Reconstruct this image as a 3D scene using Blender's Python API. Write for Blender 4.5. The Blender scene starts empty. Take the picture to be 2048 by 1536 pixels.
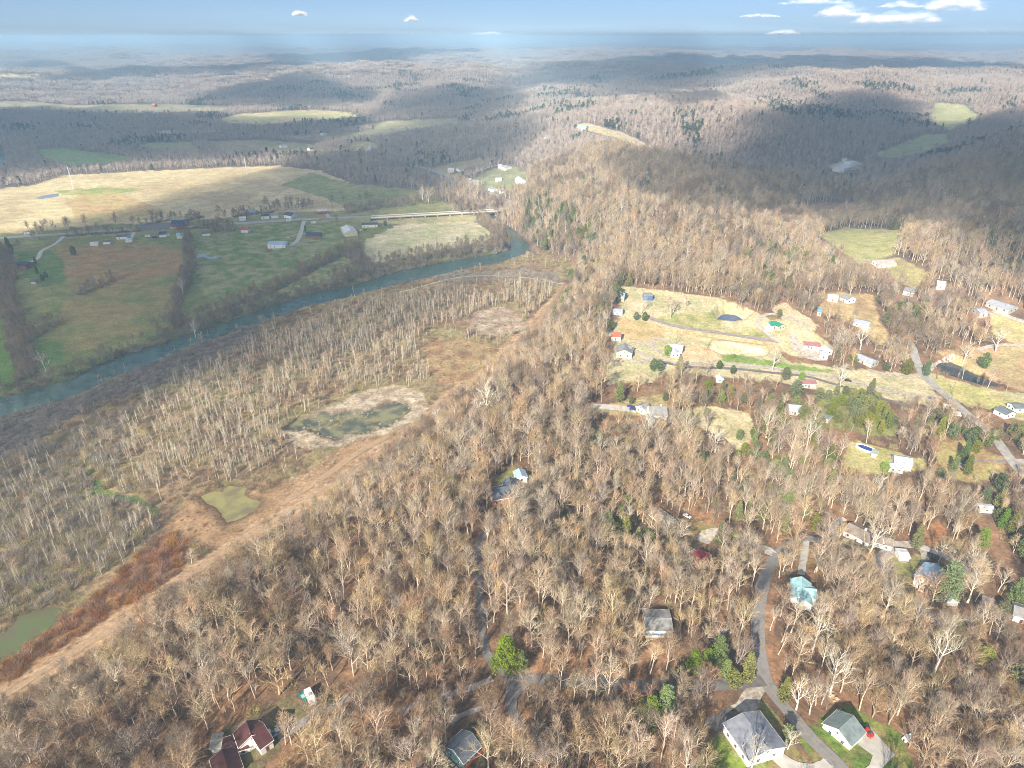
import bpy, math, random
import numpy as np
from math import sin, cos, radians, pi, exp, log, hypot, atan2
random.seed(7)
rng = np.random.default_rng(7)
S = bpy.context.scene
COL = S.collection

# ------------------------------------------------------------------ camera, sky, sun, exposure
H = 250.0
PITCH = radians(26.95)
FPX = 1365.0
cam_d = bpy.data.cameras.new('camera')
cam_d.sensor_width = 36.0
cam_d.lens = FPX / 2048.0 * 36.0
cam_d.clip_start = 1.0
cam_d.clip_end = 90000.0
cam = bpy.data.objects.new('camera', cam_d)
COL.objects.link(cam)
cam.location = (0, 0, H)
cam.rotation_euler = (pi / 2 - PITCH, 0, 0)
S.camera = cam

SUN_AZ = radians(27.0)      # light travels this far to the right of straight ahead
SUN_EL = radians(31.0)
world = bpy.data.worlds.new('World')
S.world = world
world.use_nodes = True
wn = world.node_tree.nodes
wl = world.node_tree.links
bg = wn['Background']
sky = wn.new('ShaderNodeTexSky')
sky.sky_type = 'NISHITA'
sky.sun_disc = False
sky.sun_elevation = SUN_EL
sky.sun_rotation = pi + SUN_AZ
sky.altitude = 2500
sky.air_density = 1.0
sky.dust_density = 0.0
sky.ozone_density = 8.0
gam = wn.new('ShaderNodeGamma')          # a hazy winter sky: paler overhead, softer towards the horizon, the same all round
gam.inputs['Gamma'].default_value = 0.6
wl.new(sky.outputs['Color'], gam.inputs['Color'])
tint = wn.new('ShaderNodeVectorMath'); tint.operation = 'MULTIPLY'
tint.inputs[1].default_value = (.84, .95, 1.14)
wl.new(gam.outputs['Color'], tint.inputs[0])
wl.new(tint.outputs[0], bg.inputs['Color'])
bg.inputs['Strength'].default_value = 0.09
sun_d = bpy.data.lights.new('sun', 'SUN')
sun_d.energy = 5.0
sun_d.angle = radians(0.5)
sun_d.color = (1.0, 0.91, 0.77)
sun = bpy.data.objects.new('sun', sun_d)
COL.objects.link(sun)
LDIR = np.array([sin(SUN_AZ) * cos(SUN_EL), cos(SUN_AZ) * cos(SUN_EL), -sin(SUN_EL)])
from mathutils import Vector
sun.rotation_euler = Vector(tuple(LDIR)).to_track_quat('-Z', 'Y').to_euler()
sun.location = (0, 0, 600)
vs = S.view_settings
vs.view_transform = 'Standard'
vs.look = 'None'
vs.gamma = 1.0
vs.use_curve_mapping = False
vs.exposure = 1.15
S.render.engine = 'CYCLES'
cy = S.cycles
cy.max_bounces = 4
cy.diffuse_bounces = 2
cy.glossy_bounces = 2
cy.transmission_bounces = 2
cy.volume_bounces = 2
cy.transparent_max_bounces = 64
cy.use_denoising = True
try:
    cy.denoiser = 'OPENIMAGEDENOISE'
    cy.denoising_prefilter = 'NONE'
except Exception:
    pass
cy.sample_clamp_indirect = 4.0
cy.use_adaptive_sampling = False
S.render.filter_size = 1.0 if hasattr(S.render, 'filter_size') else 1.5
cy.pixel_filter_type = 'BLACKMAN_HARRIS'
cy.filter_width = 0.95

# ------------------------------------------------------------------ helpers
FWD = np.array([0, cos(PITCH), -sin(PITCH)])
UPV = np.array([0, sin(PITCH), cos(PITCH)])

def ray(px, py):
    d = FWD + UPV * ((768.0 - py) / FPX) + np.array([1.0, 0, 0]) * ((px - 1024.0) / FPX)
    return d / np.linalg.norm(d)

def on_plane(px, py, z=0.0):
    d = ray(px, py)
    if d[2] > -1e-4:
        d[2] = -1e-4
    t = (H - z) / -d[2]
    return np.array([d[0] * t, d[1] * t])

def project(x, y, z):
    """world -> photograph pixel coordinates (2048 wide) and depth; used to look up the land cover of a place"""
    dz = z - H
    dep = y * FWD[1] + dz * FWD[2]
    up = y * UPV[1] + dz * UPV[2]
    d = np.maximum(dep, 1.0)
    return 1024 + FPX * x / d, 768 - FPX * up / d, dep

def _hash(ix, iy, seed):
    h = (ix.astype(np.int64) * 374761393 + iy.astype(np.int64) * 668265263 + seed * 1442695041) & 0xffffffff
    h = ((h ^ (h >> 13)) * 1274126177) & 0xffffffff
    h = (h ^ (h >> 16)) & 0xffffffff
    return h / 4294967295.0

def vnoise(x, y, seed=0):
    x = np.asarray(x, float); y = np.asarray(y, float)
    ix = np.floor(x); iy = np.floor(y)
    fx = x - ix; fy = y - iy
    fx = fx * fx * fx * (fx * (fx * 6 - 15) + 10); fy = fy * fy * fy * (fy * (fy * 6 - 15) + 10)
    a = _hash(ix, iy, seed); b = _hash(ix + 1, iy, seed)
    c = _hash(ix, iy + 1, seed); d = _hash(ix + 1, iy + 1, seed)
    return a + (b - a) * fx + (c - a) * fy + (a - b - c + d) * fx * fy

def fbm(x, y, oct=4, seed=0):
    s = 0; a = 0.5; t = 0
    for o in range(oct):
        s = s + a * vnoise(x, y, seed + o); t += a
        x = x * 2.03 + 11.3; y = y * 2.03 + 7.7; a *= 0.5
    return s / t

def sstep(a, b, x):
    t = np.clip((x - a) / (b - a), 0, 1)
    return t * t * (3 - 2 * t)

def inpoly(px, py, poly):
    px = np.asarray(px, float); py = np.asarray(py, float)
    P = np.asarray(poly, float)
    x0, y0 = P.min(0); x1, y1 = P.max(0)
    out = np.zeros(px.shape, bool)
    m = (px >= x0) & (px <= x1) & (py >= y0) & (py <= y1)
    if not m.any():
        return out
    qx = px[m]; qy = py[m]
    c = np.zeros(qx.shape, bool)
    n = len(P)
    for i in range(n):
        ax, ay = P[i]; bx, by = P[(i + 1) % n]
        if ay == by:
            continue
        k = ((ay > qy) != (by > qy)) & (qx < (bx - ax) * (qy - ay) / (by - ay) + ax)
        c ^= k
    out[m] = c
    return out

def dist_poly(x, y, P, closed=False, maxd=200.0):
    """distance to a polyline and the side (+ = to the right of its direction)"""
    P = np.asarray(P, float)
    best = np.full(np.shape(x), 1e9); side = np.ones(np.shape(x))
    n = len(P) if closed else len(P) - 1
    for i in range(n):
        a = P[i]; b = P[(i + 1) % len(P)]
        ab = b - a; L2 = ab @ ab + 1e-9
        t = np.clip(((x - a[0]) * ab[0] + (y - a[1]) * ab[1]) / L2, 0, 1)
        dx = x - (a[0] + t * ab[0]); dy = y - (a[1] + t * ab[1])
        d = dx * dx + dy * dy
        k = d < best
        best = np.where(k, d, best)
        side = np.where(k, np.sign(ab[1] * dx - ab[0] * dy), side)
    return np.sqrt(best), side

# ------------------------------------------------------------------ terrain
BERM_PX = [(-420, 1660), (0, 1400), (300, 1208), (500, 1068), (690, 962), (850, 838), (960, 752), (1080, 642), (1128, 568)]
BERM = [on_plane(x, y, 1.5) for x, y in BERM_PX]
BERM_ALL = BERM + [on_plane(x, y, 0) for x, y in [(1120, 530), (1075, 505), (1062, 488), (1040, 468), (1000, 443), (985, 425), (1010, 405), (975, 380)]]
CTRL_PX = [  # pixel on the ground there, ground height, hill amplitude
 (100,900,0,0),(400,950,0,0),(700,720,0,0),(950,600,0,0),(0,1200,0,0),(-200,1300,0,0),(300,600,2,0),(100,550,2,0),
 (500,520,2,0),(850,470,2,0),(100,420,4,0),(400,400,5,0),(650,400,4,0),(300,320,5,0),(100,320,5,0),(560,300,5,0),
 (-300,450,4,0),(-300,700,2,0),(-300,320,5,0),(760,415,3,0),(880,420,2,0),
 (780,350,12,4),(720,320,12,4),(860,300,40,8),(960,300,55,8),(1080,290,70,8),(1160,262,100,6),(1240,270,92,6),(1310,300,75,6),
 (800,262,12,4),(680,262,6,2),(560,235,8,2),(300,215,8,2),(100,212,8,2),(-200,215,8,4),(450,262,6,0),
 (860,400,6,0),(940,350,10,3),(1000,350,12,3),(1040,370,16,3),(1000,390,10,2),(960,380,8,0),
 (1100,385,36,5),(1130,440,40,4),(1100,500,22,3),(1160,560,26,3),
 (1250,408,58,4),(1400,418,60,4),(1550,440,56,4),(1640,478,46,3),(1720,540,34,3),(1800,600,26,3),
 (1250,500,44,4),(1400,530,40,4),(1550,570,32,3),(1250,590,30,2),(1400,610,26,1),
 (1350,360,34,5),(1500,392,14,2),(1650,425,10,1),(1700,470,10,1),(1850,520,16,3),(1980,560,18,4),(2040,640,18,3),
 (1600,375,16,2),(1690,335,18,2),(1800,300,30,2),(1860,275,34,2),(1900,235,50,8),
 (1850,430,50,10),(1980,380,100,12),(2100,300,150,14),(2200,450,90,10),(2200,600,30,8),(1900,340,85,12),
 (1430,330,80,12),(1300,330,70,10),(1550,290,95,14),(1700,240,105,14),(1450,230,110,16),(1250,215,105,18),(1800,210,110,16),
 (1600,750,16,1),(1800,760,15,1),(1400,700,20,1),(1280,740,22,1),(2000,760,16,1),(2040,860,16,2),(1250,830,22,2),(1400,840,18,2),
 (1500,900,14,2),(1700,900,15,1),(1850,920,15,1),(1350,950,8,2),(1550,1000,12,2),(1800,1020,12,2),(2020,1000,14,2),
 (1200,950,24,2),(1000,980,30,2),(1000,800,28,2),(1100,650,24,2),(1000,1150,33,2),(800,1100,30,2),(600,1250,30,3),(300,1480,28,3),
 (800,1300,34,2),(1100,1300,34,2),(1400,1300,31,2),(1560,1200,28,1),(1500,1470,32,1),(1700,1470,29,1),(1800,1350,24,3),(2000,1300,22,3),
 (1750,1120,22,1),(1950,1150,20,2),(2040,1450,24,3),(500,1500,32,2),(950,1500,34,1),(1000,1700,34,2),(400,1900,30,2),(1800,1800,28,2),(2300,1200,22,3),(2300,900,20,4),
 (1000,235,55,22),(850,215,40,22),(1100,200,80,26),(600,200,40,24),(400,190,40,26),(200,190,42,28),(0,190,36,26),(-300,180,40,26),(700,190,45,24),
 (500,160,60,34),(100,160,40,30),(900,160,70,34),(1300,160,85,34),(1700,160,100,30),(2100,180,100,24),(2200,250,120,18),
 (40,153,12,2),
]
_c = []
for (a, b, z, m) in CTRL_PX:
    p = on_plane(a, b, z)
    _c.append((atan2(p[0], p[1]), log(hypot(p[0], p[1])), z, m))
for th in (-0.9, -0.5, 0, 0.5, 0.9):
    for rr, z, m in ((7000, 60, 38), (11000, 70, 40), (18000, 80, 44), (30000, 90, 50)):
        _c.append((th, log(rr), z, m))
for th in (-3.0, -2.2, -1.5, 1.5, 2.2, 3.0):
    for rr, z, m in ((200, 20, 3), (600, 25, 6), (1500, 40, 10), (6000, 60, 36), (20000, 80, 44)):
        _c.append((th, log(rr), z, m))
CT = np.array(_c)

# water bodies: outline in the photo, level, width of the bank
RIVER_PX = [(-500,985),(-300,915),(-100,838),(0,797),(147,758),(235,717),(293,698),(381,668),(481,634),(600,594),(702,571),(805,541),(907,521),(993,508),(1018,500),
            (1025,490),(1022,478),(1008,464),(988,450),(969,437),(958,425),(935,416),(905,410),(870,400),(840,385),(800,372),(760,362),(762,356),(802,364),(845,377),(880,392),
            (915,400),(948,410),(968,420),(985,434),(1003,448),(1024,462),(1044,477),(1058,492),(1060,500),(1044,508),(993,526),(907,543),(805,565),(702,592),(600,616),(481,659),
            (381,692),(293,732),(235,750),(147,792),(0,834),(-100,880),(-300,965),(-500,1040)]
FAR_RIVER_PX = [(-260,360),(-60,345),(0,338),(14,328),(12,318),(10,308),(0,306),(-60,310),(-260,320)]
POND_PX = {
 'upper': [(578,856),(590,846),(612,838),(632,836),(640,826),(650,822),(660,832),(700,826),(730,822),(760,818),(775,808),(800,806),(822,812),(820,822),(806,836),(790,846),(770,856),(745,862),(715,866),(690,866),(672,880),(655,872),(640,860),(615,856),(598,862)],
 'lower': [(400,992),(425,980),(440,982),(460,972),(488,976),(492,990),(505,998),(515,1012),(510,1024),(490,1034),(455,1044),(448,1032),(430,1018),(412,1008)],
 'green': [(-260,1420),(0,1265),(40,1240),(68,1222),(110,1212),(125,1218),(112,1240),(98,1258),(50,1288),(0,1322),(-260,1500)],
 'blue': [(1432,640),(1438,632),(1452,628),(1470,630),(1484,637),(1490,644),(1484,650),(1460,651),(1440,649)],
 'slate': [(1872,732),(1880,725),(1900,724),(1925,735),(1950,748),(1975,758),(2000,768),(1990,774),(1960,772),(1925,762),(1890,752),(1875,742)],
 'farm': [(388,513),(398,507),(412,508),(414,512),(424,514),(438,511),(443,513),(430,518),(418,518),(408,514),(395,516)],
 'field': [(72,396),(90,390),(118,386),(118,392),(100,396),(80,398)],
 'top': [(1500,398),(1520,396),(1530,400),(1505,403)],
}
WATER = [('river', RIVER_PX, -3.2, 16.0), ('far', FAR_RIVER_PX, -1.0, 20.0), ('upper', POND_PX['upper'], -0.9, 6.0), ('lower', POND_PX['lower'], -0.9, 8.0),
         ('green', POND_PX['green'], -1.0, 8.0), ('blue', POND_PX['blue'], 21.0, 5.0), ('slate', POND_PX['slate'], 12.5, 5.0),
         ('farm', POND_PX['farm'], 1.0, 5.0), ('field', POND_PX['field'], 3.0, 6.0)]
def ragged(P, amp, step):
    out = []
    n = len(P)
    for i in range(n):
        a = P[i]; b = P[(i + 1) % n]; k = max(1, int(np.linalg.norm(b - a) / step))
        for j in range(k):
            q = a + (b - a) * j / k
            s_ = np.array([float(fbm(np.array([q[0] / 7]), np.array([q[1] / 7]), 3, 55)[0]) - .5, float(fbm(np.array([q[0] / 7 + 40]), np.array([q[1] / 7]), 3, 56)[0]) - .5])
            out.append(q + s_ * amp)
    return out
WATER_W = []
for n, P, z, b in WATER:
    Q = [on_plane(x, y, z) for x, y in P]
    if n in ('upper', 'lower', 'green', 'blue', 'slate'):
        Q = ragged(Q, 7.0 if n in ('upper', 'lower', 'green') else 3.0, 3.0)
    elif n == 'river':
        Q = ragged(Q, 6.0, 14.0)
    WATER_W.append((n, Q, z, b))
# level ground pads for roads and houses are added to this list as (x, y, z, radius)

def hgt_raw(x, y):
    shp = np.shape(x)
    x = np.atleast_1d(np.asarray(x, float)).ravel(); y = np.atleast_1d(np.asarray(y, float)).ravel()
    th = np.arctan2(x, y); lr = np.log(np.hypot(x, y) + 20)
    sz = np.zeros(x.shape); sm = np.zeros(x.shape); sw = np.zeros(x.shape)
    for t, l, z, m in CT:
        w = np.exp(-np.minimum(((th - t) / 0.085) ** 2 + ((lr - l) / 0.13) ** 2, 30)) + 1e-5 / (0.01 + (th - t) ** 2 + (lr - l) ** 2)
        sz += w * z; sm += w * m; sw += w
    base = sz / sw; amp = sm / sw
    d, side = dist_poly(x, y, BERM_ALL)
    r = np.hypot(x, y)
    near = 1 - sstep(1000, 1300, r)
    sd = d * side
    s = sstep(4, 70, sd)
    val = np.minimum(base, 2.5)
    lowland = (fbm(x / 60, y / 60, 3, 3) - 0.5) * 1.4
    inland = np.where(sd < 4, 0.0, s)
    z1 = val + (base - val) * inland
    z = base * (1 - near) + z1 * near
    z = z + lowland * (0.4 + 0.6 * np.clip(amp, 0, 1))
    z = z + near * 2.4 * np.exp(-((sd - 1) / 5.0) ** 2) * (d < 30)
    # hills
    n1 = fbm(x / 900 + 3, y / 900, 4, 21)
    rid = 1 - np.abs(2 * fbm(x / 1500 + 9, y / 1500 - 4, 4, 41) - 1) * 2.2
    z = z + amp * (1 + 1.3 * sstep(1800, 4000, r)) * (0.9 * (n1 - 0.5) * 2 + 1.0 * (rid - 0.45)) * sstep(0, 2, amp) * 0.75 * sstep(6, 16, amp)
    for cx_, cy_, hh_, wx_, wy_ in ((4200, 20500, 235, 1500, 700), (5900, 22500, 260, 1900, 800), (1100, 23500, 225, 2400, 800), (-5500, 26500, 215, 4200, 900), (12500, 24500, 235, 3600, 900), (-12500, 25500, 230, 2500, 900), (8600, 27500, 285, 2200, 900)):
        z = np.maximum(z, (min(hh_, 215) + 70 * (fbm(x / 1300, y / 1300, 3, 88) - .5)) * np.exp(-((x - cx_) / wx_) ** 2 - ((y - cy_) / wy_) ** 2))
    n2 = fbm(x / 140, y / 140, 4, 31) - 0.5
    z = z + np.clip(amp, 0, 30) * n2 * 1.6
    return z.reshape(shp)

def hgt(x, y):
    shp = np.shape(x)
    x = np.atleast_1d(np.asarray(x, float)).ravel(); y = np.atleast_1d(np.asarray(y, float)).ravel()
    z = hgt_raw(x, y)
    for n, P, lv, bank in WATER_W:
        A = np.array(P)
        lo = A.min(0) - bank * 2; hi = A.max(0) + bank * 2
        m = (x > lo[0]) & (x < hi[0]) & (y > lo[1]) & (y < hi[1])
        if not m.any():
            continue
        xm = x[m]; ym = y[m]
        d, _ = dist_poly(xm, ym, A, True)
        ins = inpoly(xm, ym, A)
        sd = np.where(ins, -d, d)
        t = sstep(0.0, bank, sd)
        bed = np.where(ins, lv - np.minimum(1.6, 0.2 + d * 0.3), lv + 0.12)
        z[m] = np.where(ins, bed, bed * (1 - t) + np.maximum(z[m], lv + 0.15) * t)
    return z.reshape(shp)

_hc = {}
def h1(x, y):
    return float(hgt(np.array([x]), np.array([y]))[0])

def spot(px, py, up=0.0):
    """ground place seen at a pixel (up = height above the ground of the thing seen there)"""
    key = (round(px, 1), round(py, 1), up)
    if key in _hc:
        return _hc[key]
    d = ray(px, py)
    ts = np.concatenate([np.arange(120, 1500, 8.0), np.arange(1500, 12000, 40.0)])
    X = d[0] * ts; Y = d[1] * ts; Z = H + d[2] * ts
    G = hgt(X, Y) + up
    k = np.argmax(Z < G)
    if not (Z < G).any():
        k = len(ts) - 1
    lo, hi = ts[max(k - 1, 0)], ts[k]
    sub = np.linspace(lo, hi, 24)
    G = hgt(d[0] * sub, d[1] * sub) + up
    j = int(np.argmax(H + d[2] * sub < G))
    t = sub[j]
    r = (d[0] * t, d[1] * t, float(G[j] - up))
    _hc[key] = r
    return r

# ------------------------------------------------------------------ land cover
STRAW = (.46, .36, .17); STRAWG = (.30, .29, .11); GREEN = (.115, .17, .045); LITTER = (.27, .155, .085); LITTER2 = (.14, .09, .06)
MUD = (.25, .155, .08); DIRT = (.52, .37, .22); OLIVE = (.23, .19, .09); WETB = (.26, .18, .105); REDD = (.20, .10, .05); PALE = (.45, .38, .28)
# (kind, outline in photo pixels, colour, second colour, scale of the mottling in metres)
ZONES = [
 ('wet', [(-600,1900),(-420,1660),(0,1396),(300,1205),(500,1065),(690,960),(850,836),(960,750),(1080,640),(1128,566),(1160,530),(1100,500),(1060,505),(1000,528),(910,545),(805,567),(700,595),(600,618),(480,660),(380,692),(290,730),(235,750),(147,793),(0,838),(-600,1060)], WETB, OLIVE, 14),
 ('brush', [(-600,1080),(-300,975),(0,838),(147,795),(240,753),(380,694),(480,662),(520,650),(500,690),(420,730),(330,768),(240,790),(170,822),(90,870),(0,930),(-300,1120)], (.17,.135,.11), (.12,.10,.08), 8),
 ('sparse', [(-300,1100),(0,920),(100,880),(190,850),(290,800),(250,860),(235,940),(260,985),(300,1010),(310,1060),(240,1120),(120,1200),(0,1225),(-300,1400)], OLIVE, (.30,.22,.11), 12),
 ('reed', [(-500,1780),(-500,1650),(0,1335),(90,1268),(120,1240),(190,1190),(250,1130),(320,1075),(350,1060),(385,1090),(360,1150),(290,1200),(150,1290),(0,1385),(-420,1650)], REDD, (.27,.15,.07), 10),
 ('mud', [(300,1046),(345,1038),(372,1003),(392,985),(440,978),(500,985),(540,985),(575,960),(640,930),(665,905),(700,885),(760,862),(830,842),(852,838),(690,962),(500,1066),(430,1100),(380,1075),(340,1060)], MUD, (.31,.20,.11), 9),
 ('open', [(-420,1640),(0,1372),(300,1188),(500,1048),(690,943),(850,820),(955,737),(1070,630),(1118,572),(1135,570),(1092,645),(968,757),(862,845),(702,973),(512,1079),(312,1221),(0,1413),(-420,1680)], (.44,.30,.18), (.32,.21,.12), 6),
 ('mud', [(560,862),(600,835),(650,820),(700,790),(760,775),(800,770),(845,790),(862,812),(840,842),(780,862),(720,880),(660,895),(610,900),(575,885)], PALE, (.26,.19,.12), 5),
 ('open', [(842,694),(880,678),(930,680),(1000,700),(992,735),(940,772),(890,768),(850,740)], (.33,.24,.12), (.24,.14,.075), 8),
 ('open', [(930,640),(960,620),(1010,612),(1045,640),(1050,662),(1000,672),(950,665)], (.42,.34,.25), (.28,.20,.14), 6),
 ('brush', [(860,545),(960,545),(1050,540),(1110,545),(1128,566),(1100,575),(1060,562),(960,562),(880,570)], (.26,.21,.13), (.18,.13,.09), 8),
 ('open', [(172,955),(180,935),(196,950),(215,975),(250,990),(280,992),(312,1010),(318,1030),(300,1038),(270,1002),(225,1000),(185,990)], (.15,.18,.05), (.10,.15,.045), 6),
 # valley fields
 ('field', [(-900,700),(-900,480),(0,470),(120,468),(375,452),(700,430),(860,415),(905,430),(960,445),(1000,480),(1010,500),(980,508),(900,520),(800,540),(702,570),(600,592),(481,632),(381,667),(293,697),(235,716),(147,757),(0,795),(-200,880),(-900,1100)], (.22,.22,.085), (.16,.19,.06), 22),
 ('field', [(-900,520),(-900,440),(0,440),(200,430),(400,424),(700,400),(870,395),(905,412),(900,432),(700,440),(400,460),(0,492)], (.26,.25,.11), (.20,.21,.08), 20),
 ('field', [(100,485),(200,470),(362,492),(372,540),(350,600),(335,650),(280,668),(130,715),(90,690),(130,600),(125,520)], (.27,.21,.085), (.17,.19,.065), 30),
 ('field', [(110,500),(200,485),(360,500),(366,545),(300,560),(200,575),(140,580),(125,530)], (.30,.19,.085), (.24,.19,.08), 30),
 ('field', [(370,480),(600,440),(700,470),(620,520),(540,560),(420,600),(385,560),(375,500)], (.12,.185,.05), (.27,.26,.13), 9),
 ('field', [(410,625),(560,572),(640,532),(720,500),(748,520),(770,548),(700,566),(600,586),(480,625),(425,640)], (.33,.30,.15), (.15,.19,.06), 7),
 ('field', [(700,500),(735,478),(790,452),(850,442),(960,438),(985,470),(1005,498),(960,500),(850,508),(760,540),(730,520)], (.58,.50,.31), (.44,.43,.22), 20),
 ('field', [(-900,470),(-900,395),(0,378),(60,372),(130,350),(300,342),(450,335),(560,332),(640,340),(700,366),(760,372),(835,380),(850,398),(780,412),(720,420),(560,425),(400,440),(200,450),(0,468)], (.56,.47,.27), (.44,.35,.20), 60),
 ('field', [(620,345),(700,366),(760,372),(835,380),(845,398),(780,412),(700,420),(660,400),(600,380),(560,370)], (.28,.27,.13), (.22,.25,.10), 40),
 ('field', [(130,400),(200,385),(250,390),(330,420),(300,438),(200,446),(150,440)], (.46,.30,.16), (.42,.36,.16), 30),
 ('field', [(110,383),(200,375),(290,378),(240,388),(130,392)], (.24,.29,.09), (.40,.36,.15), 20),
 ('field', [(-500,700),(-500,560),(-20,580),(10,620),(30,680),(40,740),(20,775),(-100,840),(-500,980)], (.10,.19,.04), (.14,.20,.05), 20),
 ('field', [(40,505),(100,500),(125,520),(130,570),(80,575),(40,540)], (.10,.17,.05), (.13,.18,.06), 12),
 ('field', [(70,690),(120,680),(130,715),(100,735),(75,740)], (.09,.17,.04), (.12,.18,.05), 12),
 ('field', [(440,238),(470,229),(560,222),(640,220),(700,225),(718,234),(620,241),(520,249),(455,246)], (.48,.40,.22), (.36,.36,.18), 60),
 ('field', [(640,268),(700,254),(780,242),(920,236),(912,246),(800,262),(740,278),(655,280)], (.34,.32,.20), (.28,.26,.15), 60),
 ('field', [(278,290),(300,286),(390,284),(402,303),(350,304),(300,298)], (.28,.31,.14), (.32,.30,.16), 40),
 ('field', [(75,300),(120,296),(170,302),(258,312),(240,326),(150,330),(90,318)], (.24,.32,.12), (.20,.30,.10), 40),
 ('field', [(-500,202),(0,203),(60,203),(140,210),(300,208),(470,212),(440,222),(240,226),(60,218),(-500,220)], (.36,.32,.21), (.30,.28,.17), 80),
 ('field', [(405,283),(520,279),(640,290),(720,300),(640,303),(430,301)], (.34,.28,.18), (.26,.25,.14), 40),
 ('field', [(565,270),(620,266),(694,272),(690,281),(600,280)], (.36,.29,.2), (.28,.24,.15), 40),
 ('field', [(690,282),(745,284),(790,296),(770,306),(700,300)], (.38,.34,.2), (.28,.27,.14), 40),
 ('field', [(300,262),(440,258),(450,264),(320,268)], (.42,.34,.24), (.34,.30,.2), 40),
 ('field', [(-300,149),(0,149),(75,148),(76,154),(0,159),(-300,160)], (.62,.50,.28), (.5,.45,.25), 80),
 ('open', [(860,338),(905,325),(960,316),(975,325),(930,338),(880,350)], (.33,.22,.15), (.24,.25,.12), 12),
 ('field', [(940,360),(990,335),(1020,328),(1060,350),(1050,375),(1010,388),(975,378)], (.21,.22,.12), (.27,.26,.15), 18),
 ('open', [(760,430),(790,428),(905,428),(970,432),(960,440),(880,445),(800,450),(750,445)], (.42,.36,.19), (.3,.28,.13), 15),
 # farm and yards on the slope
 ('lawn', [(1232,572),(1330,580),(1420,592),(1500,618),(1545,640),(1600,640),(1650,680),(1670,705),(1600,715),(1560,700),(1580,725),(1700,738),(1830,746),(1870,745),(1960,775),(2300,820),(2300,870),(2048,838),(1920,805),(1862,775),(1880,800),(1860,812),(1780,802),(1700,800),(1640,785),(1560,765),(1480,756),(1380,748),(1330,748),(1300,765),(1215,770),(1205,722),(1228,700),(1225,650),(1240,620)], (.52,.43,.27), (.40,.37,.20), 10),
 ('lawn', [(1310,640),(1340,625),(1440,625),(1440,655),(1540,660),(1545,680),(1450,665),(1370,652)], (.26,.28,.10), (.42,.36,.17), 8),
 ('lawn', [(1230,640),(1290,640),(1330,655),(1330,680),(1250,680)], (.52,.36,.19), (.42,.33,.15), 8),
 ('lawn', [(1360,690),(1400,685),(1450,715),(1340,718)], (.56,.42,.25), (.5,.34,.19), 6),
 ('lawn', [(1330,655),(1450,672),(1560,690),(1545,700),(1410,682),(1350,672)], (.55,.41,.22), (.5,.38,.2), 6),
 ('lawn', [(1440,708),(1480,712),(1620,735),(1700,745),(1600,742),(1500,730),(1440,722)], (.17,.26,.06), (.22,.28,.07), 6),
 ('arena', [(1420,686),(1440,683),(1525,694),(1533,702),(1528,711),(1500,712),(1440,708),(1420,698)], (.74, .62, .42), (.60,.46,.28), 10),
 ('lawn', [(1540,610),(1565,605),(1600,625),(1640,650),(1620,665),(1580,650),(1545,625)], (.47,.38,.22), (.5,.4,.27), 5),
 ('lawn', [(1870,702),(1950,692),(2300,692),(2300,800),(2048,785),(1990,760),(1920,735),(1900,715)], (.40,.27,.15), (.40,.32,.16), 12),
 ('lawn', [(1980,625),(2048,640),(2300,700),(2300,740),(2048,700),(1985,665)], (.40,.37,.16), (.42,.33,.17), 12),
 ('lawn', [(1860,770),(1880,752),(2048,805),(2300,850),(2300,870),(2048,832),(1930,810)], (.47,.40,.18), (.38,.36,.14), 8),
 ('lawn', [(1180,812),(1230,808),(1290,790),(1335,790),(1345,835),(1290,832),(1190,826)], (.40,.32,.16), (.3,.24,.12), 6),
 ('lawn', [(1390,812),(1440,815),(1500,828),(1512,860),(1500,905),(1470,900),(1440,870),(1385,845)], (.50,.42,.26), (.42,.36,.19), 8),
 ('lawn', [(1640,792),(1700,778),(1760,790),(1800,835),(1790,870),(1740,872),(1690,862),(1630,858)], (.24,.25,.08), (.20,.17,.08), 8),
 ('lawn', [(1688,888),(1715,880),(1790,902),(1850,915),(1850,940),(1790,945),(1730,948),(1690,928)], (.36,.34,.12), (.42,.36,.17), 6),
 ('lawn', [(1872,895),(1890,885),(1930,880),(1960,900),(2012,918),(2015,945),(1960,965),(1900,955),(1880,930)], (.36,.31,.12), (.34,.22,.11), 7),
 ('lawn', [(1628,588),(1680,584),(1745,588),(1760,640),(1780,690),(1750,690),(1720,655),(1640,622)], (.44,.34,.17), (.36,.24,.13), 8),
 ('lawn', [(1635,470),(1690,455),(1760,458),(1800,462),(1795,500),(1760,525),(1720,528),(1690,505)], (.32,.32,.12), (.40,.36,.17), 14),
 ('lawn', [(1740,520),(1800,515),(1860,545),(1830,580),(1790,560)], (.36,.32,.14), (.30,.24,.13), 10),
 ('field', [(1588,412),(1640,405),(1705,405),(1712,428),(1650,440),(1595,440)], (.30,.18,.11), (.24,.16,.10), 20),
 ('field', [(1740,312),(1770,300),(1850,268),(1895,268),(1898,285),(1840,305),(1800,316)], (.34,.34,.18), (.30,.32,.16), 30),
 ('open', [(1150,250),(1170,246),(1205,254),(1260,270),(1300,292),(1290,296),(1240,278),(1180,262)], (.50,.40,.24), (.42,.36,.2), 12),
 ('open', [(1870,205),(1930,210),(1960,235),(1900,262),(1860,240)], (.34,.35,.17), (.40,.38,.2), 25),
 ('open', [(1655,332),(1690,318),(1725,325),(1720,338),(1680,345)], (.36,.33,.25), (.3,.3,.2), 12),
 ('open', [(1240,390),(1290,376),(1310,384),(1290,396)], (.5,.36,.22), (.4,.3,.18), 8),
 # foreground yards
 ('lawn', [(1425,1700),(1425,1480),(1440,1450),(1466,1405),(1500,1395),(1530,1400),(1560,1440),(1600,1500),(1640,1560),(1640,1700)], (.20,.22,.06), (.26,.19,.09), 7),
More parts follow.
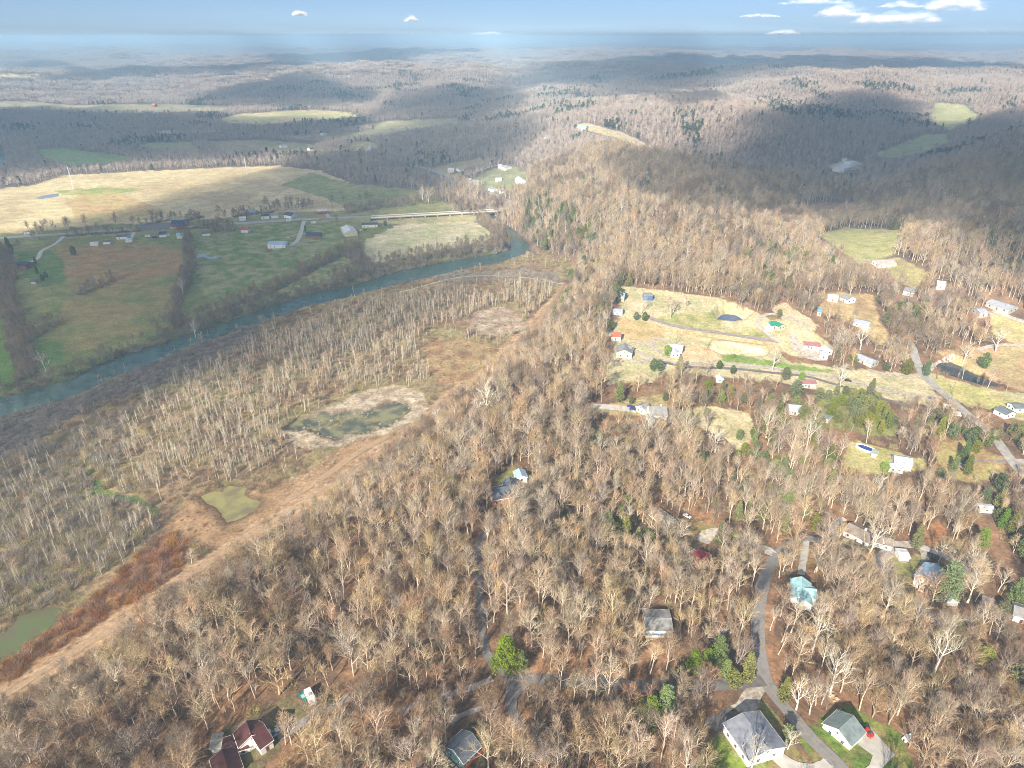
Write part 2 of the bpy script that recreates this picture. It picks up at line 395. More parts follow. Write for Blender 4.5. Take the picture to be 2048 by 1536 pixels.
 ('lawn', [(1418,1560),(1428,1480),(1445,1478),(1500,1540),(1500,1600),(1420,1600)], (.17,.25,.04), (.22,.28,.05), 6),
 ('lawn', [(1600,1480),(1660,1420),(1700,1412),(1745,1440),(1800,1465),(1850,1560),(1850,1700),(1650,1700),(1640,1540)], (.13,.20,.04), (.24,.20,.08), 6),
 ('lawn', [(1755,1120),(1790,1108),(1840,1112),(1850,1145),(1830,1180),(1790,1180),(1760,1150)], (.25,.24,.09), (.30,.25,.11), 5),
 ('lawn', [(1685,1075),(1720,1090),(1770,1110),(1740,1135),(1700,1105)], (.30,.21,.09), (.26,.22,.09), 5),
 ('lawn', [(1590,1085),(1640,1092),(1640,1120),(1600,1150),(1590,1120)], (.26,.22,.09), (.3,.18,.09), 5),
 ('lawn', [(1570,1150),(1600,1145),(1640,1160),(1645,1200),(1610,1215),(1575,1200)], (.25,.15,.07), (.2,.13,.07), 5),
 ('lawn', [(968,1000),(980,975),(1015,935),(1035,935),(1060,950),(1065,1010),(1030,1020),(985,1015)], (.16,.18,.05), (.24,.2,.08), 5),
 ('lawn', [(1118,1030),(1140,1018),(1165,1040),(1160,1065),(1125,1062)], (.13,.17,.045), (.18,.16,.06), 5),
 ('lawn', [(1295,1010),(1350,1030),(1440,1050),(1440,1080),(1380,1095),(1320,1085),(1300,1050)], (.17,.17,.055), (.24,.17,.08), 5),
 ('lawn', [(415,1500),(450,1455),(540,1410),(600,1388),(660,1385),(680,1400),(620,1430),(570,1470),(560,1500),(500,1560),(430,1600)], (.14,.13,.055), (.19,.13,.08), 6),
 ('lawn', [(880,1500),(930,1455),(975,1455),(985,1500),(960,1560),(880,1560)], (.16,.13,.07), (.12,.11,.06), 5),
 ('lawn', [(1640,1290),(1650,1290),(1660,1310),(1650,1310)], (.2,.15,.07), (.2,.15,.07), 5),
 ('forest', [(1015,1352),(1050,1320),(1120,1300),(1220,1310),(1330,1290),(1400,1300),(1400,1368),(1200,1360),(1060,1356)], (.36,.20,.105), (.22,.135,.08), 7),
 ('forest', [(1535,1180),(1560,1170),(1556,1250),(1548,1320),(1580,1390),(1570,1400),(1535,1330),(1528,1240)], (.35,.19,.10), (.24,.14,.08), 7),
 ('forest', [(780,1190),(830,1150),(900,1180),(900,1280),(820,1280)], (.34,.18,.09), (.2,.12,.07), 7),
 ('lawn', [(1945,1060),(1985,1040),(2010,1090),(2048,1130),(2048,1180),(2000,1150),(1960,1110)], (.36,.20,.115), (.24,.15,.09), 7),
 ('lawn', [(1835,1060),(1880,1040),(1900,1080),(1860,1095)], (.42,.20,.09), (.26,.15,.08), 6),
 ('forest', [(1840,1180),(1900,1200),(1960,1230),(1950,1260),(1890,1245),(1830,1200)], (.38,.22,.12), (.26,.16,.10), 6),
 ('rock', [(1595,1345),(1630,1350),(1680,1395),(1672,1408),(1635,1395),(1605,1375)], (.42,.28,.15), (.3,.19,.11), 4),
]
OPEN_KINDS = ('mud', 'open', 'field', 'lawn', 'arena')

def warp_px(px, py, x, y, r):
    k = 5.0 * np.clip(700 / (r + 200), .12, 1.2)
    wx = (fbm(x / 14, y / 14, 3, 77) - .5) * 2 * k * 1.5
    wy = (fbm(x / 14 + 50, y / 14, 3, 78) - .5) * 2 * k
    return px + wx, py + wy

def cover(x, y, z):
    """kind (index into ZONES or -1) and colours of the ground at the places x, y, z"""
    r = np.hypot(x, y)
    px, py, dep = project(x, y, z)
    qx, qy = warp_px(px, py, x, y, r)
    kind = np.full(x.shape, -1)
    c1 = np.empty(x.shape + (3,)); c2 = np.empty(x.shape + (3,)); sc = np.full(x.shape, 18.0)
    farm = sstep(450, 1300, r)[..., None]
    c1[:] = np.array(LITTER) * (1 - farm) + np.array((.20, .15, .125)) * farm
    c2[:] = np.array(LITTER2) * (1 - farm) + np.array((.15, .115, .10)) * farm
    ok = dep > 30
    for i, (k, P, a, b, s) in enumerate(ZONES):
        m = inpoly(qx, qy, P) & ok
        kind[m] = i; c1[m] = a; c2[m] = b; sc[m] = s
    wet = np.ones(x.shape)
    for n_, P_, lv_, b_ in WATER_W:
        if n_ in ('upper', 'lower', 'green', 'river'):
            A_ = np.array(P_); lo_ = A_.min(0) - 8; hi_ = A_.max(0) + 8
            m_ = (x > lo_[0]) & (x < hi_[0]) & (y > lo_[1]) & (y < hi_[1])
            if m_.any():
                d_, _q = dist_poly(x[m_], y[m_], A_, True)
                wet[m_] = np.minimum(wet[m_], .5 + .5 * sstep(.5, 6.0, d_ + 3 * (fbm(x[m_] / 3, y[m_] / 3, 2, 33) - .5)))
    t = np.clip((fbm(x / sc, y / sc, 5, 5) - .5) * 3.2 + .5, 0, 1)[..., None]
    c1 = c1 * wet[..., None]; c2 = c2 * wet[..., None]
    c = c1 * (1 - t) + c2 * t
    v = 0.82 + 0.36 * fbm(x / 3.1, y / 3.1, 3, 8)
    c = c * v[..., None]
    return kind, c

# ------------------------------------------------------------------ materials
MATS = {}
def mat(name, col, rough=0.8, metal=0.0, spec=0.3, noise=0.0, nscale=1.0, bump=0.0, bscale=None, rnd=0.0, attr=None, hue=0.0, emit=None, litter=0.0):
    if name in MATS:
        return MATS[name]
    m = bpy.data.materials.new(name)
    m.use_nodes = True
    nt = m.node_tree; N = nt.nodes; L = nt.links
    b = N['Principled BSDF']
    b.inputs['Roughness'].default_value = rough
    b.inputs['Metallic'].default_value = metal
    b.inputs['Specular IOR Level'].default_value = spec
    src = None
    if attr:
        a = N.new('ShaderNodeAttribute'); a.attribute_name = attr
        src = a.outputs['Color']
    else:
        c = N.new('ShaderNodeRGB'); c.outputs[0].default_value = (*col, 1)
        src = c.outputs[0]
    geo = None
    if noise or bump:
        geo = N.new('ShaderNodeTexCoord')
    if noise:
        n = N.new('ShaderNodeTexNoise'); n.inputs['Scale'].default_value = nscale; n.inputs['Detail'].default_value = 5
        L.new(geo.outputs['Object'], n.inputs['Vector'])
        mr = N.new('ShaderNodeMapRange'); mr.inputs[1].default_value = 0.3; mr.inputs[2].default_value = 0.7
        mr.inputs[3].default_value = 1 - noise; mr.inputs[4].default_value = 1 + noise
        L.new(n.outputs['Fac'], mr.inputs[0])
        vm = N.new('ShaderNodeVectorMath'); vm.operation = 'SCALE'
        L.new(src, vm.inputs[0]); L.new(mr.outputs[0], vm.inputs['Scale'])
        src = vm.outputs[0]
    if litter:
        geo2 = N.new('ShaderNodeTexCoord')
        nl = N.new('ShaderNodeTexNoise'); nl.inputs['Scale'].default_value = .35; nl.inputs['Detail'].default_value = 9; nl.inputs['Roughness'].default_value = .72
        L.new(geo2.outputs['Object'], nl.inputs['Vector'])
        ml = N.new('ShaderNodeMapRange'); ml.inputs[1].default_value = .5; ml.inputs[2].default_value = .64; ml.inputs[4].default_value = litter
        L.new(nl.outputs['Fac'], ml.inputs[0])
        mx = N.new('ShaderNodeMix'); mx.data_type = 'RGBA'
        L.new(ml.outputs[0], mx.inputs['Factor']); L.new(src, mx.inputs['A']); mx.inputs['B'].default_value = (.20, .125, .07, 1)
        src = mx.outputs['Result']
    if rnd or hue:
        oi = N.new('ShaderNodeObjectInfo')
        hs = N.new('ShaderNodeHueSaturation')
        m1 = N.new('ShaderNodeMapRange'); m1.inputs[3].default_value = 1 - rnd; m1.inputs[4].default_value = 1 + rnd
        L.new(oi.outputs['Random'], m1.inputs[0]); L.new(m1.outputs[0], hs.inputs['Value'])
        if hue:
            wn_ = N.new('ShaderNodeTexWhiteNoise'); wn_.noise_dimensions = '1D'
            L.new(oi.outputs['Random'], wn_.inputs['W'])
            m2 = N.new('ShaderNodeMapRange'); m2.inputs[3].default_value = 0.5 - hue; m2.inputs[4].default_value = 0.5 + hue
            L.new(wn_.outputs['Value'], m2.inputs[0]); L.new(m2.outputs[0], hs.inputs['Hue'])
            m3 = N.new('ShaderNodeMapRange'); m3.inputs[3].default_value = 0.7; m3.inputs[4].default_value = 1.25
            wn2 = N.new('ShaderNodeTexWhiteNoise'); wn2.noise_dimensions = '1D'
            ad = N.new('ShaderNodeMath'); ad.operation = 'ADD'; ad.inputs[1].default_value = 3.7
            L.new(oi.outputs['Random'], ad.inputs[0]); L.new(ad.outputs[0], wn2.inputs['W'])
            L.new(wn2.outputs['Value'], m3.inputs[0]); L.new(m3.outputs[0], hs.inputs['Saturation'])
        L.new(src, hs.inputs['Color'])
        src = hs.outputs[0]
    L.new(src, b.inputs['Base Color'])
    if bump:
        n2 = N.new('ShaderNodeTexNoise'); n2.inputs['Scale'].default_value = bscale or nscale * 3; n2.inputs['Detail'].default_value = 6
        L.new(geo.outputs['Object'], n2.inputs['Vector'])
        bp = N.new('ShaderNodeBump'); bp.inputs['Strength'].default_value = bump; bp.inputs['Distance'].default_value = 0.3
        L.new(n2.outputs['Fac'], bp.inputs['Height']); L.new(bp.outputs[0], b.inputs['Normal'])
    if emit:
        b.inputs['Emission Color'].default_value = (*emit, 1); b.inputs['Emission Strength'].default_value = 1
    MATS[name] = m
    return m

def ground_material():
    m = mat('ground_cover', (1, 1, 1), rough=0.95, spec=0.1, attr='cover')
    N = m.node_tree.nodes; L = m.node_tree.links
    b = N['Principled BSDF']
    a = [n for n in N if n.type == 'ATTRIBUTE'][0]
    geo = N.new('ShaderNodeTexCoord')
    n1 = N.new('ShaderNodeTexNoise'); n1.inputs['Scale'].default_value = 0.55; n1.inputs['Detail'].default_value = 8; n1.inputs['Roughness'].default_value = .7
    n2 = N.new('ShaderNodeTexNoise'); n2.inputs['Scale'].default_value = 0.07; n2.inputs['Detail'].default_value = 6; n2.inputs['Roughness'].default_value = .65
    for n in (n1, n2):
        L.new(geo.outputs['Object'], n.inputs['Vector'])
    mm = N.new('ShaderNodeMath'); mm.operation = 'MULTIPLY'
    r1 = N.new('ShaderNodeMapRange'); r1.inputs[1].default_value = .3; r1.inputs[2].default_value = .7; r1.inputs[3].default_value = .55; r1.inputs[4].default_value = 1.45
    r2 = N.new('ShaderNodeMapRange'); r2.inputs[1].default_value = .3; r2.inputs[2].default_value = .7; r2.inputs[3].default_value = .75; r2.inputs[4].default_value = 1.25
    L.new(n1.outputs['Fac'], r1.inputs[0]); L.new(n2.outputs['Fac'], r2.inputs[0])
    L.new(r1.outputs[0], mm.inputs[0]); L.new(r2.outputs[0], mm.inputs[1])
    vm = N.new('ShaderNodeVectorMath'); vm.operation = 'SCALE'
    L.new(a.outputs['Color'], vm.inputs[0]); L.new(mm.outputs[0], vm.inputs['Scale'])
    L.new(vm.outputs[0], b.inputs['Base Color'])
    bp = N.new('ShaderNodeBump'); bp.inputs['Strength'].default_value = 0.9; bp.inputs['Distance'].default_value = 0.5
    L.new(n1.outputs['Fac'], bp.inputs['Height']); L.new(bp.outputs[0], b.inputs['Normal'])
    return m

def water_material(name, col, rough=0.08, mott=None):
    m = mat(name, col, rough=rough, spec=0.5)
    N = m.node_tree.nodes; L = m.node_tree.links
    b = N['Principled BSDF']
    geo = N.new('ShaderNodeTexCoord')
    n = N.new('ShaderNodeTexNoise'); n.inputs['Scale'].default_value = 0.6; n.inputs['Detail'].default_value = 4
    L.new(geo.outputs['Object'], n.inputs['Vector'])
    bp = N.new('ShaderNodeBump'); bp.inputs['Strength'].default_value = 0.12; bp.inputs['Distance'].default_value = 0.2
    L.new(n.outputs['Fac'], bp.inputs['Height']); L.new(bp.outputs[0], b.inputs['Normal'])
    if mott:
        n2 = N.new('ShaderNodeTexNoise'); n2.inputs['Scale'].default_value = 0.09; n2.inputs['Detail'].default_value = 6
        L.new(geo.outputs['Object'], n2.inputs['Vector'])
        cr = N.new('ShaderNodeValToRGB')
        cr.color_ramp.elements[0].position = .42; cr.color_ramp.elements[0].color = (*col, 1)
        cr.color_ramp.elements[1].position = .6; cr.color_ramp.elements[1].color = (*mott, 1)
        L.new(n2.outputs['Fac'], cr.inputs[0]); L.new(cr.outputs[0], b.inputs['Base Color'])
    return m

# ------------------------------------------------------------------ object helpers
def link(o, parent=None):
    COL.objects.link(o)
    if parent is not None:
        o.parent = parent
    return o

def mesh_from(name, V, F, mats=(), smooth=False, mi=None):
    me = bpy.data.meshes.new(name)
    V = np.asarray(V, np.float32)
    if isinstance(F, np.ndarray):
        n = F.shape[1]
        me.vertices.add(len(V)); me.vertices.foreach_set('co', V.ravel())
        me.loops.add(F.size); me.loops.foreach_set('vertex_index', F.ravel().astype(np.int32))
        me.polygons.add(len(F)); me.polygons.foreach_set('loop_start', np.arange(0, F.size, n, dtype=np.int32))
        try:
            me.polygons.foreach_set('loop_total', np.full(len(F), n, np.int32))
        except Exception:
            pass
        me.update(calc_edges=True)
    else:
        me.from_pydata([tuple(map(float, v)) for v in V], [], F)
        me.update()
    for m in mats:
        me.materials.append(m)
    if mi is not None:
        me.polygons.foreach_set('material_index', np.asarray(mi, np.int32))
    me.polygons.foreach_set('use_smooth', np.full(len(me.polygons), smooth))
    return me

def mobj(name, V, F, m, parent=None, smooth=False, loc=None):
    me = mesh_from(name, V, F, (m,) if m else (), smooth)
    o = bpy.data.objects.new(name, me)
    if loc is not None:
        o.location = loc
    return link(o, parent)

def thing(name, label, cat, loc=(0, 0, 0), rz=0.0, group=None):
    o = bpy.data.objects.new(name, None)
    o.empty_display_size = 0.5
    o.location = loc; o.rotation_euler = (0, 0, rz)
    tag(o, label, cat, group)
    return link(o)

def tag(o, label=None, cat=None, group=None, kind=None):
    if label: o['label'] = label
    if cat: o['category'] = cat
    if group: o['group'] = group
    if kind: o['kind'] = kind
    return o

def struct(o):
    o['kind'] = 'structure'; return o

class MB:
    def __init__(s): s.V = []; s.F = []
    def box(s, x0, y0, z0, x1, y1, z1, yaw=0.0, o=(0, 0, 0)):
        n = len(s.V); c, q = cos(yaw), sin(yaw)
        for z in (z0, z1):
            for x, y in ((x0, y0), (x1, y0), (x1, y1), (x0, y1)):
                s.V.append((o[0] + c * x - q * y, o[1] + q * x + c * y, o[2] + z))
        s.F += [(n+3, n+2, n+1, n), (n+4, n+5, n+6, n+7), (n, n+1, n+5, n+4), (n+1, n+2, n+6, n+5), (n+2, n+3, n+7, n+6), (n+3, n, n+4, n+7)]
        return s
    def prism(s, prof, y0, y1):
        """profile in x,z swept along y"""
        n = len(s.V); k = len(prof)
        for y in (y0, y1):
            for x, z in prof:
                s.V.append((x, y, z))
        s.F.append(tuple(n + i for i in range(k)))
        s.F.append(tuple(n + k + i for i in reversed(range(k))))
        for i in range(k):
            j = (i + 1) % k
            s.F.append((n + i, n + k + i, n + k + j, n + j))
        return s
    def tube(s, pts, rad, sides=6, cap=True):
        pts = [np.asarray(p, float) for p in pts]; n0 = len(s.V)
        for i, p in enumerate(pts):
            a = pts[max(i - 1, 0)]; b = pts[min(i + 1, len(pts) - 1)]
            d = b - a; d = d / (np.linalg.norm(d) + 1e-9)
            u = np.cross(d, (0, 0, 1.0)) if abs(d[2]) < .95 else np.cross(d, (1.0, 0, 0))
            u /= np.linalg.norm(u); v = np.cross(d, u)
            r = rad[i] if hasattr(rad, '__len__') else rad
            for k in range(sides):
                t = 2 * pi * k / sides
                s.V.append(tuple(p + (u * cos(t) + v * sin(t)) * r))
        for i in range(len(pts) - 1):
            for k in range(sides):
                a = n0 + i * sides + k; b = n0 + i * sides + (k + 1) % sides
                s.F.append((a, b, b + sides, a + sides))
        if cap:
            s.F.append(tuple(n0 + k for k in reversed(range(sides))))
            m = n0 + (len(pts) - 1) * sides
            s.F.append(tuple(m + k for k in range(sides)))
        return s
    def blade(s, a, b, w, up=(0, 0, 1)):
        a = np.asarray(a, float); b = np.asarray(b, float)
        d = b - a; u = np.cross(d, np.array([random.uniform(-1, 1), random.uniform(-1, 1), random.uniform(-1, 1)]))
        u /= (np.linalg.norm(u) + 1e-9)
        n = len(s.V)
        s.V += [tuple(a - u * w), tuple(a + u * w), tuple(b)]
        s.F.append((n, n + 1, n + 2))
        return s
    def transform(s, fn):
        s.V = [fn(v) for v in s.V]; return s
    def build(s, name, m, parent=None, smooth=False, loc=None):
        return mobj(name, s.V, s.F, m, parent, smooth, loc)

exec_sections = []
#@@SPLIT_TERRAIN
# ------------------------------------------------------------------ terrain mesh
def build_terrain():
    th = np.concatenate([np.linspace(-pi, -1.0, 28, endpoint=False), np.arange(-1.0, -0.72, 0.006),
                         np.arange(-0.72, 0.72, 0.0031), np.arange(0.7205, 0.995, 0.006), np.linspace(1.0, pi, 29)])
    rr = [6, 30, 60, 90, 120]
    r = 140.0
    while r < 40000:
        rr.append(r)
        r *= 1.0045 if r < 1100 else (1.0062 if r < 6000 else 1.014)
    rr = np.array(rr)
    T, R = np.meshgrid(th, rr)
    X = R * np.sin(T); Y = R * np.cos(T)
    Z = hgt(X, Y)
    k, c = cover(X.ravel(), Y.ravel(), Z.ravel())
    nr, nt = X.shape
    V = np.stack([X, Y, Z], -1).reshape(-1, 3)
    i = np.arange(nr - 1)[:, None] * nt + np.arange(nt - 1)[None]
    F = np.stack([i, i + 1, i + 1 + nt, i + nt], -1).reshape(-1, 4)[:, ::-1]
    me = mesh_from('ground', V, np.ascontiguousarray(F), (ground_material(),), True)
    at = me.color_attributes.new('cover', 'FLOAT_COLOR', 'POINT')
    at.data.foreach_set('color', np.concatenate([c, np.ones((len(c), 1))], 1).astype(np.float32).ravel())
    o = struct(link(bpy.data.objects.new('ground', me)))
    return o
build_terrain()

def tess_polygon(P, z):
    from mathutils.geometry import tessellate_polygon
    tris = tessellate_polygon([[Vector((p[0], p[1], 0)) for p in P]])
    V = [(p[0], p[1], z) for p in P]
    F = []
    for t in tris:
        a, b, c = [V[i] for i in t]
        if (b[0]-a[0])*(c[1]-a[1]) - (b[1]-a[1])*(c[0]-a[0]) < 0:
            t = (t[0], t[2], t[1])
        F.append(tuple(t))
    return V, F

WCOL = {'river': ((.028, .075, .062), (.05, .105, .08)), 'far': ((.08, .16, .2), None), 'upper': ((.20, .185, .085), (.06, .068, .045)), 'lower': ((.26, .235, .085), (.17, .14, .07)),
        'green': ((.09, .115, .035), (.11, .095, .045)), 'blue': ((.008, .055, .2), None), 'slate': ((.02, .035, .05), None), 'farm': ((.03, .09, .2), None),
        'field': ((.25, .27, .3), None)}
for n, P, lv, b in WATER_W:
    A = np.array(P)
    cen = A.mean(0)
    # the sheet reaches a little under the banks
    V, F = tess_polygon(P, lv)
    nm = 'river' if n in ('river', 'far') else 'pond'
    o = struct(mobj(nm, V, F, water_material('water_' + n, WCOL[n][0], 0.12 if n != 'river' else 0.18, WCOL[n][1])))
# ------------------------------------------------------------------ roads
def dens(pts, step=6.0):
    out = [np.array(pts[0], float)]
    for a, b in zip(pts[:-1], pts[1:]):
        a = np.array(a, float); b = np.array(b, float); n = max(1, int(np.linalg.norm(b - a) / step))
        for i in range(1, n + 1):
            out.append(a + (b - a) * i / n)
    return out

def smooth_line(P, it=2):
    P = [np.array(p, float) for p in P]
    for _ in range(it):
        Q = [P[0]]
        for a, b in zip(P[:-1], P[1:]):
            Q.append(a * .75 + b * .25); Q.append(a * .25 + b * .75)
        Q.append(P[-1]); P = Q
    return P

ROAD_LINES = []
def ribbon(name, px, width, m, off=0.25, step=2.5, up=0, level=None):
    P = smooth_line([np.array(spot(x, y)[:2]) for x, y in px], 2)
    P = np.array(dens(P, step))
    ROAD_LINES.append((P, width))
    d = np.gradient(P, axis=0); d /= (np.linalg.norm(d, axis=1, keepdims=True) + 1e-9)
    n = np.stack([-d[:, 1], d[:, 0]], 1)
    cols = np.linspace(-.5, .5, 5)
    w = width if not hasattr(width, '__len__') else np.interp(np.linspace(0, 1, len(P)), np.linspace(0, 1, len(width)), width)
    w = np.broadcast_to(w, (len(P),)) + (0 if name == 'centre_line' else (fbm(P[:, 0] / 2.2, P[:, 1] / 2.2, 3, 12) - .5) * 1.6)
    V = []
    for c in cols:
        Q = P + n * (w * c)[:, None]
        z = hgt(Q[:, 0], Q[:, 1]) + off if level is None else np.full(len(Q), level)
        V.append(np.concatenate([Q, z[:, None]], 1))
    V = np.stack(V, 1)
    k = len(cols)
    i = np.arange(len(P) - 1)[:, None] * k + np.arange(k - 1)[None]
    F = np.stack([i, i + k, i + k + 1, i + 1], -1).reshape(-1, 4)
    Vf = V.reshape(-1, 3)
    a, b, c = Vf[F[0, 0]], Vf[F[0, 1]], Vf[F[0, 2]]
    if np.cross(b - a, c - a)[2] < 0:
        F = F[:, ::-1]
    return struct(mobj(name, Vf, np.ascontiguousarray(F), m))

asphalt = mat('asphalt_grey', (.24, .23, .22), .9, litter=.7, noise=.28, nscale=.35, bump=.3, bscale=4)
asphalt_d = mat('asphalt_dark', (.15, .145, .145), .9, litter=.7, noise=.3, nscale=.3, bump=.3, bscale=4)
gravel = mat('pale_gravel', (.44, .39, .33), .95, litter=.7, noise=.3, nscale=.5, bump=.6, bscale=3)
gravel_g = mat('grey_gravel', (.27, .24, .22), .95, litter=.7, noise=.35, nscale=.4, bump=.6, bscale=3)
concrete = mat('concrete', (.48, .45, .40), .85, noise=.16, nscale=.3, bump=.2, bscale=3)
dirt = mat('dirt_track', (.36, .25, .15), .95, litter=.7, noise=.35, nscale=.35, bump=.8, bscale=2)
yellow = mat('yellow_line', (.36, .30, .16), .9)

R1 = [(1720,1590),(1684,1536),(1623,1480),(1590,1440),(1554,1398),(1530,1362),(1519,1320),(1516,1296),(1516,1227),(1523,1176),(1541,1125),(1568,1095),(1602,1079),(1640,1079),(1677,1095),(1725,1129),(1769,1166),(1827,1214),(1888,1252),(1910,1256)]
ribbon('road', R1, 5.6, asphalt)
ribbon('centre_line', R1[:6], .18, yellow, off=.31)
ribbon('road', [(1526,1360),(1490,1366),(1440,1370),(1400,1372),(1300,1375),(1200,1368),(1100,1361),(1040,1361),(1010,1358)], 5.6, asphalt_d, off=.258)
ribbon('road', [(1035,1366),(1018,1352),(990,1335),(973,1310),(965,1280),(961,1220),(956,1150),(953,1110),(960,1080),(985,1050),(1000,1030)], 3.4, asphalt_d, off=.266)
ribbon('road', [(1046,1362),(1028,1378),(1021,1400),(1024,1425),(1040,1460)], (7, 6, 4, 3), asphalt_d, off=.274)
ribbon('dirt_track', [(985,1358),(940,1378),(880,1396),(840,1408),(800,1425)], 2.6, gravel_g)
ribbon('dirt_track', [(980,1412),(955,1420),(925,1430),(900,1445)], 2.2, gravel_g)
ribbon('driveway', [(700,1395),(660,1415),(630,1432),(600,1450),(572,1468),(556,1476)], 3.6, gravel_g)
ribbon('driveway', [(1905,1254),(1935,1243),(1960,1230),(1972,1210),(1977,1195)], 4.6, gravel_g)
ribbon('driveway', [(1516,1368),(1508,1385),(1500,1400),(1490,1420),(1480,1428)], (7, 6, 7, 9), gravel)
ribbon('driveway', [(1470,1425),(1450,1440),(1436,1452),(1432,1465)], (6, 6, 9, 8), asphalt_d)
ribbon('driveway', [(1548,1508),(1570,1528),(1600,1542),(1640,1545),(1662,1530)], 5.5, concrete)
ribbon('driveway', [(1612,1082),(1609,1105),(1605,1130),(1602,1150)], 3.4, concrete)
ribbon('driveway', [(1728,1150),(1749,1135),(1769,1108),(1793,1090),(1830,1090)], (9, 6, 6, 7, 5), gravel)
ribbon('driveway', [(1835,1092),(1848,1105),(1850,1125),(1845,1150),(1852,1166),(1866,1172)], 3.4, gravel)
ribbon('driveway', [(1838,1093),(1860,1101),(1888,1110),(1915,1128),(1940,1150),(1952,1170)], 5.0, concrete, off=.266)
ribbon('driveway', [(1682,1100),(1668,1080),(1663,1062),(1672,1045),(1690,1038)], 3.6, concrete, off=.262)
ribbon('driveway', [(1546,1108),(1520,1100),(1500,1082),(1475,1068),(1440,1062),(1418,1066),(1402,1085)], (6, 4, 4, 4, 5, 8, 8), gravel, off=.262)
ribbon('driveway', [(1546,1108),(1535,1100),(1520,1095)], 5, concrete, off=.27)
BERM_ROAD = [(-300,1590),(0,1398),(150,1302),(300,1208),(400,1138),(500,1068),(600,1012),(690,960),(770,900),(850,838),(900,795),(960,752),(1020,698),(1080,642),(1110,600),(1130,566)]
ribbon('dirt_track', BERM_ROAD, 3.6, dirt)
ribbon('dirt_track', [(560,1010),(600,985),(650,955),(700,915),(760,880),(830,850),(856,836)], 5.0, dirt, off=.262)
ribbon('dirt_track', [(1128,570),(1100,562),(1060,556),(1000,552),(940,552),(880,562),(800,585)], 3.0, mat('tan_track', (.40, .32, .2), .95, noise=.3, nscale=.3))
HWY = [(-500,520),(-200,497),(0,477),(60,472),(130,469),(200,463),(300,459),(400,452),(500,446),(600,439),(680,436),(740,434)]
ribbon('highway', HWY, 12.0, mat('highway_asphalt', (.33, .33, .33), .9, noise=.12, nscale=.2), off=.4)
ribbon('highway', [(1000,421),(1022,412),(1018,404),(1000,396),(976,384),(950,373),(915,358),(880,346),(855,338),(820,330)], 11.0, mat('light_asphalt', (.27, .26, .25), .9, noise=.2, nscale=.2), off=.4)
ribbon('country_road', [(2060,960),(2023,925),(1982,866),(1938,832),(1902,800),(1862,767),(1842,745),(1830,715),(1824,692),(1812,680)], 6.4, mat('worn_asphalt', (.33, .31, .28), .9, noise=.25, nscale=.3), off=.3)
ribbon('country_road', [(2023,925),(2060,924),(2120,925)], 6.0, MATS['worn_asphalt'], off=.31)
ribbon('farm_lane', [(1272,702),(1302,717),(1324,722),(1346,727),(1400,727),(1450,729),(1480,730),(1562,738),(1626,749),(1714,765),(1748,777),(1806,789),(1858,795),(1884,796)], 4.6, gravel, off=.3)
ribbon('farm_lane', [(1324,724),(1360,733),(1400,736),(1480,739),(1553,747),(1612,752),(1648,763),(1700,778),(1750,793),(1790,806),(1825,814)], 3.6, asphalt_d, off=.308)
ribbon('farm_lane', [(1300,637),(1330,648),(1380,658),(1450,668),(1520,678),(1556,683)], 5.0, gravel_g, off=.3)
ribbon('farm_lane', [(1562,686),(1540,672),(1518,655),(1514,645),(1522,634),(1536,628),(1560,630),(1590,640),(1615,650)], 4.2, gravel, off=.308)
ribbon('farm_lane', [(1585,672),(1590,685),(1600,700),(1630,712)], (6, 8, 14, 12), gravel, off=.3)
ribbon('driveway', [(1324,706),(1308,697),(1301,686),(1305,677),(1317,677),(1334,682)], 3.4, gravel, off=.3)
ribbon('driveway', [(1262,678),(1280,686),(1300,695),(1324,706),(1340,716)], 3.2, gravel, off=.308)
ribbon('driveway', [(1215,716),(1245,722),(1280,724),(1310,722)], 4.0, gravel, off=.29)
ribbon('driveway', [(1186,812),(1215,815),(1250,818),(1272,822)], 7.0, concrete, off=.3)
ribbon('driveway', [(2010,924),(1975,922),(1950,921),(1920,930),(1900,940)], 3.4, gravel_g, off=.3)
ribbon('driveway', [(1740,740),(1748,747),(1792,752),(1830,755),(1850,755)], 4.0, gravel, off=.3)
ribbon('driveway', [(1842,744),(1862,742),(1872,728),(1894,719),(1910,714)], 3.6, gravel, off=.3)
ribbon('driveway', [(1955,702),(1980,692),(2010,690),(2060,692)], 4.0, gravel, off=.3)
ribbon('driveway', [(1985,622),(2010,632),(2048,645),(2100,660)], 4.5, gravel, off=.3)
ribbon('driveway', [(1690,520),(1720,520),(1755,521),(1790,520)], 4.5, gravel, off=.3)
ribbon('driveway', [(128,473),(112,488),(90,498),(80,505),(79,515),(62,526)], 5.0, mat('pale_drive', (.42, .41, .4), .9, noise=.1), off=.4)
ribbon('driveway', [(608,442),(603,462),(597,480),(585,490),(565,496),(545,499)], 6.0, MATS['pale_drive'], off=.4)
ribbon('driveway', [(268,465),(264,474),(258,482)], 5.0, MATS['pale_drive'], off=.4)
ribbon('driveway', [(650,424),(656,432),(662,440)], 6.0, MATS['pale_drive'], off=.4)
ribbon('driveway', [(915,353),(950,345),(980,334),(1000,330)], 4, MATS['pale_drive'], off=.5)
ribbon('ridge_track', [(1165,252),(1200,256),(1235,265),(1262,277),(1285,288),(1300,294)], 7, gravel, off=.5)
ribbon('ridge_track', [(1292,345),(1297,360),(1290,374)], 5, gravel, off=.5)
ribbon('ridge_track', [(1412,338),(1420,352),(1430,368),(1445,382)], 8, gravel_g, off=.5)

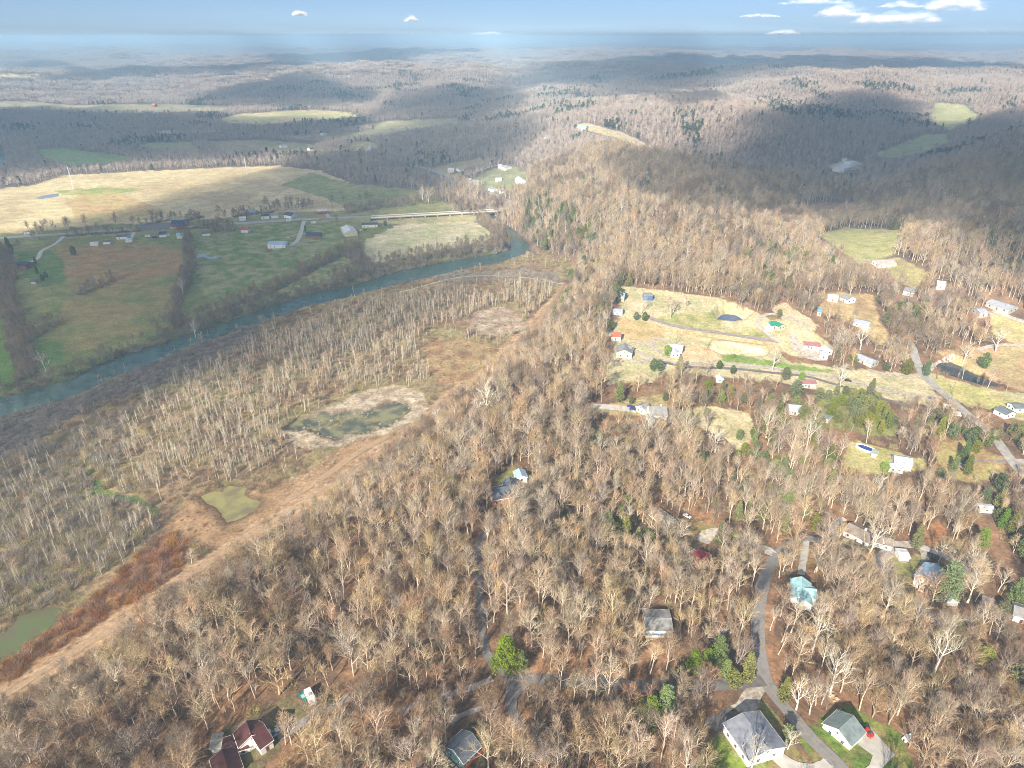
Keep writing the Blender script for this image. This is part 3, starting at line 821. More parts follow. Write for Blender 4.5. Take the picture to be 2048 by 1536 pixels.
def patch(name, px, m, off=.3):
    P = [np.array(spot(x, y)[:2]) for x, y in px]
    P = dens(P + [P[0]], 6)[:-1]
    V, F = tess_polygon(P, 0)
    z = [h1(v[0], v[1]) + off for v in V]
    V = [(v[0], v[1], zz) for v, zz in zip(V, z)]
    return struct(mobj(name, V, F, m))
ribbon('power_line_clearing', [(262,158),(330,153),(400,150),(450,153),(520,156),(600,155),(700,152)], 16, mat('cleared_strip', (.5,.42,.32), .95, noise=.2, nscale=.02), off=1.5, step=25)
patch('driveway', [(1712,1470),(1742,1458),(1790,1512),(1765,1536),(1740,1560),(1700,1560),(1738,1532),(1745,1512),(1716,1490)], concrete)
patch('parking_lot', [(276,450),(345,445),(338,459),(280,463)], asphalt_d, .5)
patch('parking_lot', [(1655,334),(1690,322),(1722,328),(1690,342)], concrete, .6)
patch('farmyard', [(1600,700),(1650,705),(1655,722),(1630,722),(1605,715)], gravel, .3)

#@@SPLIT_TREES
# ------------------------------------------------------------------ bare trees
def rot_dir(d, ang, az):
    d = d / np.linalg.norm(d)
    u = np.cross(d, (0, 0, 1.0)) if abs(d[2]) < .99 else np.array([1.0, 0, 0])
    u /= np.linalg.norm(u); v = np.cross(d, u)
    return d * cos(ang) + (u * cos(az) + v * sin(az)) * sin(ang)

def bare_tree_meshes(Ht, spread, seed, fork=.38, n1=9, n2=6, n3=6, n4=4, thick=1.0, up=.35, mats=None, name='tree', twig=1.0, lim=1.0, top=.66):
    rs = random.Random(seed)
    T = MB(); C = MB(); LF = []
    st = random.getstate(); random.seed(seed)
    lean = np.array([rs.uniform(-.05, .05), rs.uniform(-.05, .05), 1.0])
    pts = []; rad = []
    nseg = 6
    p = np.array([0, 0, -.6]); r0 = Ht * .013 * thick + .05
    for i in range(nseg + 1):
        f = i / nseg
        pts.append(p.copy()); rad.append(r0 * (1.25 if i == 0 else 1) * (1 - .75 * f))
        p = p + lean * (Ht * top / nseg) + np.array([rs.uniform(-.25, .25), rs.uniform(-.25, .25), 0])
    T.tube(pts, rad, 6)
    def along(f):
        g = f * nseg; i = min(int(g), nseg - 1); t = g - i
        return pts[i] * (1 - t) + pts[i + 1] * t, rad[i] * (1 - t) + rad[i + 1] * t
    def limb(p, d, L, r, lvl):
        q = p.copy(); P = [q.copy()]; n = 3 if lvl < 2 else 2
        dd = d / np.linalg.norm(d)
        for i in range(n):
            dd = dd + np.array([rs.uniform(-.13, .13), rs.uniform(-.13, .13), rs.uniform(-.06, .2) * up / .35])
            dd /= np.linalg.norm(dd)
            q = q + dd * L / n; P.append(q.copy())
        R = [r * (1 - .7 * i / n) for i in range(n + 1)]
        return P, R
    for i in range(n1):
        f = (fork + (1 - fork) * (i + rs.random() * .8) / n1)
        b, br = along(min(f, .99))
        az = i * 2.4 + rs.uniform(-.4, .4)
        ang = radians(rs.uniform(34, 62) * (1.0 - .55 * f)) * spread
        L = Ht * rs.uniform(.24, .35) * (1.12 - .45 * f) * lim
        nf0 = len(C.F)
        P1, R1_ = limb(b, rot_dir(lean, ang, az), L, br * .5 + .03, 0)
        C.tube(P1, R1_, 4, False); LF.extend(range(nf0, len(C.F)))
        for j in range(n2):
            g = .28 + .72 * (j + rs.random()) / n2
            k = min(int(g * (len(P1) - 1)), len(P1) - 2); t = g * (len(P1) - 1) - k
            b2 = P1[k] * (1 - t) + P1[k + 1] * t; dl = P1[k + 1] - P1[k]
            L2 = L * rs.uniform(.48, .72) * (1.2 - .5 * g)
            P2, R2 = limb(b2, rot_dir(dl, radians(rs.uniform(22, 48)), rs.uniform(0, 6.28)), L2, (.035 + .025 * thick), 1)
            nf0 = len(C.F); C.tube(P2, R2, 3, False); LF.extend(range(nf0, len(C.F)))
            for k3 in range(n3):
                g3 = .25 + .75 * (k3 + rs.random()) / n3
                kk = min(int(g3 * (len(P2) - 1)), len(P2) - 2); t = g3 * (len(P2) - 1) - kk
                b3 = P2[kk] * (1 - t) + P2[kk + 1] * t; dl = P2[kk + 1] - P2[kk]
                L3 = L2 * rs.uniform(.45, .75)
                d3 = rot_dir(dl, radians(rs.uniform(20, 50)), rs.uniform(0, 6.28)) + np.array([0, 0, .15])
                e3 = b3 + d3 / np.linalg.norm(d3) * L3
                C.tube([b3, e3], [.035 * twig, .012 * twig], 3, False)
                for k4 in range(n4):
                    g4 = .2 + .8 * rs.random()
                    b4 = b3 * (1 - g4) + e3 * g4
                    d4 = rot_dir(d3, radians(rs.uniform(18, 55)), rs.uniform(0, 6.28)) + np.array([0, 0, .1])
                    C.blade(b4, b4 + d4 / np.linalg.norm(d4) * L3 * rs.uniform(.5, .9), .022 * twig)
    random.setstate(st)
    tm = mesh_from(name + '_trunk', T.V, T.F, (mats[0],), True)
    ci = np.ones(len(C.F), int); ci[LF] = 0
    cm = mesh_from(name + '_crown', C.V, C.F, mats, False, ci)
    jm = mesh_from(name, T.V + C.V, T.F + [tuple(i + len(T.V) for i in f) for f in C.F], mats, False, [0] * len(T.F) + list(ci))
    return tm, cm, jm

bark_tan = mat('bark_tan', (.58, .47, .345), .9, noise=.2, nscale=3, rnd=.2, hue=.012)
twig_tan = mat('twig_tan', (.37, .275, .175), .9, rnd=.35, hue=.018)
bark_grey = mat('bark_grey', (.36, .29, .22), .9, noise=.2, nscale=3, rnd=.2, hue=.01)
twig_brown = mat('twig_brown', (.25, .175, .11), .9, rnd=.3, hue=.018)
bark_white = mat('bark_white', (.66, .62, .54), .8, noise=.15, nscale=2, rnd=.1)
twig_cream = mat('twig_cream', (.52, .45, .33), .9, rnd=.22, hue=.015)
twig_far = mat('twig_far', (.40, .325, .27), .9, rnd=.25, hue=.015)
bark_sap = mat('bark_sapling', (.60, .54, .44), .9, rnd=.2)
twig_sap = mat('twig_sapling', (.44, .375, .28), .9, rnd=.28, hue=.02)

SPECIES = {}
SPECIES['bare'] = [bare_tree_meshes(h, s, 100 + i, fork=f, mats=(bark_tan, twig_tan), name='bare_tree') for i, (h, s, f) in enumerate(
    [(21, 1.05, .30), (19, 1.2, .26), (23, .9, .38), (17, 1.25, .22), (20, 1.0, .40), (22, 1.1, .32), (18, .85, .34), (24, 1.0, .30)])]
SPECIES['slim'] = [bare_tree_meshes(h, s, 250 + i, fork=f, n1=8, n2=5, n3=4, n4=4, thick=.8, up=.5, mats=(bark_tan, twig_tan), name='slim_tree') for i, (h, s, f) in enumerate(
    [(20, .55, .5), (18, .6, .45), (22, .5, .55), (16, .7, .4)])]
SPECIES['dark'] = [bare_tree_meshes(h, s, 200 + i, fork=f, mats=(bark_grey, twig_brown), name='dark_tree') for i, (h, s, f) in enumerate(
    [(19, 1.0, .3), (16, 1.15, .22), (21, .85, .35), (15, 1.1, .2)])]
SPECIES['white'] = [bare_tree_meshes(h, s, 300 + i, fork=f, n1=7, n2=5, n3=5, n4=3, thick=1.35, mats=(bark_white, twig_cream), name='sycamore', twig=1.2) for i, (h, s, f) in enumerate(
    [(25, 1.0, .32), (22, 1.2, .25), (27, .8, .4)])]
SPECIES['sap'] = [bare_tree_meshes(h, .34, 400 + i, fork=.42, n1=9, n2=3, n3=2, n4=2, thick=.5, up=.7, lim=.6, top=.86, mats=(bark_sap, twig_sap), name='sapling', twig=1.0) for i, h in enumerate(
    [13, 11, 15, 12, 9])]

def low_tree(Ht, seed, m, w=.32, n=60, tw=.14):
    rs = random.Random(seed); st = random.getstate(); random.seed(seed)
    B = MB()
    B.tube([(0, 0, -1), (0, 0, Ht * .6)], [.28, .12], 3, False)
    for i in range(n):
        az = rs.uniform(0, 6.28); f = rs.uniform(.28, .75)
        b = np.array([0, 0, Ht * f * .8])
        a = radians(rs.uniform(8, 62)); L = Ht * rs.uniform(.25, .45)
        d = np.array([sin(a) * cos(az), sin(a) * sin(az), cos(a)])
        e = b + d * L * (w / .32)
        s0 = b + (e - b) * rs.uniform(0, .55)
        B.blade(s0, e + np.array([rs.uniform(-1, 1), rs.uniform(-1, 1), rs.uniform(0, 1)]), tw)
    random.setstate(st)
    return mesh_from('low_tree', B.V, B.F, (m,), False)
LOW = [low_tree(h, 500 + i, twig_far) for i, h in enumerate([16, 14, 17, 13, 15, 16])]

# ------------------------------------------------------------------ evergreens, brush and reeds
def needle_clump(B, c, r, n, rs, flat=.6, s=.35):
    for _ in range(n):
        v = np.array([rs.gauss(0, 1), rs.gauss(0, 1), rs.gauss(0, 1)]); v /= np.linalg.norm(v) + 1e-9
        p = np.asarray(c) + v * np.array([1, 1, flat]) * r * rs.uniform(.5, 1.0)
        a = v + np.array([0, 0, .5]); a /= np.linalg.norm(a)
        u = np.cross(a, [rs.gauss(0, 1), rs.gauss(0, 1), rs.gauss(0, 1)]); u /= np.linalg.norm(u) + 1e-9
        w = np.cross(a, u)
        k = len(B.V); q = s * rs.uniform(.7, 1.4)
        B.V += [tuple(p - u * q), tuple(p + u * q * .8), tuple(p + (a * .6 + w) * q * 1.5)]
        B.F.append((k, k + 1, k + 2))

def pine(Ht, seed, m, bm, full=1.0):
    rs = random.Random(seed)
    T = MB(); C = MB()
    T.tube([(0, 0, -.5), (.1, 0, Ht * .5), (0, .1, Ht * .95)], [Ht * .014, Ht * .01, .04], 6)
    nw = int(Ht * .85)
    for i in range(nw):
        f = .22 + .76 * i / nw
        L = Ht * .21 * (1 - (f - .22) / .8) ** .7 * full + .5
        nb = 6
        for k in range(nb):
            az = k * 6.28 / nb + i * .9 + rs.uniform(-.3, .3)
            l = L * rs.uniform(.65, 1.1)
            z = Ht * f
            e = np.array([cos(az) * l, sin(az) * l, z + l * rs.uniform(.0, .25)])
            C.tube([(0, 0, z), e], [.06, .02], 3, False)
            for g in (.45, .75, 1.0):
                c = np.array([0, 0, z]) * (1 - g) + e * g
                needle_clump(C, c, l * .27 + .25, 14, rs, .5, .26)
    return [mesh_from('pine_trunk', T.V, T.F, (bm,), True), mesh_from('pine_crown', C.V, C.F, (m,), False),
            mesh_from('pine', T.V + C.V, T.F + [tuple(i + len(T.V) for i in f) for f in C.F], (bm, m), False, [0] * len(T.F) + [1] * len(C.F))]

def cedar(Ht, wid, seed, m, bm, shape='cone'):
    rs = random.Random(seed)
    T = MB(); C = MB()
    T.tube([(0, 0, -.5), (0, 0, Ht * .8)], [Ht * .02, .05], 5)
    n = int(26 * Ht)
    for i in range(n):
        f = rs.random() ** .8
        az = rs.uniform(0, 6.28)
        if shape == 'cone':
            rr = wid * (1 - f) ** .75 * (0.8 + .25 * sin(az * 3 + f * 9)) * min(1, .45 + f * 4)
        else:
            rr = wid * math.sqrt(max(0, 1 - (2 * f - .9) ** 2 * .9)) * (0.82 + .25 * sin(az * 4 + f * 7) * cos(f * 11))
        q = rr * rs.uniform(.72, 1.0)
        needle_clump(C, (cos(az) * q, sin(az) * q, Ht * (.06 + .92 * f)), .45, 7, rs, .8, .24)
    return [mesh_from('cedar_trunk', T.V, T.F, (bm,), True), mesh_from('cedar_crown', C.V, C.F, (m,), False),
            mesh_from('cedar', T.V + C.V, T.F + [tuple(i + len(T.V) for i in f) for f in C.F], (bm, m), False, [0] * len(T.F) + [1] * len(C.F))]

g_pine = mat('pine_needles', (.14, .185, .045), .85, rnd=.2, hue=.012, spec=.2)
g_cedar = mat('cedar_foliage', (.165, .175, .05), .9, rnd=.25, hue=.02, spec=.15)
g_dark = mat('dark_evergreen', (.10, .135, .04), .9, rnd=.25, hue=.02, spec=.15)
g_bright = mat('bright_evergreen', (.19, .31, .025), .85, rnd=.12, spec=.2)
bark_ev = mat('evergreen_bark', (.16, .11, .08), .95)
SPECIES['pine'] = [pine(17, 1, g_pine, bark_ev, 1.1), pine(14, 2, g_pine, bark_ev, 1.0), pine(19, 3, g_pine, bark_ev, .9)]
SPECIES['cedar'] = [cedar(9, 2.6, 4, g_cedar, bark_ev), cedar(7, 2.6, 5, g_cedar, bark_ev, 'round'), cedar(11, 2.8, 6, g_cedar, bark_ev)]
SPECIES['darkcedar'] = [cedar(8, 2.8, 7, g_dark, bark_ev, 'round'), cedar(10, 2.6, 8, g_dark, bark_ev)]
SPECIES['bright'] = [cedar(12, 4.0, 9, g_bright, bark_ev, 'round'), cedar(10, 3.8, 10, g_bright, bark_ev, 'round')]

def low_cedar(seed, m, Ht=9, w=2.6):
    rs = random.Random(seed); C = MB()
    for i in range(26):
        f = rs.random(); az = rs.uniform(0, 6.28)
        needle_clump(C, (cos(az) * w * (1 - f) ** .6 * .7, sin(az) * w * (1 - f) ** .6 * .7, Ht * (.1 + .85 * f)), .9, 5, rs, .8, .8)
    return mesh_from('low_evergreen', C.V, C.F, (m,), False)
g_far = mat('far_evergreen', (.045, .065, .035), .9, rnd=.3)
LOWC = [low_cedar(31, g_far), low_cedar(32, g_far, 11, 3), low_cedar(33, g_far, 9, 3)]

def brush(seed, m, h=3.0, w=2.5, n=90, tw=.05):
    rs = random.Random(seed); st = random.getstate(); random.seed(seed); B = MB()
    for i in range(n):
        az = rs.uniform(0, 6.28); q = rs.random() ** .5 * w * .6
        b = np.array([cos(az) * q, sin(az) * q, -.2])
        a = radians(rs.uniform(0, 55)); d = np.array([sin(a) * cos(az + rs.uniform(-1, 1)), sin(a) * sin(az + rs.uniform(-1, 1)), cos(a)])
        e = b + d * h * rs.uniform(.5, 1.1)
        B.blade(b + (e - b) * .2 * rs.random(), e, tw)
        if i % 2:
            mid = b + (e - b) * .6
            B.blade(mid, mid + rot_dir(d, .7, rs.uniform(0, 6.28)) * h * .4, tw * .8)
    random.setstate(st)
    return mesh_from('brush', B.V, B.F, (m,), False)
m_brush = mat('brush_brown', (.25, .165, .10), .95, rnd=.35, hue=.02)
m_brush_g = mat('brush_grey', (.29, .245, .20), .95, rnd=.3, hue=.015)
m_brush_o = mat('brush_olive', (.34, .28, .14), .95, rnd=.3, hue=.03)
m_reed = mat('reed_russet', (.30, .155, .07), .95, rnd=.35, hue=.02)
m_reedp = mat('reed_pale', (.50, .42, .31), .95, rnd=.2, hue=.01)
BR = [brush(41, m_brush), brush(42, m_brush, 4, 3), brush(43, m_brush, 2.2, 2)]
BRG = [brush(44, m_brush_g), brush(45, m_brush_g, 4.5, 3.2, 130)]
BRO = [brush(46, m_brush_o, 2.6, 2.6, 110), brush(47, m_brush_o, 3.6, 2.6, 110)]
REED = [brush(48, m_reed, 4.2, 2.4, 130, .05), brush(49, m_reed, 3.4, 2.2, 120, .05)]
REEDP = [brush(50, m_reedp, 1.3, 1.6, 80, .05), brush(51, m_reedp, 1.8, 1.8, 90, .05)]

# ------------------------------------------------------------------ scattering
def road_clear(x, y, margin=2.0):
    ok = np.ones(x.shape, bool)
    for P, w in ROAD_LINES:
        ww = (max(w) if hasattr(w, '__len__') else w) * .5 + margin
        lo = P.min(0) - ww; hi = P.max(0) + ww
        m = (x > lo[0]) & (x < hi[0]) & (y > lo[1]) & (y < hi[1]) & ok
        if not m.any():
            continue
        idx = np.where(m)[0]
        Q = P[::2]
        d2 = np.full(len(idx), 1e9)
        for c in range(0, len(Q), 64):
            q = Q[c:c + 64]
            d2 = np.minimum(d2, ((x[idx, None] - q[None, :, 0]) ** 2 + (y[idx, None] - q[None, :, 1]) ** 2).min(1))
        ok[idx[d2 < ww * ww]] = False
    return ok

def jgrid(r0, r1, sp, th=0.70, jit=.9):
    th = 1.0 if r1 < 1300 else th
    n = int(2 * r1 / sp) + 2
    xs = np.arange(-r1 * sin(th) * 1.05, r1 * sin(th) * 1.05, sp)
    ys = np.arange(max(0, r0 * cos(th) * .95), r1, sp)
    X, Y = np.meshgrid(xs, ys)
    X = X + (rng.random(X.shape) - .5) * sp * jit + (np.arange(len(ys)) % 2)[:, None] * sp * .5
    Y = Y + (rng.random(Y.shape) - .5) * sp * jit
    X = X.ravel(); Y = Y.ravel()
    R = np.hypot(X, Y); T = np.abs(np.arctan2(X, Y))
    ax, ay, ad = project(X, Y, 15.0)
    m = (R > r0) & (R < r1) & (T < th) & (ad > 40) & (ax > -260) & (ax < 2300) & (ay < 1800)
    return X[m], Y[m]

KEEPOUT = []   # (x, y, radius) around buildings and single objects
def keep_clear(x, y):
    ok = np.ones(x.shape, bool)
    for kx, ky, kr in KEEPOUT:
        ok &= (x - kx) ** 2 + (y - ky) ** 2 > kr * kr
    return ok
def in_water(x, y, grow=1.5):
    out = np.zeros(x.shape, bool)
    for n, P, lv, b in WATER_W:
        A = np.array(P); lo = A.min(0) - 5; hi = A.max(0) + 5
        m = (x > lo[0]) & (x < hi[0]) & (y > lo[1]) & (y < hi[1])
        if m.any():
            d, _ = dist_poly(x[m], y[m], A, True)
            out[m] |= inpoly(x[m], y[m], A) | (d < grow)
    return out

pond_reeds = True
def scatter_nodes(meshes):
    """geometry nodes: one instance of one of the meshes on each point, with its own turn and size"""
    ng = bpy.data.node_groups.new('scatter', 'GeometryNodeTree')
    ng.interface.new_socket('Geometry', in_out='INPUT', socket_type='NodeSocketGeometry')
    ng.interface.new_socket('Geometry', in_out='OUTPUT', socket_type='NodeSocketGeometry')
    N = ng.nodes; L = ng.links
    gi = N.new('NodeGroupInput'); go = N.new('NodeGroupOutput')
    g2i = N.new('GeometryNodeGeometryToInstance')
    for me in reversed(meshes):
        o = bpy.data.objects.new(me.name + '_source', me)
        oi = N.new('GeometryNodeObjectInfo'); oi.inputs['Object'].default_value = o; oi.inputs['As Instance'].default_value = True
        oi.transform_space = 'ORIGINAL'
        L.new(oi.outputs['Geometry'], g2i.inputs[0]) if len(meshes) == 1 else None
        if len(meshes) > 1:
            if 'join' not in locals():
                join = N.new('GeometryNodeJoinGeometry')
            L.new(oi.outputs['Geometry'], join.inputs[0])
    iop = N.new('GeometryNodeInstanceOnPoints')
    L.new(gi.outputs[0], iop.inputs['Points'])
    L.new(join.outputs[0] if len(meshes) > 1 else oi.outputs['Geometry'], iop.inputs['Instance'])
    iop.inputs['Pick Instance'].default_value = True
    def named(t, n):
        a = N.new('GeometryNodeInputNamedAttribute'); a.data_type = t; a.inputs['Name'].default_value = n
        return a.outputs['Attribute']
    L.new(named('INT', 'pick'), iop.inputs['Instance Index'])
    L.new(named('FLOAT_VECTOR', 'size'), iop.inputs['Scale'])
    e2r = N.new('FunctionNodeEulerToRotation')
    L.new(named('FLOAT_VECTOR', 'turn'), e2r.inputs[0]); L.new(e2r.outputs[0], iop.inputs['Rotation'])
    L.new(iop.outputs[0], go.inputs[0])
    return ng

def scatter(name, meshes, x, y, z, size, label, cat, squash=.12, kind='stuff', tilt=.05):
    n = len(x)
    if n == 0:
        return None
    me = bpy.data.meshes.new(name)
    me.vertices.add(n)
    me.vertices.foreach_set('co', np.stack([x, y, z], 1).astype(np.float32).ravel())
    a = me.attributes.new('pick', 'INT', 'POINT'); a.data.foreach_set('value', rng.integers(0, len(meshes), n).astype(np.int32))
    s = size[:, None] * (1 + (rng.random((n, 3)) - .5) * 2 * squash)
    a = me.attributes.new('size', 'FLOAT_VECTOR', 'POINT'); a.data.foreach_set('vector', s.astype(np.float32).ravel())
    t = np.stack([(rng.random(n) - .5) * 2 * tilt, (rng.random(n) - .5) * 2 * tilt, rng.random(n) * 6.283], 1)
    a = me.attributes.new('turn', 'FLOAT_VECTOR', 'POINT'); a.data.foreach_set('vector', t.astype(np.float32).ravel())
    o = link(bpy.data.objects.new(name, me))
    md = o.modifiers.new('scatter', 'NODES'); md.node_group = scatter_nodes(meshes)
    tag(o, label, cat, None, kind)
    return o

#@@SPLIT_BUILD
# ------------------------------------------------------------------ buildings
glass = mat('window_glass', (.03, .045, .06), .08, spec=.6)
trim_w = mat('white_trim', (.72, .71, .68), .6)
def wallm(c, k): return mat('wall_' + k, c, .8, noise=.08, nscale=.8)
W_WHITE = wallm((.74, .73, .69), 'white'); W_CREAM = wallm((.62, .54, .38), 'cream'); W_BRICK = mat('wall_brick', (.27, .10, .07), .9, noise=.2, nscale=2)
W_TEAL = wallm((.10, .20, .23), 'teal'); W_TAN = wallm((.42, .34, .26), 'tan'); W_GREY = wallm((.40, .40, .39), 'grey'); W_BLUE = wallm((.05, .14, .35), 'blue'); W_RED = wallm((.35, .06, .04), 'red')
def roofm(c, k, metal=False):
    if 'roof_' + k in MATS: return MATS['roof_' + k]
    m = mat('roof_' + k, c, .45 if metal else .85, noise=.24, nscale=.5, bump=.25 if not metal else 0, bscale=6)
    return m
R_SLATE = roofm((.085, .10, .125), 'slate'); R_GREY = roofm((.24, .235, .23), 'grey'); R_METAL = roofm((.20, .21, .24), 'metal', True); R_WHITE = roofm((.55, .56, .58), 'white', True)
R_BROWN = roofm((.23, .185, .15), 'brown'); R_MAROON = roofm((.075, .028, .026), 'maroon', True); R_TEAL = roofm((.30, .50, .52), 'teal', True); R_BLUE = roofm((.30, .42, .55), 'lightblue', True)
R_GREEN = roofm((.03, .22, .16), 'green', True); R_RED = roofm((.42, .05, .05), 'red', True); R_DGREY = roofm((.13, .15, .16), 'darkgrey'); R_RUST = roofm((.36, .13, .08), 'rust', True); R_NAVY = roofm((.03, .055, .11), 'navy')
R_GG = roofm((.17, .21, .21), 'greygreen'); R_DUSTY = roofm((.30, .14, .14), 'dustyred', True); R_SILVER = roofm((.37, .39, .43), 'silver', True)
door_m = mat('door_brown', (.18, .07, .04), .6); brick_ch = mat('chimney_brick', (.30, .11, .07), .9, noise=.2, nscale=3)
deck_red = mat('deck_red', (.28, .07, .035), .8, noise=.15, nscale=2)
deck_grey = mat('deck_grey', (.36, .36, .35), .8)

PROTO = {}
def win_part(parent, p, yaw, w=1.1, h=1.35, near=True, frame=None):
    """window on a wall: p = centre on the wall face, yaw = outward normal direction"""
    key = ('win', round(w, 1), round(h, 1), near)
    if key not in PROTO:
        B = MB()
        t = .12
        for x0, x1, z0, z1 in ((-w/2-t, -w/2, -h/2-t, h/2+t), (w/2, w/2+t, -h/2-t, h/2+t), (-w/2, w/2, h/2, h/2+t), (-w/2, w/2, -h/2-t, -h/2), (-w/2, w/2, -.03, .03)):
            B.box(x0, -.04, z0, x1, .07, z1)
        PROTO[key] = (mesh_from('window', B.V, B.F, (trim_w,)), mesh_from('pane', MB().box(-w/2, -.03, -h/2, w/2, .025, h/2).V, MB().box(0, 0, 0, 1, 1, 1).F, (glass,)))
    a, b = PROTO[key]
    rz = yaw + pi / 2
    if near:
        o = bpy.data.objects.new('window', a); link(o, parent); o.location = p; o.rotation_euler = (0, 0, rz)
        g = bpy.data.objects.new('pane', b); link(g, o)
    else:
        g = bpy.data.objects.new('window', b); link(g, parent); g.location = (p[0] + cos(yaw) * .02, p[1] + sin(yaw) * .02, p[2]); g.rotation_euler = (0, 0, rz)

def house(name, label, cat, wings, wall, roof, group=None, chimney=None, door=True, dormers=0, over=.45, keep=1.0, roof2=None, trim=True, wins=True):
    """wings: (x1,y1,x2,y2 ridge ends in the photo, width, wall height, pitch deg, kind)"""
    root = None
    for wi, wg in enumerate(wings):
        x1, y1, x2, y2, W, wh, pitch = wg[:7]
        kind = wg[7] if len(wg) > 7 else 'gable'
        rise = W / 2 * math.tan(radians(pitch)); hr = wh + rise
        a = spot((x1 + x2) / 2, (y1 + y2) / 2, hr)
        z0 = a[2]
        p1 = on_plane(x1, y1, z0 + hr); p2 = on_plane(x2, y2, z0 + hr)
        c = (p1 + p2) / 2; d = p2 - p1; L = max(np.linalg.norm(d), 3.0); yaw = atan2(d[1], d[0])
        if kind == 'hip': L = L + W * .8
        z0 = min(h1(c[0] + sx * L * .4 * cos(yaw), c[1] + sx * L * .4 * sin(yaw)) for sx in (-1, 0, 1)) + .25
        near = hypot(*c) < 520; mid = hypot(*c) < 900
        if root is None:
            root = thing(name, label, cat, (c[0], c[1], z0), 0, group); base = np.array([c[0], c[1], z0])
        KEEPOUT.append((c[0], c[1], (max(L, W) * .5 + 3.0) * keep))
        if near:
            q_ = c / np.linalg.norm(c); [KEEPOUT.append((c[0] - q_[0] * o_, c[1] - q_[1] * o_, W * .5 + 2.0)) for o_ in (8, 14)]
        elif mid:
            q_ = c / np.linalg.norm(c); [KEEPOUT.append((c[0] - q_[0] * o_, c[1] - q_[1] * o_, max(W, L * .8) * .5 + 2.0)) for o_ in (9, 18, 28)]
        if L > W * 1.3:
            for sx in (-.5, .5):
                KEEPOUT.append((c[0] + d[0] * sx, c[1] + d[1] * sx, (W * .5 + 2.5) * keep))
        o = np.array([c[0], c[1], z0]) - base
        cs, sn = cos(yaw), sin(yaw)
        eps = wi * .013
        def tr(v): return (o[0] + cs * v[0] - sn * v[1], o[1] + sn * v[0] + cs * v[1], o[2] + v[2])
        hw = W / 2 - eps; hl = L / 2
        B = MB()
        if kind in ('gable',):
            V = [(-hl, -hw, -2), (hl, -hw, -2), (hl, hw, -2), (-hl, hw, -2), (-hl, -hw, wh), (hl, -hw, wh), (hl, hw, wh), (-hl, hw, wh), (-hl, 0, hr - .03), (hl, 0, hr - .03)]
            F = [(3, 2, 1, 0), (0, 1, 5, 4), (2, 3, 7, 6), (1, 2, 6, 9, 5), (3, 0, 4, 8, 7), (4, 5, 9, 8), (6, 7, 8, 9)]
            B.V = V; B.F = F
        else:
            B.box(-hl, -hw, -2, hl, hw, wh)
        B.transform(tr); B.build('wall', wg[8] if len(wg) > 8 else wall, root)
        R = MB(); th = .22; ov = over; go = over * .8
        tn = math.tan(radians(pitch))
        if kind == 'gable':
            for s in (-1, 1):
                ye = s * (hw + ov); ze = wh - ov * tn
                n = len(R.V)
                for x in (-hl - go, hl + go):
                    R.V += [(x, 0, hr), (x, ye, ze), (x, ye, ze + th), (x, 0, hr + th)]
                f = [(0, 1, 2, 3), (7, 6, 5, 4), (3, 2, 6, 7), (1, 0, 4, 5), (2, 1, 5, 6), (0, 3, 7, 4)]
                R.F += [tuple(n + i for i in (q if s > 0 else q[::-1])) for q in f]
        elif kind == 'hip':
            ins = min(hl * .95, hw)
            n = 0
            zb = wh - .1
            R.V = [(-hl-ov, -hw-ov, zb), (hl+ov, -hw-ov, zb), (hl+ov, hw+ov, zb), (-hl-ov, hw+ov, zb), (-hl-ov, -hw-ov, zb+.2), (hl+ov, -hw-ov, zb+.2), (hl+ov, hw+ov, zb+.2), (-hl-ov, hw+ov, zb+.2),
                   (-hl + ins, 0, hr + .2), (hl - ins, 0, hr + .2)]
            R.F = [(3, 2, 1, 0), (0, 1, 5, 4), (1, 2, 6, 5), (2, 3, 7, 6), (3, 0, 4, 7), (4, 5, 9, 8), (5, 6, 9), (6, 7, 8, 9), (7, 4, 8)]
        else:
            R.box(-hl - ov, -hw - ov, wh + .01, hl + ov, hw + ov, wh + .3)
        R.transform(tr)
        ro = R.build('roof', wg[9] if len(wg) > 9 and wg[9] else roof, root)
        if near and trim and kind == 'gable':
            Fa = MB()
            for s in (-1, 1):
                ye = s * (hw + ov)
                Fa.box(-hl - go, min(ye, ye + s * .06), wh - ov * tn - .05, hl + go, max(ye, ye + s * .06), wh - ov * tn + th + .02)
                for e in (-1, 1):
                    x = e * (hl + go)
                    n = len(Fa.V)
                    for xx in (x, x + e * .05):
                        Fa.V += [(xx, 0, hr - .1), (xx, ye, wh - ov * tn - .1), (xx, ye, wh - ov * tn + th), (xx, 0, hr + th)]
                    Fa.F += [tuple(n + i for i in q) for q in [(0, 1, 2, 3), (7, 6, 5, 4), (3, 2, 6, 7), (1, 0, 4, 5), (2, 1, 5, 6), (0, 3, 7, 4)]]
            Fa.transform(tr); Fa.build('fascia', trim_w, root)
        if wins:
            sp = 3.2 if near else 5.0
            n = max(1, int((L - 1.2) / sp))
            for s in (-1, 1):
                for i in range(n):
                    if door and s == -1 and i == n // 2 and wi == 0:
                        continue
                    x = (i + .5 - n / 2) * (L - 1.0) / n
                    storeys = [1.7] if wh < 4.8 else [1.6, 4.3]
                    for zz in storeys:
                        if zz + .9 > wh + .3: continue
                        q = tr((x, s * hw, zz)); win_part(root, q, yaw + s * pi / 2, near=near)
            if near or mid:
                for e in (-1, 1):
                    for yy in ((-W * .22, W * .22) if W > 6.5 else (0,)):
                        q = tr((e * hl, yy, 1.7)); win_part(root, q, yaw + (0 if e > 0 else pi), near=near)
                    if near and rise > 1.8 and kind == 'gable':
                        q = tr((e * hl, 0, wh + rise * .3)); win_part(root, q, yaw + (0 if e > 0 else pi), w=.8, h=.9, near=near)
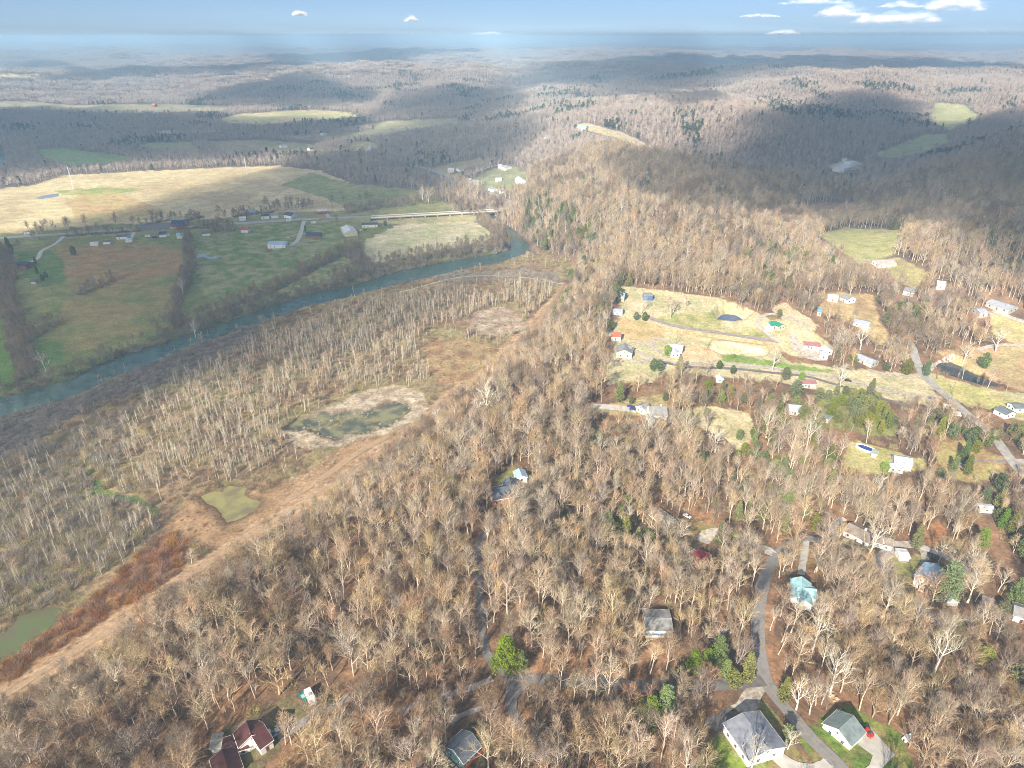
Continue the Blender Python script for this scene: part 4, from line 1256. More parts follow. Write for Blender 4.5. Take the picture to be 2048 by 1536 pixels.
        if door and wi == 0:
            D = MB().box(-.5, -hw - .07, 0, .5, -hw + .02, 2.1).transform(tr)
            if (mid):
                D.build('door', door_m, root)
        if near and wins:
            G = MB().tube([(-hl - go, -(hw + ov + .1), wh - ov * tn + .05), (hl + go, -(hw + ov + .1), wh - ov * tn + .05)], .07, 5)
            G.transform(tr); G.build('gutter', trim_w, root)
        if near and kind == 'gable':
            Rc = MB().tube([(-hl - go, 0, hr + th), (hl + go, 0, hr + th)], .12, 5).transform(tr); Rc.build('ridge_cap', roof, root)
            for k in range(2):
                vx = hl * (.35 - .6 * k)
                MB().tube([(vx, hw * .45, wh), (vx, hw * .45, hr - hw * .45 * tn + .7)], .06, 6).transform(tr).build('vent_pipe', R_DGREY, root)
        if dormers and wi == 0 and near:
            for k in range(dormers):
                x = (k + .5 - dormers / 2) * L / max(dormers, 1) * .6
                s = -1 if (tr((0, -1, 0))[1] - tr((0, 1, 0))[1]) < 0 else 1
                Dm = MB(); y0 = s * hw * .92; y1 = s * hw * .25; zb = wh + .1
                P = [(x - .9, zb), (x + .9, zb), (x + .9, zb + 1.5), (x, zb + 2.3), (x - .9, zb + 1.5)]
                n0 = 0
                for yy in (y0, y1):
                    for xx, zz in P: Dm.V.append((xx, yy, zz))
                Dm.F = [(0, 1, 2, 3, 4), (9, 8, 7, 6, 5)] + [(i, i + 5, (i + 1) % 5 + 5, (i + 1) % 5) for i in range(5)]
                Dm.transform(tr); dd = Dm.build('dormer', wall, root)
                q = tr((x, y0, zb + .8)); win_part(root, q, yaw + s * pi / 2, w=.8, h=.9, near=False)
                Dr = MB()
                for sx in (-1, 1):
                    n = len(Dr.V)
                    for yy in (y0 + s * .25, y1 * .6):
                        Dr.V += [(x, yy, zb + 2.36), (x + sx * 1.1, yy, zb + 1.42), (x + sx * 1.1, yy, zb + 1.55), (x, yy, zb + 2.5)]
                    Dr.F += [tuple(n + i for i in q) for q in [(0, 1, 2, 3), (7, 6, 5, 4), (3, 2, 6, 7), (1, 0, 4, 5), (2, 1, 5, 6)]]
                Dr.transform(tr); Dr.build('dormer_roof', roof, root)
        if chimney and wi == 0:
            cx, cyy = chimney
            MB().box(cx * hl - .5, cyy * hw - .4, wh - 1, cx * hl + .5, cyy * hw + .4, hr + 1.2).transform(tr).build('chimney', brick_ch if chimney and wall not in (W_WHITE,) else trim_w, root)
    return root, base

def flat_part(root, base, name, x0, y0, x1, y1, z0, z1, m, yaw=0):
    return MB().box(x0, y0, z0, x1, y1, z1, yaw).build(name, m, root)

# foreground and middle distance ---------------------------------------------------------
hb, bb = house('metal_building', 'large pale grey metal-roofed building beside the road fork at the bottom', 'building', [(1486,1428,1537,1498,14.5,4.2,16)], W_WHITE, R_METAL, door=False)
garage_house, gb = house('garage_house', 'white house with a grey-green roof beside a wide concrete driveway', 'house', [(1706,1431,1678,1457,10.5,3.4,28)], W_WHITE, R_GG)
th_, tb = house('teal_roof_house', 'white cottage with a pale turquoise metal roof inside the road loop', 'house', [(1604,1152,1605,1190,8,4.4,30),(1598,1174,1632,1178,7.2,4.2,30),(1608,1180,1612,1202,5.5,3.8,30)], W_WHITE, R_TEAL)
sq, sb = house('square_house', 'house with a broad grey low roof and white trim among bare trees', 'house', [(1290,1236,1341,1238,11,3.6,12)], W_WHITE, R_GREY)
dk, db = house('teal_walled_house', 'small teal-walled house with dark slate roof and a red deck', 'house', [(908,1500,942,1468,8.6,3.8,30)], W_TEAL, R_SLATE)
bg_, bgb = house('burgundy_house', 'rambling house with long burgundy metal roofs and white dormers', 'house',
    [(502,1467,526,1450,11,3.6,26),(493,1444,503,1470,9,3.8,30),(497,1472,446,1487,6.5,3.0,22),(444,1500,457,1540,8,3.2,26)], W_WHITE, R_MAROON, chimney=None)
ct, cb = house('slate_roof_house', 'large house with a dark slate roof and three white dormers in the woods', 'house',
    [(980,979,1031,970,11,3.8,30),(1019,955,1024,975,7.5,3.6,32)], W_BRICK, R_SLATE, chimney=(-.95, -.3), dormers=3)
ph, pb = house('pool_house', 'small pale blue-grey roofed outbuilding behind the slate-roofed house', 'outbuilding', [(1038,938,1044,952,6,3.0,26)], W_WHITE, R_BLUE)
house('long_grey_house', 'long grey-roofed house half hidden by bare branches', 'house', [(1306,1014,1344,1042,8.5,3.2,20)], W_TAN, R_GREY)
house('red_roof_house', 'house with a red roof and white gable under bare trees', 'house', [(1400,1098,1407,1136,9,3.6,22)], W_WHITE, R_RED)
house('brown_roof_house', 'long white ranch house with a brown shingle roof above the road bend', 'house', [(1700,1046,1750,1072,10,3.4,24),(1748,1070,1786,1080,8,3.2,22)], W_WHITE, R_BROWN, chimney=(.2, .2))
house('white_shed', 'white flat-roofed shed beside the gravel drive', 'shed', [(1796,1105,1816,1107,6,2.6,8)], W_WHITE, R_WHITE, wins=False, door=False)
house('pale_blue_roof_house', 'house with pale blue metal roof partly under a big pine', 'house', [(1874,1128,1854,1152,9,3.4,24)], W_WHITE, R_BLUE)
house('grey_shed', 'small grey shed under a sprawling bare tree', 'shed', [(1897,1186,1908,1202,4.5,2.4,20)], W_GREY, R_WHITE, wins=False, door=False)
house('edge_house', 'pale house at the edge of the picture behind evergreens', 'house', [(2030,1212,2062,1222,9,3.2,22)], W_WHITE, R_GREY)
house('white_trailer', 'long white trailer home among bare trees', 'trailer', [(1958,1012,1986,1014,4.2,2.6,10)], W_WHITE, R_WHITE, door=False)
house('tin_hut', 'small olive tin-roofed hut beside the burgundy house', 'shed', [(427,1481,438,1479,5,2.6,12)], W_GREY, roofm((.30,.30,.24), 'oldtin', True), wins=False, door=False)
wh_, wb = house('white_gabled_house', 'large white gabled house beside two bright green evergreens', 'house', [(1298,813,1332,813,12,5.2,30),(1281,812,1292,806,7,3.6,28),(1300,826,1308,838,5,4.4,32)], W_WHITE, R_GREY, chimney=(.4, .1))
house('silver_roof_house', 'house with a long silver metal roof behind brush by the gravel drive', 'house', [(1717,707,1752,721,9,3.2,18)], W_GREY, R_SILVER)
house('pool_side_house', 'white house with a pale metal roof and lean-to near the pool', 'house', [(1789,912,1824,918,9.5,3.6,22),(1778,927,1806,931,6,3.0,18)], W_WHITE, R_SILVER)
house('pool_shed', 'small white gabled shed at the end of the pool', 'shed', [(1746,900,1756,903,5,2.6,24)], W_WHITE, R_GREY, wins=False, door=False)
house('maroon_roof_barn', 'long low building with a dull maroon roof beside the dark lane', 'building', [(1602,761,1631,762,7.5,3.0,18)], W_GREY, R_DUSTY)
house('yellow_house', 'cream-walled house with a grey shingle roof at the head of the lane', 'house', [(1249,686,1249,700,12,4.0,24),(1249,690,1264,694,9,3.4,24)], W_CREAM, R_GREY)
house('rusty_barn', 'white barn with a rusty red roof next to the wood', 'barn', [(1223,664,1242,665,9,3.4,26)], W_WHITE, R_RUST)
house('lean_barn', 'weathered shed roof between the rusty barn and the trees', 'shed', [(1214,660,1222,664,6,2.6,14)], W_GREY, R_DGREY, wins=False, door=False)
house('maroon_cabin', 'small dark red cabin at the edge of the wood', 'cabin', [(1190,742,1202,742,7,2.8,22)], W_RED, R_RUST)
house('blue_grey_house', 'cream house with a blue-grey roof at the top of the pasture', 'house', [(1236,583,1250,584,12,4.2,26)], W_CREAM, roofm((.24,.30,.36), 'bluegrey'))
house('blue_front_garage', 'flat grey-roofed garage with a bright blue front', 'garage', [(1287,588,1304,588,9,4.0,8)], W_BLUE, R_GREY, wins=False)
house('grey_low_barn', 'low pale barn between the yellow house and the garage', 'barn', [(1224,618,1245,619,8,3.0,12)], W_WHITE, R_SILVER)
house('white_farmhouse', 'white-roofed farmhouse inside the curved gravel drive', 'house', [(1337,688,1366,691,10,3.6,18),(1345,694,1352,704,7,3.4,18)], W_WHITE, R_WHITE)
house('green_roof_barn', 'barn with a bright green metal roof on the farm', 'barn', [(1537,644,1552,642,8,3.4,24),(1552,642,1565,648,7,3.2,24)], W_CREAM, R_GREEN)
house('white_box_shed', 'boxy white shed in front of the green-roofed barn', 'shed', [(1532,652,1545,652,6,3.2,8)], W_WHITE, R_WHITE, wins=False, door=False)
house('pink_roof_house', 'long white building with a dusty pink roof in the farmyard', 'building', [(1608,683,1640,686,8,3.0,20)], W_WHITE, R_DUSTY)
house('pale_stable', 'pale metal-roofed stable at the edge of the gravel yard', 'stable', [(1640,702,1656,704,9,3.2,16)], W_WHITE, R_SILVER)
house('white_shop', 'tall white workshop behind the pale stable', 'workshop', [(1651,690,1657,696,8,4.0,22)], W_WHITE, R_WHITE)
house('white_long_roof', 'white-roofed house beside parked trucks on the wooded slope', 'house', [(1656,588,1676,590,10,3.4,18)], W_WHITE, R_WHITE)
house('grey_hip_house', 'grey gabled house next to the white-roofed house on the slope', 'house', [(1690,587,1705,593,10,3.6,26)], W_WHITE, R_GREY)
house('blue_roof_cabin', 'small cabin with a sky blue roof below the wooded slope', 'cabin', [(1636,617,1644,618,8,3.0,24)], W_WHITE, roofm((.10,.30,.55), 'skyblue', True))
house('flat_grey_house', 'sprawling pale house at the corner of a small yard', 'house', [(1711,637,1742,644,11,3.2,14)], W_WHITE, R_SILVER)
house('valley_house', 'wide white house at the mouth of the hidden meadow', 'house', [(1752,519,1788,519,14,3.6,20)], W_WHITE, roofm((.42,.36,.33), 'warmgrey'))
house('terrace_house', 'white house on the road behind the mixed wood', 'house', [(1812,574,1832,578,12,3.2,20)], W_WHITE, R_GREY)
house('bank_house', 'bright roofed house on the bare bank beyond the woods', 'house', [(1875,560,1892,562,12,3.2,20)], W_WHITE, R_WHITE)
house('long_silver_barn', 'very long silver-roofed barn behind bare trees', 'barn', [(1984,597,2030,611,14,3.6,14)], W_GREY, R_SILVER)
house('silver_cabin', 'square silver-roofed building near the long barn', 'building', [(1953,617,1970,617,12,3.4,14)], W_GREY, R_SILVER)
house('road_edge_house', 'dark and white roofed house near the country road', 'house', [(2000,812,2024,824,9,3.2,20),(2024,808,2046,808,8,3.2,20)], W_WHITE, R_DGREY, door=False)
house('small_white_cottage', 'tiny white cottage beside the dark lane', 'cottage', [(1440,749,1441,754,5,3.0,34)], W_WHITE, R_WHITE)
house('hidden_tin_roof', 'round-shouldered tin roof glimpsed between cedars', 'building', [(1578,810,1602,812,9,3.2,24)], W_GREY, R_SILVER)
house('hidden_cabin', 'small dark cabin roof among the cedar thicket', 'cabin', [(1648,829,1662,834,6,2.8,20)], W_TAN, R_DGREY)

# valley strip along the highway ---------------------------------------------------------
VG = 'buildings along the valley highway'
for nm, lb, ct_, wg, wl_, rf_ in [
 ('metal_barn','big pale blue metal barn in the green pasture','barn',[(537,484,572,483,17,4.5,12)],W_WHITE,R_BLUE),
 ('brick_ranch','brick ranch house with a navy roof beside the barn driveway','house',[(613,465,641,465,13,3.6,22)],W_BRICK,R_NAVY),
 ('cream_hall','cream gable-fronted hall with a pale roof by the river track','building',[(693,450,702,461,17,5,20)],W_CREAM,R_WHITE),
 ('long_blue_shop','long low workshop with a half navy roof near the bridge field','workshop',[(724,446,755,445,12,4,14)],W_CREAM,R_NAVY),
 ('red_roof_store','small store with a bright red roof beside the highway','store',[(484,455,498,455,12,3.8,20)],W_WHITE,R_RED),
 ('white_roof_barn','white-roofed barn above the highway on the bare slope','barn',[(635,419,653,418,15,4.4,14)],W_RED,R_WHITE),
 ('columned_church','dark-roofed building with a white pediment porch behind the parking lot','church',[(343,441,375,439,16,4.8,22),(356,444,360,450,10,4.8,26)],W_BRICK,R_NAVY),
 ('brick_cottage','red brick cottage with a brown roof across the highway','house',[(404,444,428,441,11,3.2,22)],W_BRICK,R_BROWN),
 ('navy_roof_house','house with a navy roof next to the junk yard','house',[(318,464,332,463,12,3.8,22)],W_WHITE,R_NAVY),
 ('sky_roof_house','pale blue-roofed house next to the tree belt','house',[(353,467,366,466,12,3.6,20)],W_WHITE,R_BLUE),
 ('slate_bungalow','slate-roofed bungalow between tree belt and thicket','house',[(404,464,420,463,9,3.2,18)],W_WHITE,R_SLATE),
 ('white_trailer','white trailer home, end one of the row by the brown field','trailer',[(181,485,196,484,8,3,10)],W_WHITE,R_WHITE),
 ('white_trailer','short white trailer home in the middle of the pasture corner','trailer',[(206,482,220,481,7,3,12)],W_WHITE,R_SLATE),
 ('white_bungalow','white bungalow with a dark roof set back from the highway','house',[(234,470,255,469,10,3.4,18)],W_WHITE,R_SLATE),
 ('pale_green_trailer','pale green-roofed trailer beside the short drive','trailer',[(251,478,264,477,9,3,10)],W_WHITE,R_TEAL),
 ('brick_farmhouse','brick farmhouse with a navy roof at the end of the pale drive','house',[(37,522,58,524,13,4,24)],W_BRICK,R_NAVY),
 ('red_shed','little red shed behind the brick farmhouse','shed',[(19,524,26,524,7,2.6,16)],W_RED,R_RED),
 ('black_shed','little black shed below the brick farmhouse','shed',[(64,560,73,560,6,2.6,18)],W_GREY,R_SLATE),
 ('two_storey_house','white house with a navy roof beside the evergreen','house',[(522,429,538,428,10,4.5,20)],W_WHITE,R_NAVY),
 ('wide_white_house','wide white house under tall yard trees','house',[(541,428,556,427,10,4,18)],W_WHITE,R_GREY),
 ('blue_porch_house','blue-roofed house above the bare yard','house',[(573,424,588,426,14,4.4,24)],W_WHITE,R_NAVY),
 ('faded_blue_barn','faded blue barn at the field edge behind the houses','barn',[(491,420,512,421,11,3.8,16)],W_GREY,R_BLUE),
 ('rear_white_house','small white house beneath the yard trees','house',[(478,434,491,433,9,3.4,18)],W_WHITE,R_WHITE)]:
    house(nm, lb, ct_, wg, wl_, rf_, group=VG, keep=.8)
HG = 'houses of the hamlet beyond the bridge'
for nm, lb, ct_, wg, wl_, rf_ in [
 ('hamlet_house','pale house on the cleared red bank above the hamlet','house',[(896,336,908,336,14,4,20)],W_CREAM,R_WHITE),
 ('hamlet_house','low white house next to the pale one on the red bank','house',[(915,336,924,335,12,3.6,18)],W_WHITE,R_GREY),
 ('hamlet_house','white house at the top end of the hamlet lane','house',[(996,328,1004,328,14,4,22)],W_WHITE,R_WHITE),
 ('hamlet_barn','grey barn beside the top house of the hamlet','barn',[(1008,330,1018,332,16,4,16)],W_WHITE,R_SILVER),
 ('long_white_barn','long white barn in the middle of the hamlet','barn',[(991,355,1004,355,10,3.6,14)],W_WHITE,R_WHITE),
 ('hamlet_house','small bright house at the near corner of the hamlet meadow','house',[(938,357,944,358,10,3.6,20)],W_WHITE,R_WHITE),
 ('hamlet_house','white L-roofed house by the hamlet crossroads','house',[(946,361,957,361,12,3.8,20)],W_WHITE,R_SILVER),
 ('hamlet_house','grey-roofed house above the bridge approach','house',[(982,373,992,375,12,3.8,20)],W_WHITE,R_GREY),
 ('hamlet_house','wide pale house nearest the bridge approach','house',[(998,376,1010,376,13,3.8,20)],W_WHITE,R_SILVER),
 ('gable_house','white gabled house at the foot of the sunny hill','house',[(1037,352,1045,358,13,4.5,28)],W_WHITE,R_WHITE),
 ('hilltop_house','green-roofed house alone on the ridge clearing','house',[(1155,248,1175,248,20,6,24)],W_WHITE,R_TEAL),
 ('ridge_house','white house below the ridge clearing','house',[(1088,269,1101,269,16,4,16)],W_WHITE,R_SILVER),
 ('ledge_house','tan house on the bare ledge of the sunny hill','house',[(1258,380,1272,380,15,4.4,22)],W_TAN,roofm((.45,.28,.16),'orange')),
 ('slope_house','white-roofed house on the lit upper slope','house',[(1205,334,1222,334,14,4,16)],W_WHITE,R_WHITE),
 ('school','big white-roofed hall with a paved yard in the side valley','hall',[(1678,331,1702,324,20,6,12),(1696,322,1706,321,16,6,12)],W_WHITE,R_WHITE),
 ('red_gable_house','white house with a bright red roof in the side valley','house',[(1597,375,1605,373,14,4.5,26)],W_WHITE,R_RED),
 ('red_gable_house','second red-roofed house, with a grey porch, in the side valley','house',[(1609,372,1616,371,14,4.5,22)],W_WHITE,R_RED),
 ('pale_farmhouse','pale farmhouse among dark trees of the side valley','house',[(1565,383,1573,382,12,4,20)],W_WHITE,R_WHITE),
 ('side_valley_house','grey-roofed house farther up the side valley','house',[(1634,371,1644,370,13,4,20)],W_WHITE,R_SILVER),
 ('side_valley_house','small white house beyond the school','house',[(1687,316,1692,316,12,4,20)],W_WHITE,R_WHITE),
 ('plain_farmhouse','lone white farmhouse on the dim fields beneath the hills','house',[(308,223,316,223,18,5,18)],W_WHITE,R_WHITE),
 ('plain_farmhouse','pale farm by the dark grove of the dim fields','house',[(279,221,285,221,18,5,18)],W_WHITE,R_WHITE),
 ('orange_barn','tiny orange barn at the foot of the hills','barn',[(305,207,311,207,22,6,18)],W_RED,roofm((.45,.28,.16),'orange')),
 ('meadow_house','white house where the hedgerows meet in the far valley','house',[(643,266,650,265,14,4,20)],W_WHITE,R_WHITE),
 ('meadow_house','farmhouse beside the row of clipped trees','house',[(617,295,626,294,16,4.5,20)],W_WHITE,R_NAVY),
 ('meadow_barn','broad pale barn past the brown far field','barn',[(560,290,572,289,18,4.5,14)],W_WHITE,R_SILVER),
 ('roadside_house','gable house beside the sunny far road','house',[(737,292,742,292,14,4.5,22)],W_WHITE,R_WHITE),
 ('roadside_house','cream house nearest the dark wood by the far road','house',[(731,299,738,298,14,4.5,22)],W_CREAM,R_WHITE)]:
    house(nm, lb, ct_, wg, wl_, rf_, group=HG if 'hamlet' in nm else None, keep=.7, door=False)

# extra pieces of the near houses
def part_box(root, base, name, px, py, sx, sy, z0, z1, yaw, m):
    g = spot(px, py, 0)
    o = (g[0] - base[0], g[1] - base[1], g[2] - base[2])
    return MB().box(-sx / 2, -sy / 2, z0, sx / 2, sy / 2, z1, yaw, o).build(name, m, root)
y_dk = math.radians(52)
def px_yaw(x1, y1, x2, y2, z=30):
    a = on_plane(x1, y1, z); b = on_plane(x2, y2, z); return atan2(b[1] - a[1], b[0] - a[0])
yd = px_yaw(925, 1530, 962, 1492)
part_box(dk, db, 'deck', 946, 1518, 9, 3.2, 1.2, 1.45, yd, deck_red)
for i in range(5):
    part_box(dk, db, 'deck_post', 930 + i * 8.5, 1536 - i * 8.6, .14, .14, 1.45, 2.4, yd, trim_w)
    part_box(dk, db, 'stepping_slab', 885 + i * 7, 1510 + i * 7, 1.0, 1.2, .05, .2, yd, concrete)
yp = px_yaw(978, 980, 1032, 970)
part_box(ct, cb, 'porch', 1018, 1003, 3.2, 2.6, -1, 3.0, yp, W_WHITE)
part_box(ct, cb, 'side_porch', 1041, 990, 3.4, 9, -1, 3.1, yp, R_GREY)
part_box(sq, sb, 'deck', 1315, 1277, 11, 3.0, 2.0, 2.3, 0, roofm((.33,.42,.5),'deckblue'))
for i in range(4):
    part_box(sq, sb, 'deck_rail', 1296 + i * 13, 1283, 2.4, .1, 2.35, 3.2, 0, trim_w)
part_box(wh_, wb, 'porch', 1322, 843, 8, 2.6, .4, .7, 0, trim_w)
for i in range(4):
    part_box(wh_, wb, 'porch_post', 1310 + i * 8, 846, .2, .2, .7, 3.0, 0, trim_w)
part_box(hb, bb, 'bay_door', 1552, 1512, .3, 3.4, 0, 3.2, px_yaw(1486, 1428, 1537, 1498), mat('bay_red', (.16,.05,.05), .6))
part_box(bg_, bgb, 'balcony', 522, 1486, 8, 1.2, .2, 3.0, px_yaw(502,1467,526,1450), W_WHITE)

# ------------------------------------------------------------------ bridge
def build_bridge():
    zt = 7.0
    a = np.array([*on_plane(742, 434, zt)]); b = np.array([*on_plane(1002, 420, zt)])
    d = b - a; L = np.linalg.norm(d); yaw = atan2(d[1], d[0]); c = (a + b) / 2
    root = thing('road_bridge', 'long pale concrete road bridge on piers over the river', 'bridge', (c[0], c[1], zt), yaw)
    con = mat('bridge_concrete', (.64, .58, .48), .85, noise=.12, nscale=.2)
    MB().box(-L / 2, -5.6, -.9, L / 2, 5.6, 0).build('deck', con, root)
    MB().box(-L / 2, -5.0, 0.004, L / 2, 5.0, .05).build('roadway', MATS['light_asphalt'], root)
    for s in (-1, 1):
        MB().box(-L / 2, s * 5.45 - .15, .06, L / 2, s * 5.45 + .15, .95).build('parapet', con, root)
        MB().box(-L / 2, s * 3.6 - .35, -2.3, L / 2, s * 3.6 + .35, -.91).build('girder', con, root)
    me = mesh_from('post', MB().box(-.2, -.35, 0, .2, .35, 1.25).V, MB().box(0, 0, 0, 1, 1, 1).F, (con,))
    for i in range(40):
        for s in (-1, 1):
            o = bpy.data.objects.new('railing_post', me); link(o, root); o.location = (-L / 2 + (i + .5) * L / 40, s * 5.85, -.1)
    n = 9
    for i in range(n):
        x = -L / 2 + 24 + i * (L * .76) / (n - 1)
        wx = c[0] + cos(yaw) * x; wy = c[1] + sin(yaw) * x
        g = h1(wx, wy) - zt
        P = MB().box(x - .9, -5.0, -3.4, x + .9, 5.0, -2.31)
        for s in (-3.4, 3.4):
            P.tube([(x, s, g - 2), (x, s, -3.4)], .75, 8)
        P.build('pier', con, root)
    # approach banks
    for e, zz in ((-1, 0), (1, 0)):
        pass
    return root
build_bridge()

def embankment(px0, px1, w0=9, zt0=0.6, zt1=6.1):
    a = np.array(spot(*px0)[:2]); b = on_plane(px1[0], px1[1], 7.0)
    d = (b - a); L = np.linalg.norm(d); n = np.array([-d[1], d[0]]) / L
    V = []; F = []
    k = 14
    for i in range(k + 1):
        t = i / k; p = a + d * t; zt = h1(*p) + .4 if t == 0 else None
        z = (zt0 + (6.9 - zt0) * sstep(0, 1, np.array(t))) if True else 0
        g = h1(*p)
        z = max(float(z), g + .5)
        sp = (z - g) * 1.8
        for s in (-1, 1):
            pass
        V += [tuple(np.append(p - n * (w0 / 2 + 1 + sp), g - 1)), tuple(np.append(p - n * (w0 / 2 + .8), z)), tuple(np.append(p + n * (w0 / 2 + .8), z)), tuple(np.append(p + n * (w0 / 2 + 1 + sp), g - 1))]
    for i in range(k):
        o = i * 4
        for j in range(3):
            F.append((o + j, o + j + 1, o + j + 5, o + j + 4)[::-1])
    struct(mobj('embankment', V, F, mat('bank_grass', (.17, .17, .07), .95, noise=.3, nscale=.2)))
    Vr = []; Fr = []
    for i in range(k + 1):
        t = i / k
        q1 = V[i * 4 + 1]; q2 = V[i * 4 + 2]
        q1 = np.array(q1); q2 = np.array(q2)
        m = (q1 + q2) / 2; e = (q2 - q1) / np.linalg.norm(q2 - q1)
        Vr += [tuple(m - e * 5.2 + np.array([0, 0, .1])), tuple(m + e * 5.2 + np.array([0, 0, .1]))]
    for i in range(k):
        Fr.append((i * 2, i * 2 + 1, i * 2 + 3, i * 2 + 2)[::-1])
    struct(mobj('highway', Vr, Fr, asphalt))
embankment((640, 438), (744, 434))
embankment((1035, 404), (1000, 420))

#@@SPLIT_VEH
# ------------------------------------------------------------------ vehicles and small things
tyre = mat('tyre', (.02, .02, .02), .9)
rim = mat('wheel_rim', (.45, .45, .46), .4)
lampm = mat('car_lamp', (.7, .68, .6), .3)
def paint(k, c): return mat('paint_' + k, c, .3, spec=.6)
P_WHITE = paint('white', (.75, .75, .74)); P_RED = paint('red', (.42, .035, .02)); P_BLUE = paint('blue', (.03, .04, .22)); P_LB = paint('paleblue', (.45, .55, .62)); P_DK = paint('dark', (.03, .03, .035)); P_GREEN = paint('green', (.0, .17, .13)); P_GREY = paint('grey', (.35, .36, .37))
def vehicle(name, label, px, py, px2, py2, m, kind='car', cat='car', group=None):
    g = spot(px, py, .5)
    yaw = px_yaw(px, py, px2, py2, g[2])
    r = thing(name, label, cat, (g[0], g[1], h1(g[0], g[1]) + .33), yaw, group)
    KEEPOUT.append((g[0], g[1], 4.5))
    L, W = {'car': (4.7, 1.85), 'pickup': (5.8, 2.0), 'van': (7.0, 2.4), 'suv': (4.9, 1.95)}[kind]
    def sec(pts, w, nm, mm):
        B = MB(); B.prism(pts, -w / 2, w / 2); return B.build(nm, mm, r)
    hl = L / 2
    if kind == 'van':
        sec([(-hl, .45), (hl, .45), (hl, 1.5), (hl - .7, 2.9), (-hl + .1, 3.0), (-hl, 2.8)], W, 'body', m)
        sec([(hl - .62, 1.75), (hl - .05, 1.6), (hl - .1, 1.8), (hl - .6, 2.6)], W + .03, 'windscreen', glass)
        for x in (-2, -.3): sec([(x, 1.7), (x + 1.1, 1.7), (x + 1.1, 2.3), (x, 2.3)], W + .03, 'side_window', glass)
        MB().box(-1, -.5, 3.0, .2, .5, 3.25).build('roof_unit', P_GREY, r)
    else:
        sec([(-hl, .38), (hl, .38), (hl, .85), (hl - .25, 1.0), (hl * .42, 1.08), (-hl + .05, 1.08), (-hl, .9)], W, 'body', m)
        if kind == 'pickup':
            sec([(-.5, 1.08), (1.5, 1.08), (.85, 1.82), (-.35, 1.85)], W * .9, 'cabin', m)
            sec([(-.42, 1.14), (1.32, 1.14), (.86, 1.68), (-.3, 1.7)], W * .91, 'side_window', glass)
            MB().box(-hl + .15, -W / 2 + .15, 1.081, -.6, W / 2 - .15, 1.10).build('truck_bed', P_DK, r)
            MB().prism([(.93, 1.82 - .1), (1.55, 1.1), (1.6, 1.1), (.97, 1.78)], -W * .4, W * .4).build('windscreen', glass, r)
        else:
            sec([(-hl * .82, 1.08), (hl * .42, 1.08), (hl * .12, 1.55), (-hl * .55, 1.58 if kind == 'car' else 1.78)], W * .86, 'cabin', m)
            sec([(-hl * .70, 1.13), (hl * .30, 1.13), (hl * .08, 1.45), (-hl * .52, 1.46)], W * .875, 'side_window', glass)
            MB().prism([(hl * .14, 1.54), (hl * .43, 1.10), (hl * .45, 1.10), (hl * .16, 1.57)], -W * .38, W * .38).build('windscreen', glass, r)
            MB().prism([(-hl * .57, 1.54), (-hl * .83, 1.10), (-hl * .85, 1.10), (-hl * .59, 1.57)], -W * .38, W * .38).build('rear_window', glass, r)
    for x in (-L * .31, L * .31):
        for s in (-1, 1):
            MB().tube([(x, s * (W / 2 - .22), .34), (x, s * (W / 2 + .02), .34)], .34 if kind != 'van' else .42, 10).build('wheel', tyre, r)
    for s in (-1, 1):
        MB().box(hl - .02, s * W * .36 - .15, .62, hl + .03, s * W * .36 + .15, .8).build('headlight', lampm, r)
    return r
vehicle('pickup_truck', 'pale blue pickup truck beside the burgundy-roofed house', 554, 1467, 560, 1463, P_LB, 'pickup', 'pickup')
vehicle('camper_van', 'white camper van parked in the wood clearing', 621, 1398, 616, 1388, P_WHITE, 'van', 'camper')
vehicle('red_pickup', 'red pickup truck at the corner of the wide concrete drive', 1731, 1463, 1737, 1469, P_RED, 'pickup', 'pickup')
vehicle('blue_car', 'deep blue car on the pale drive, closer to the white gabled house', 1266, 819, 1272, 820, P_BLUE, 'suv')
vehicle('blue_car', 'deep blue car on the pale drive, just above the other blue car', 1261, 814, 1267, 815, P_BLUE, 'car')
vehicle('white_suv', 'white van parked in the yard below the pale blue roof', 1831, 1166, 1833, 1158, P_WHITE, 'van', 'van')
vehicle('tan_trailer_car', 'tan car parked next to the white van', 1843, 1178, 1846, 1172, paint('tan', (.45, .38, .3)), 'car')
vehicle('silver_car', 'silver car parked among orange leaves, upper one of two', 1892, 1096, 1898, 1099, P_GREY, 'car')
vehicle('silver_car', 'silver car parked among orange leaves, lower one of two', 1902, 1101, 1908, 1104, P_WHITE, 'car')
vehicle('white_sedan', 'white car on the grass above the grey-roofed house drive', 1374, 1034, 1382, 1038, P_WHITE, 'car')
vehicle('dark_suv', 'dark car in the shadow behind the pale blue-roofed house', 1866, 1117, 1873, 1120, P_DK, 'suv')
vehicle('white_sedan', 'white car by the country road, upper of two', 1896, 817, 1904, 818, P_WHITE, 'van', 'van')
vehicle('white_van', 'white van by the country road, lower of two', 1910, 831, 1918, 832, P_WHITE, 'van', 'van')
vehicle('black_car', 'black car on the pale farm lane', 1696, 762, 1704, 763, P_DK, 'car')
vehicle('dark_car', 'dark car crossing the concrete bridge approach', 974, 419.5, 980, 419, P_DK, 'car')
HT = 'vehicles along the valley highway'
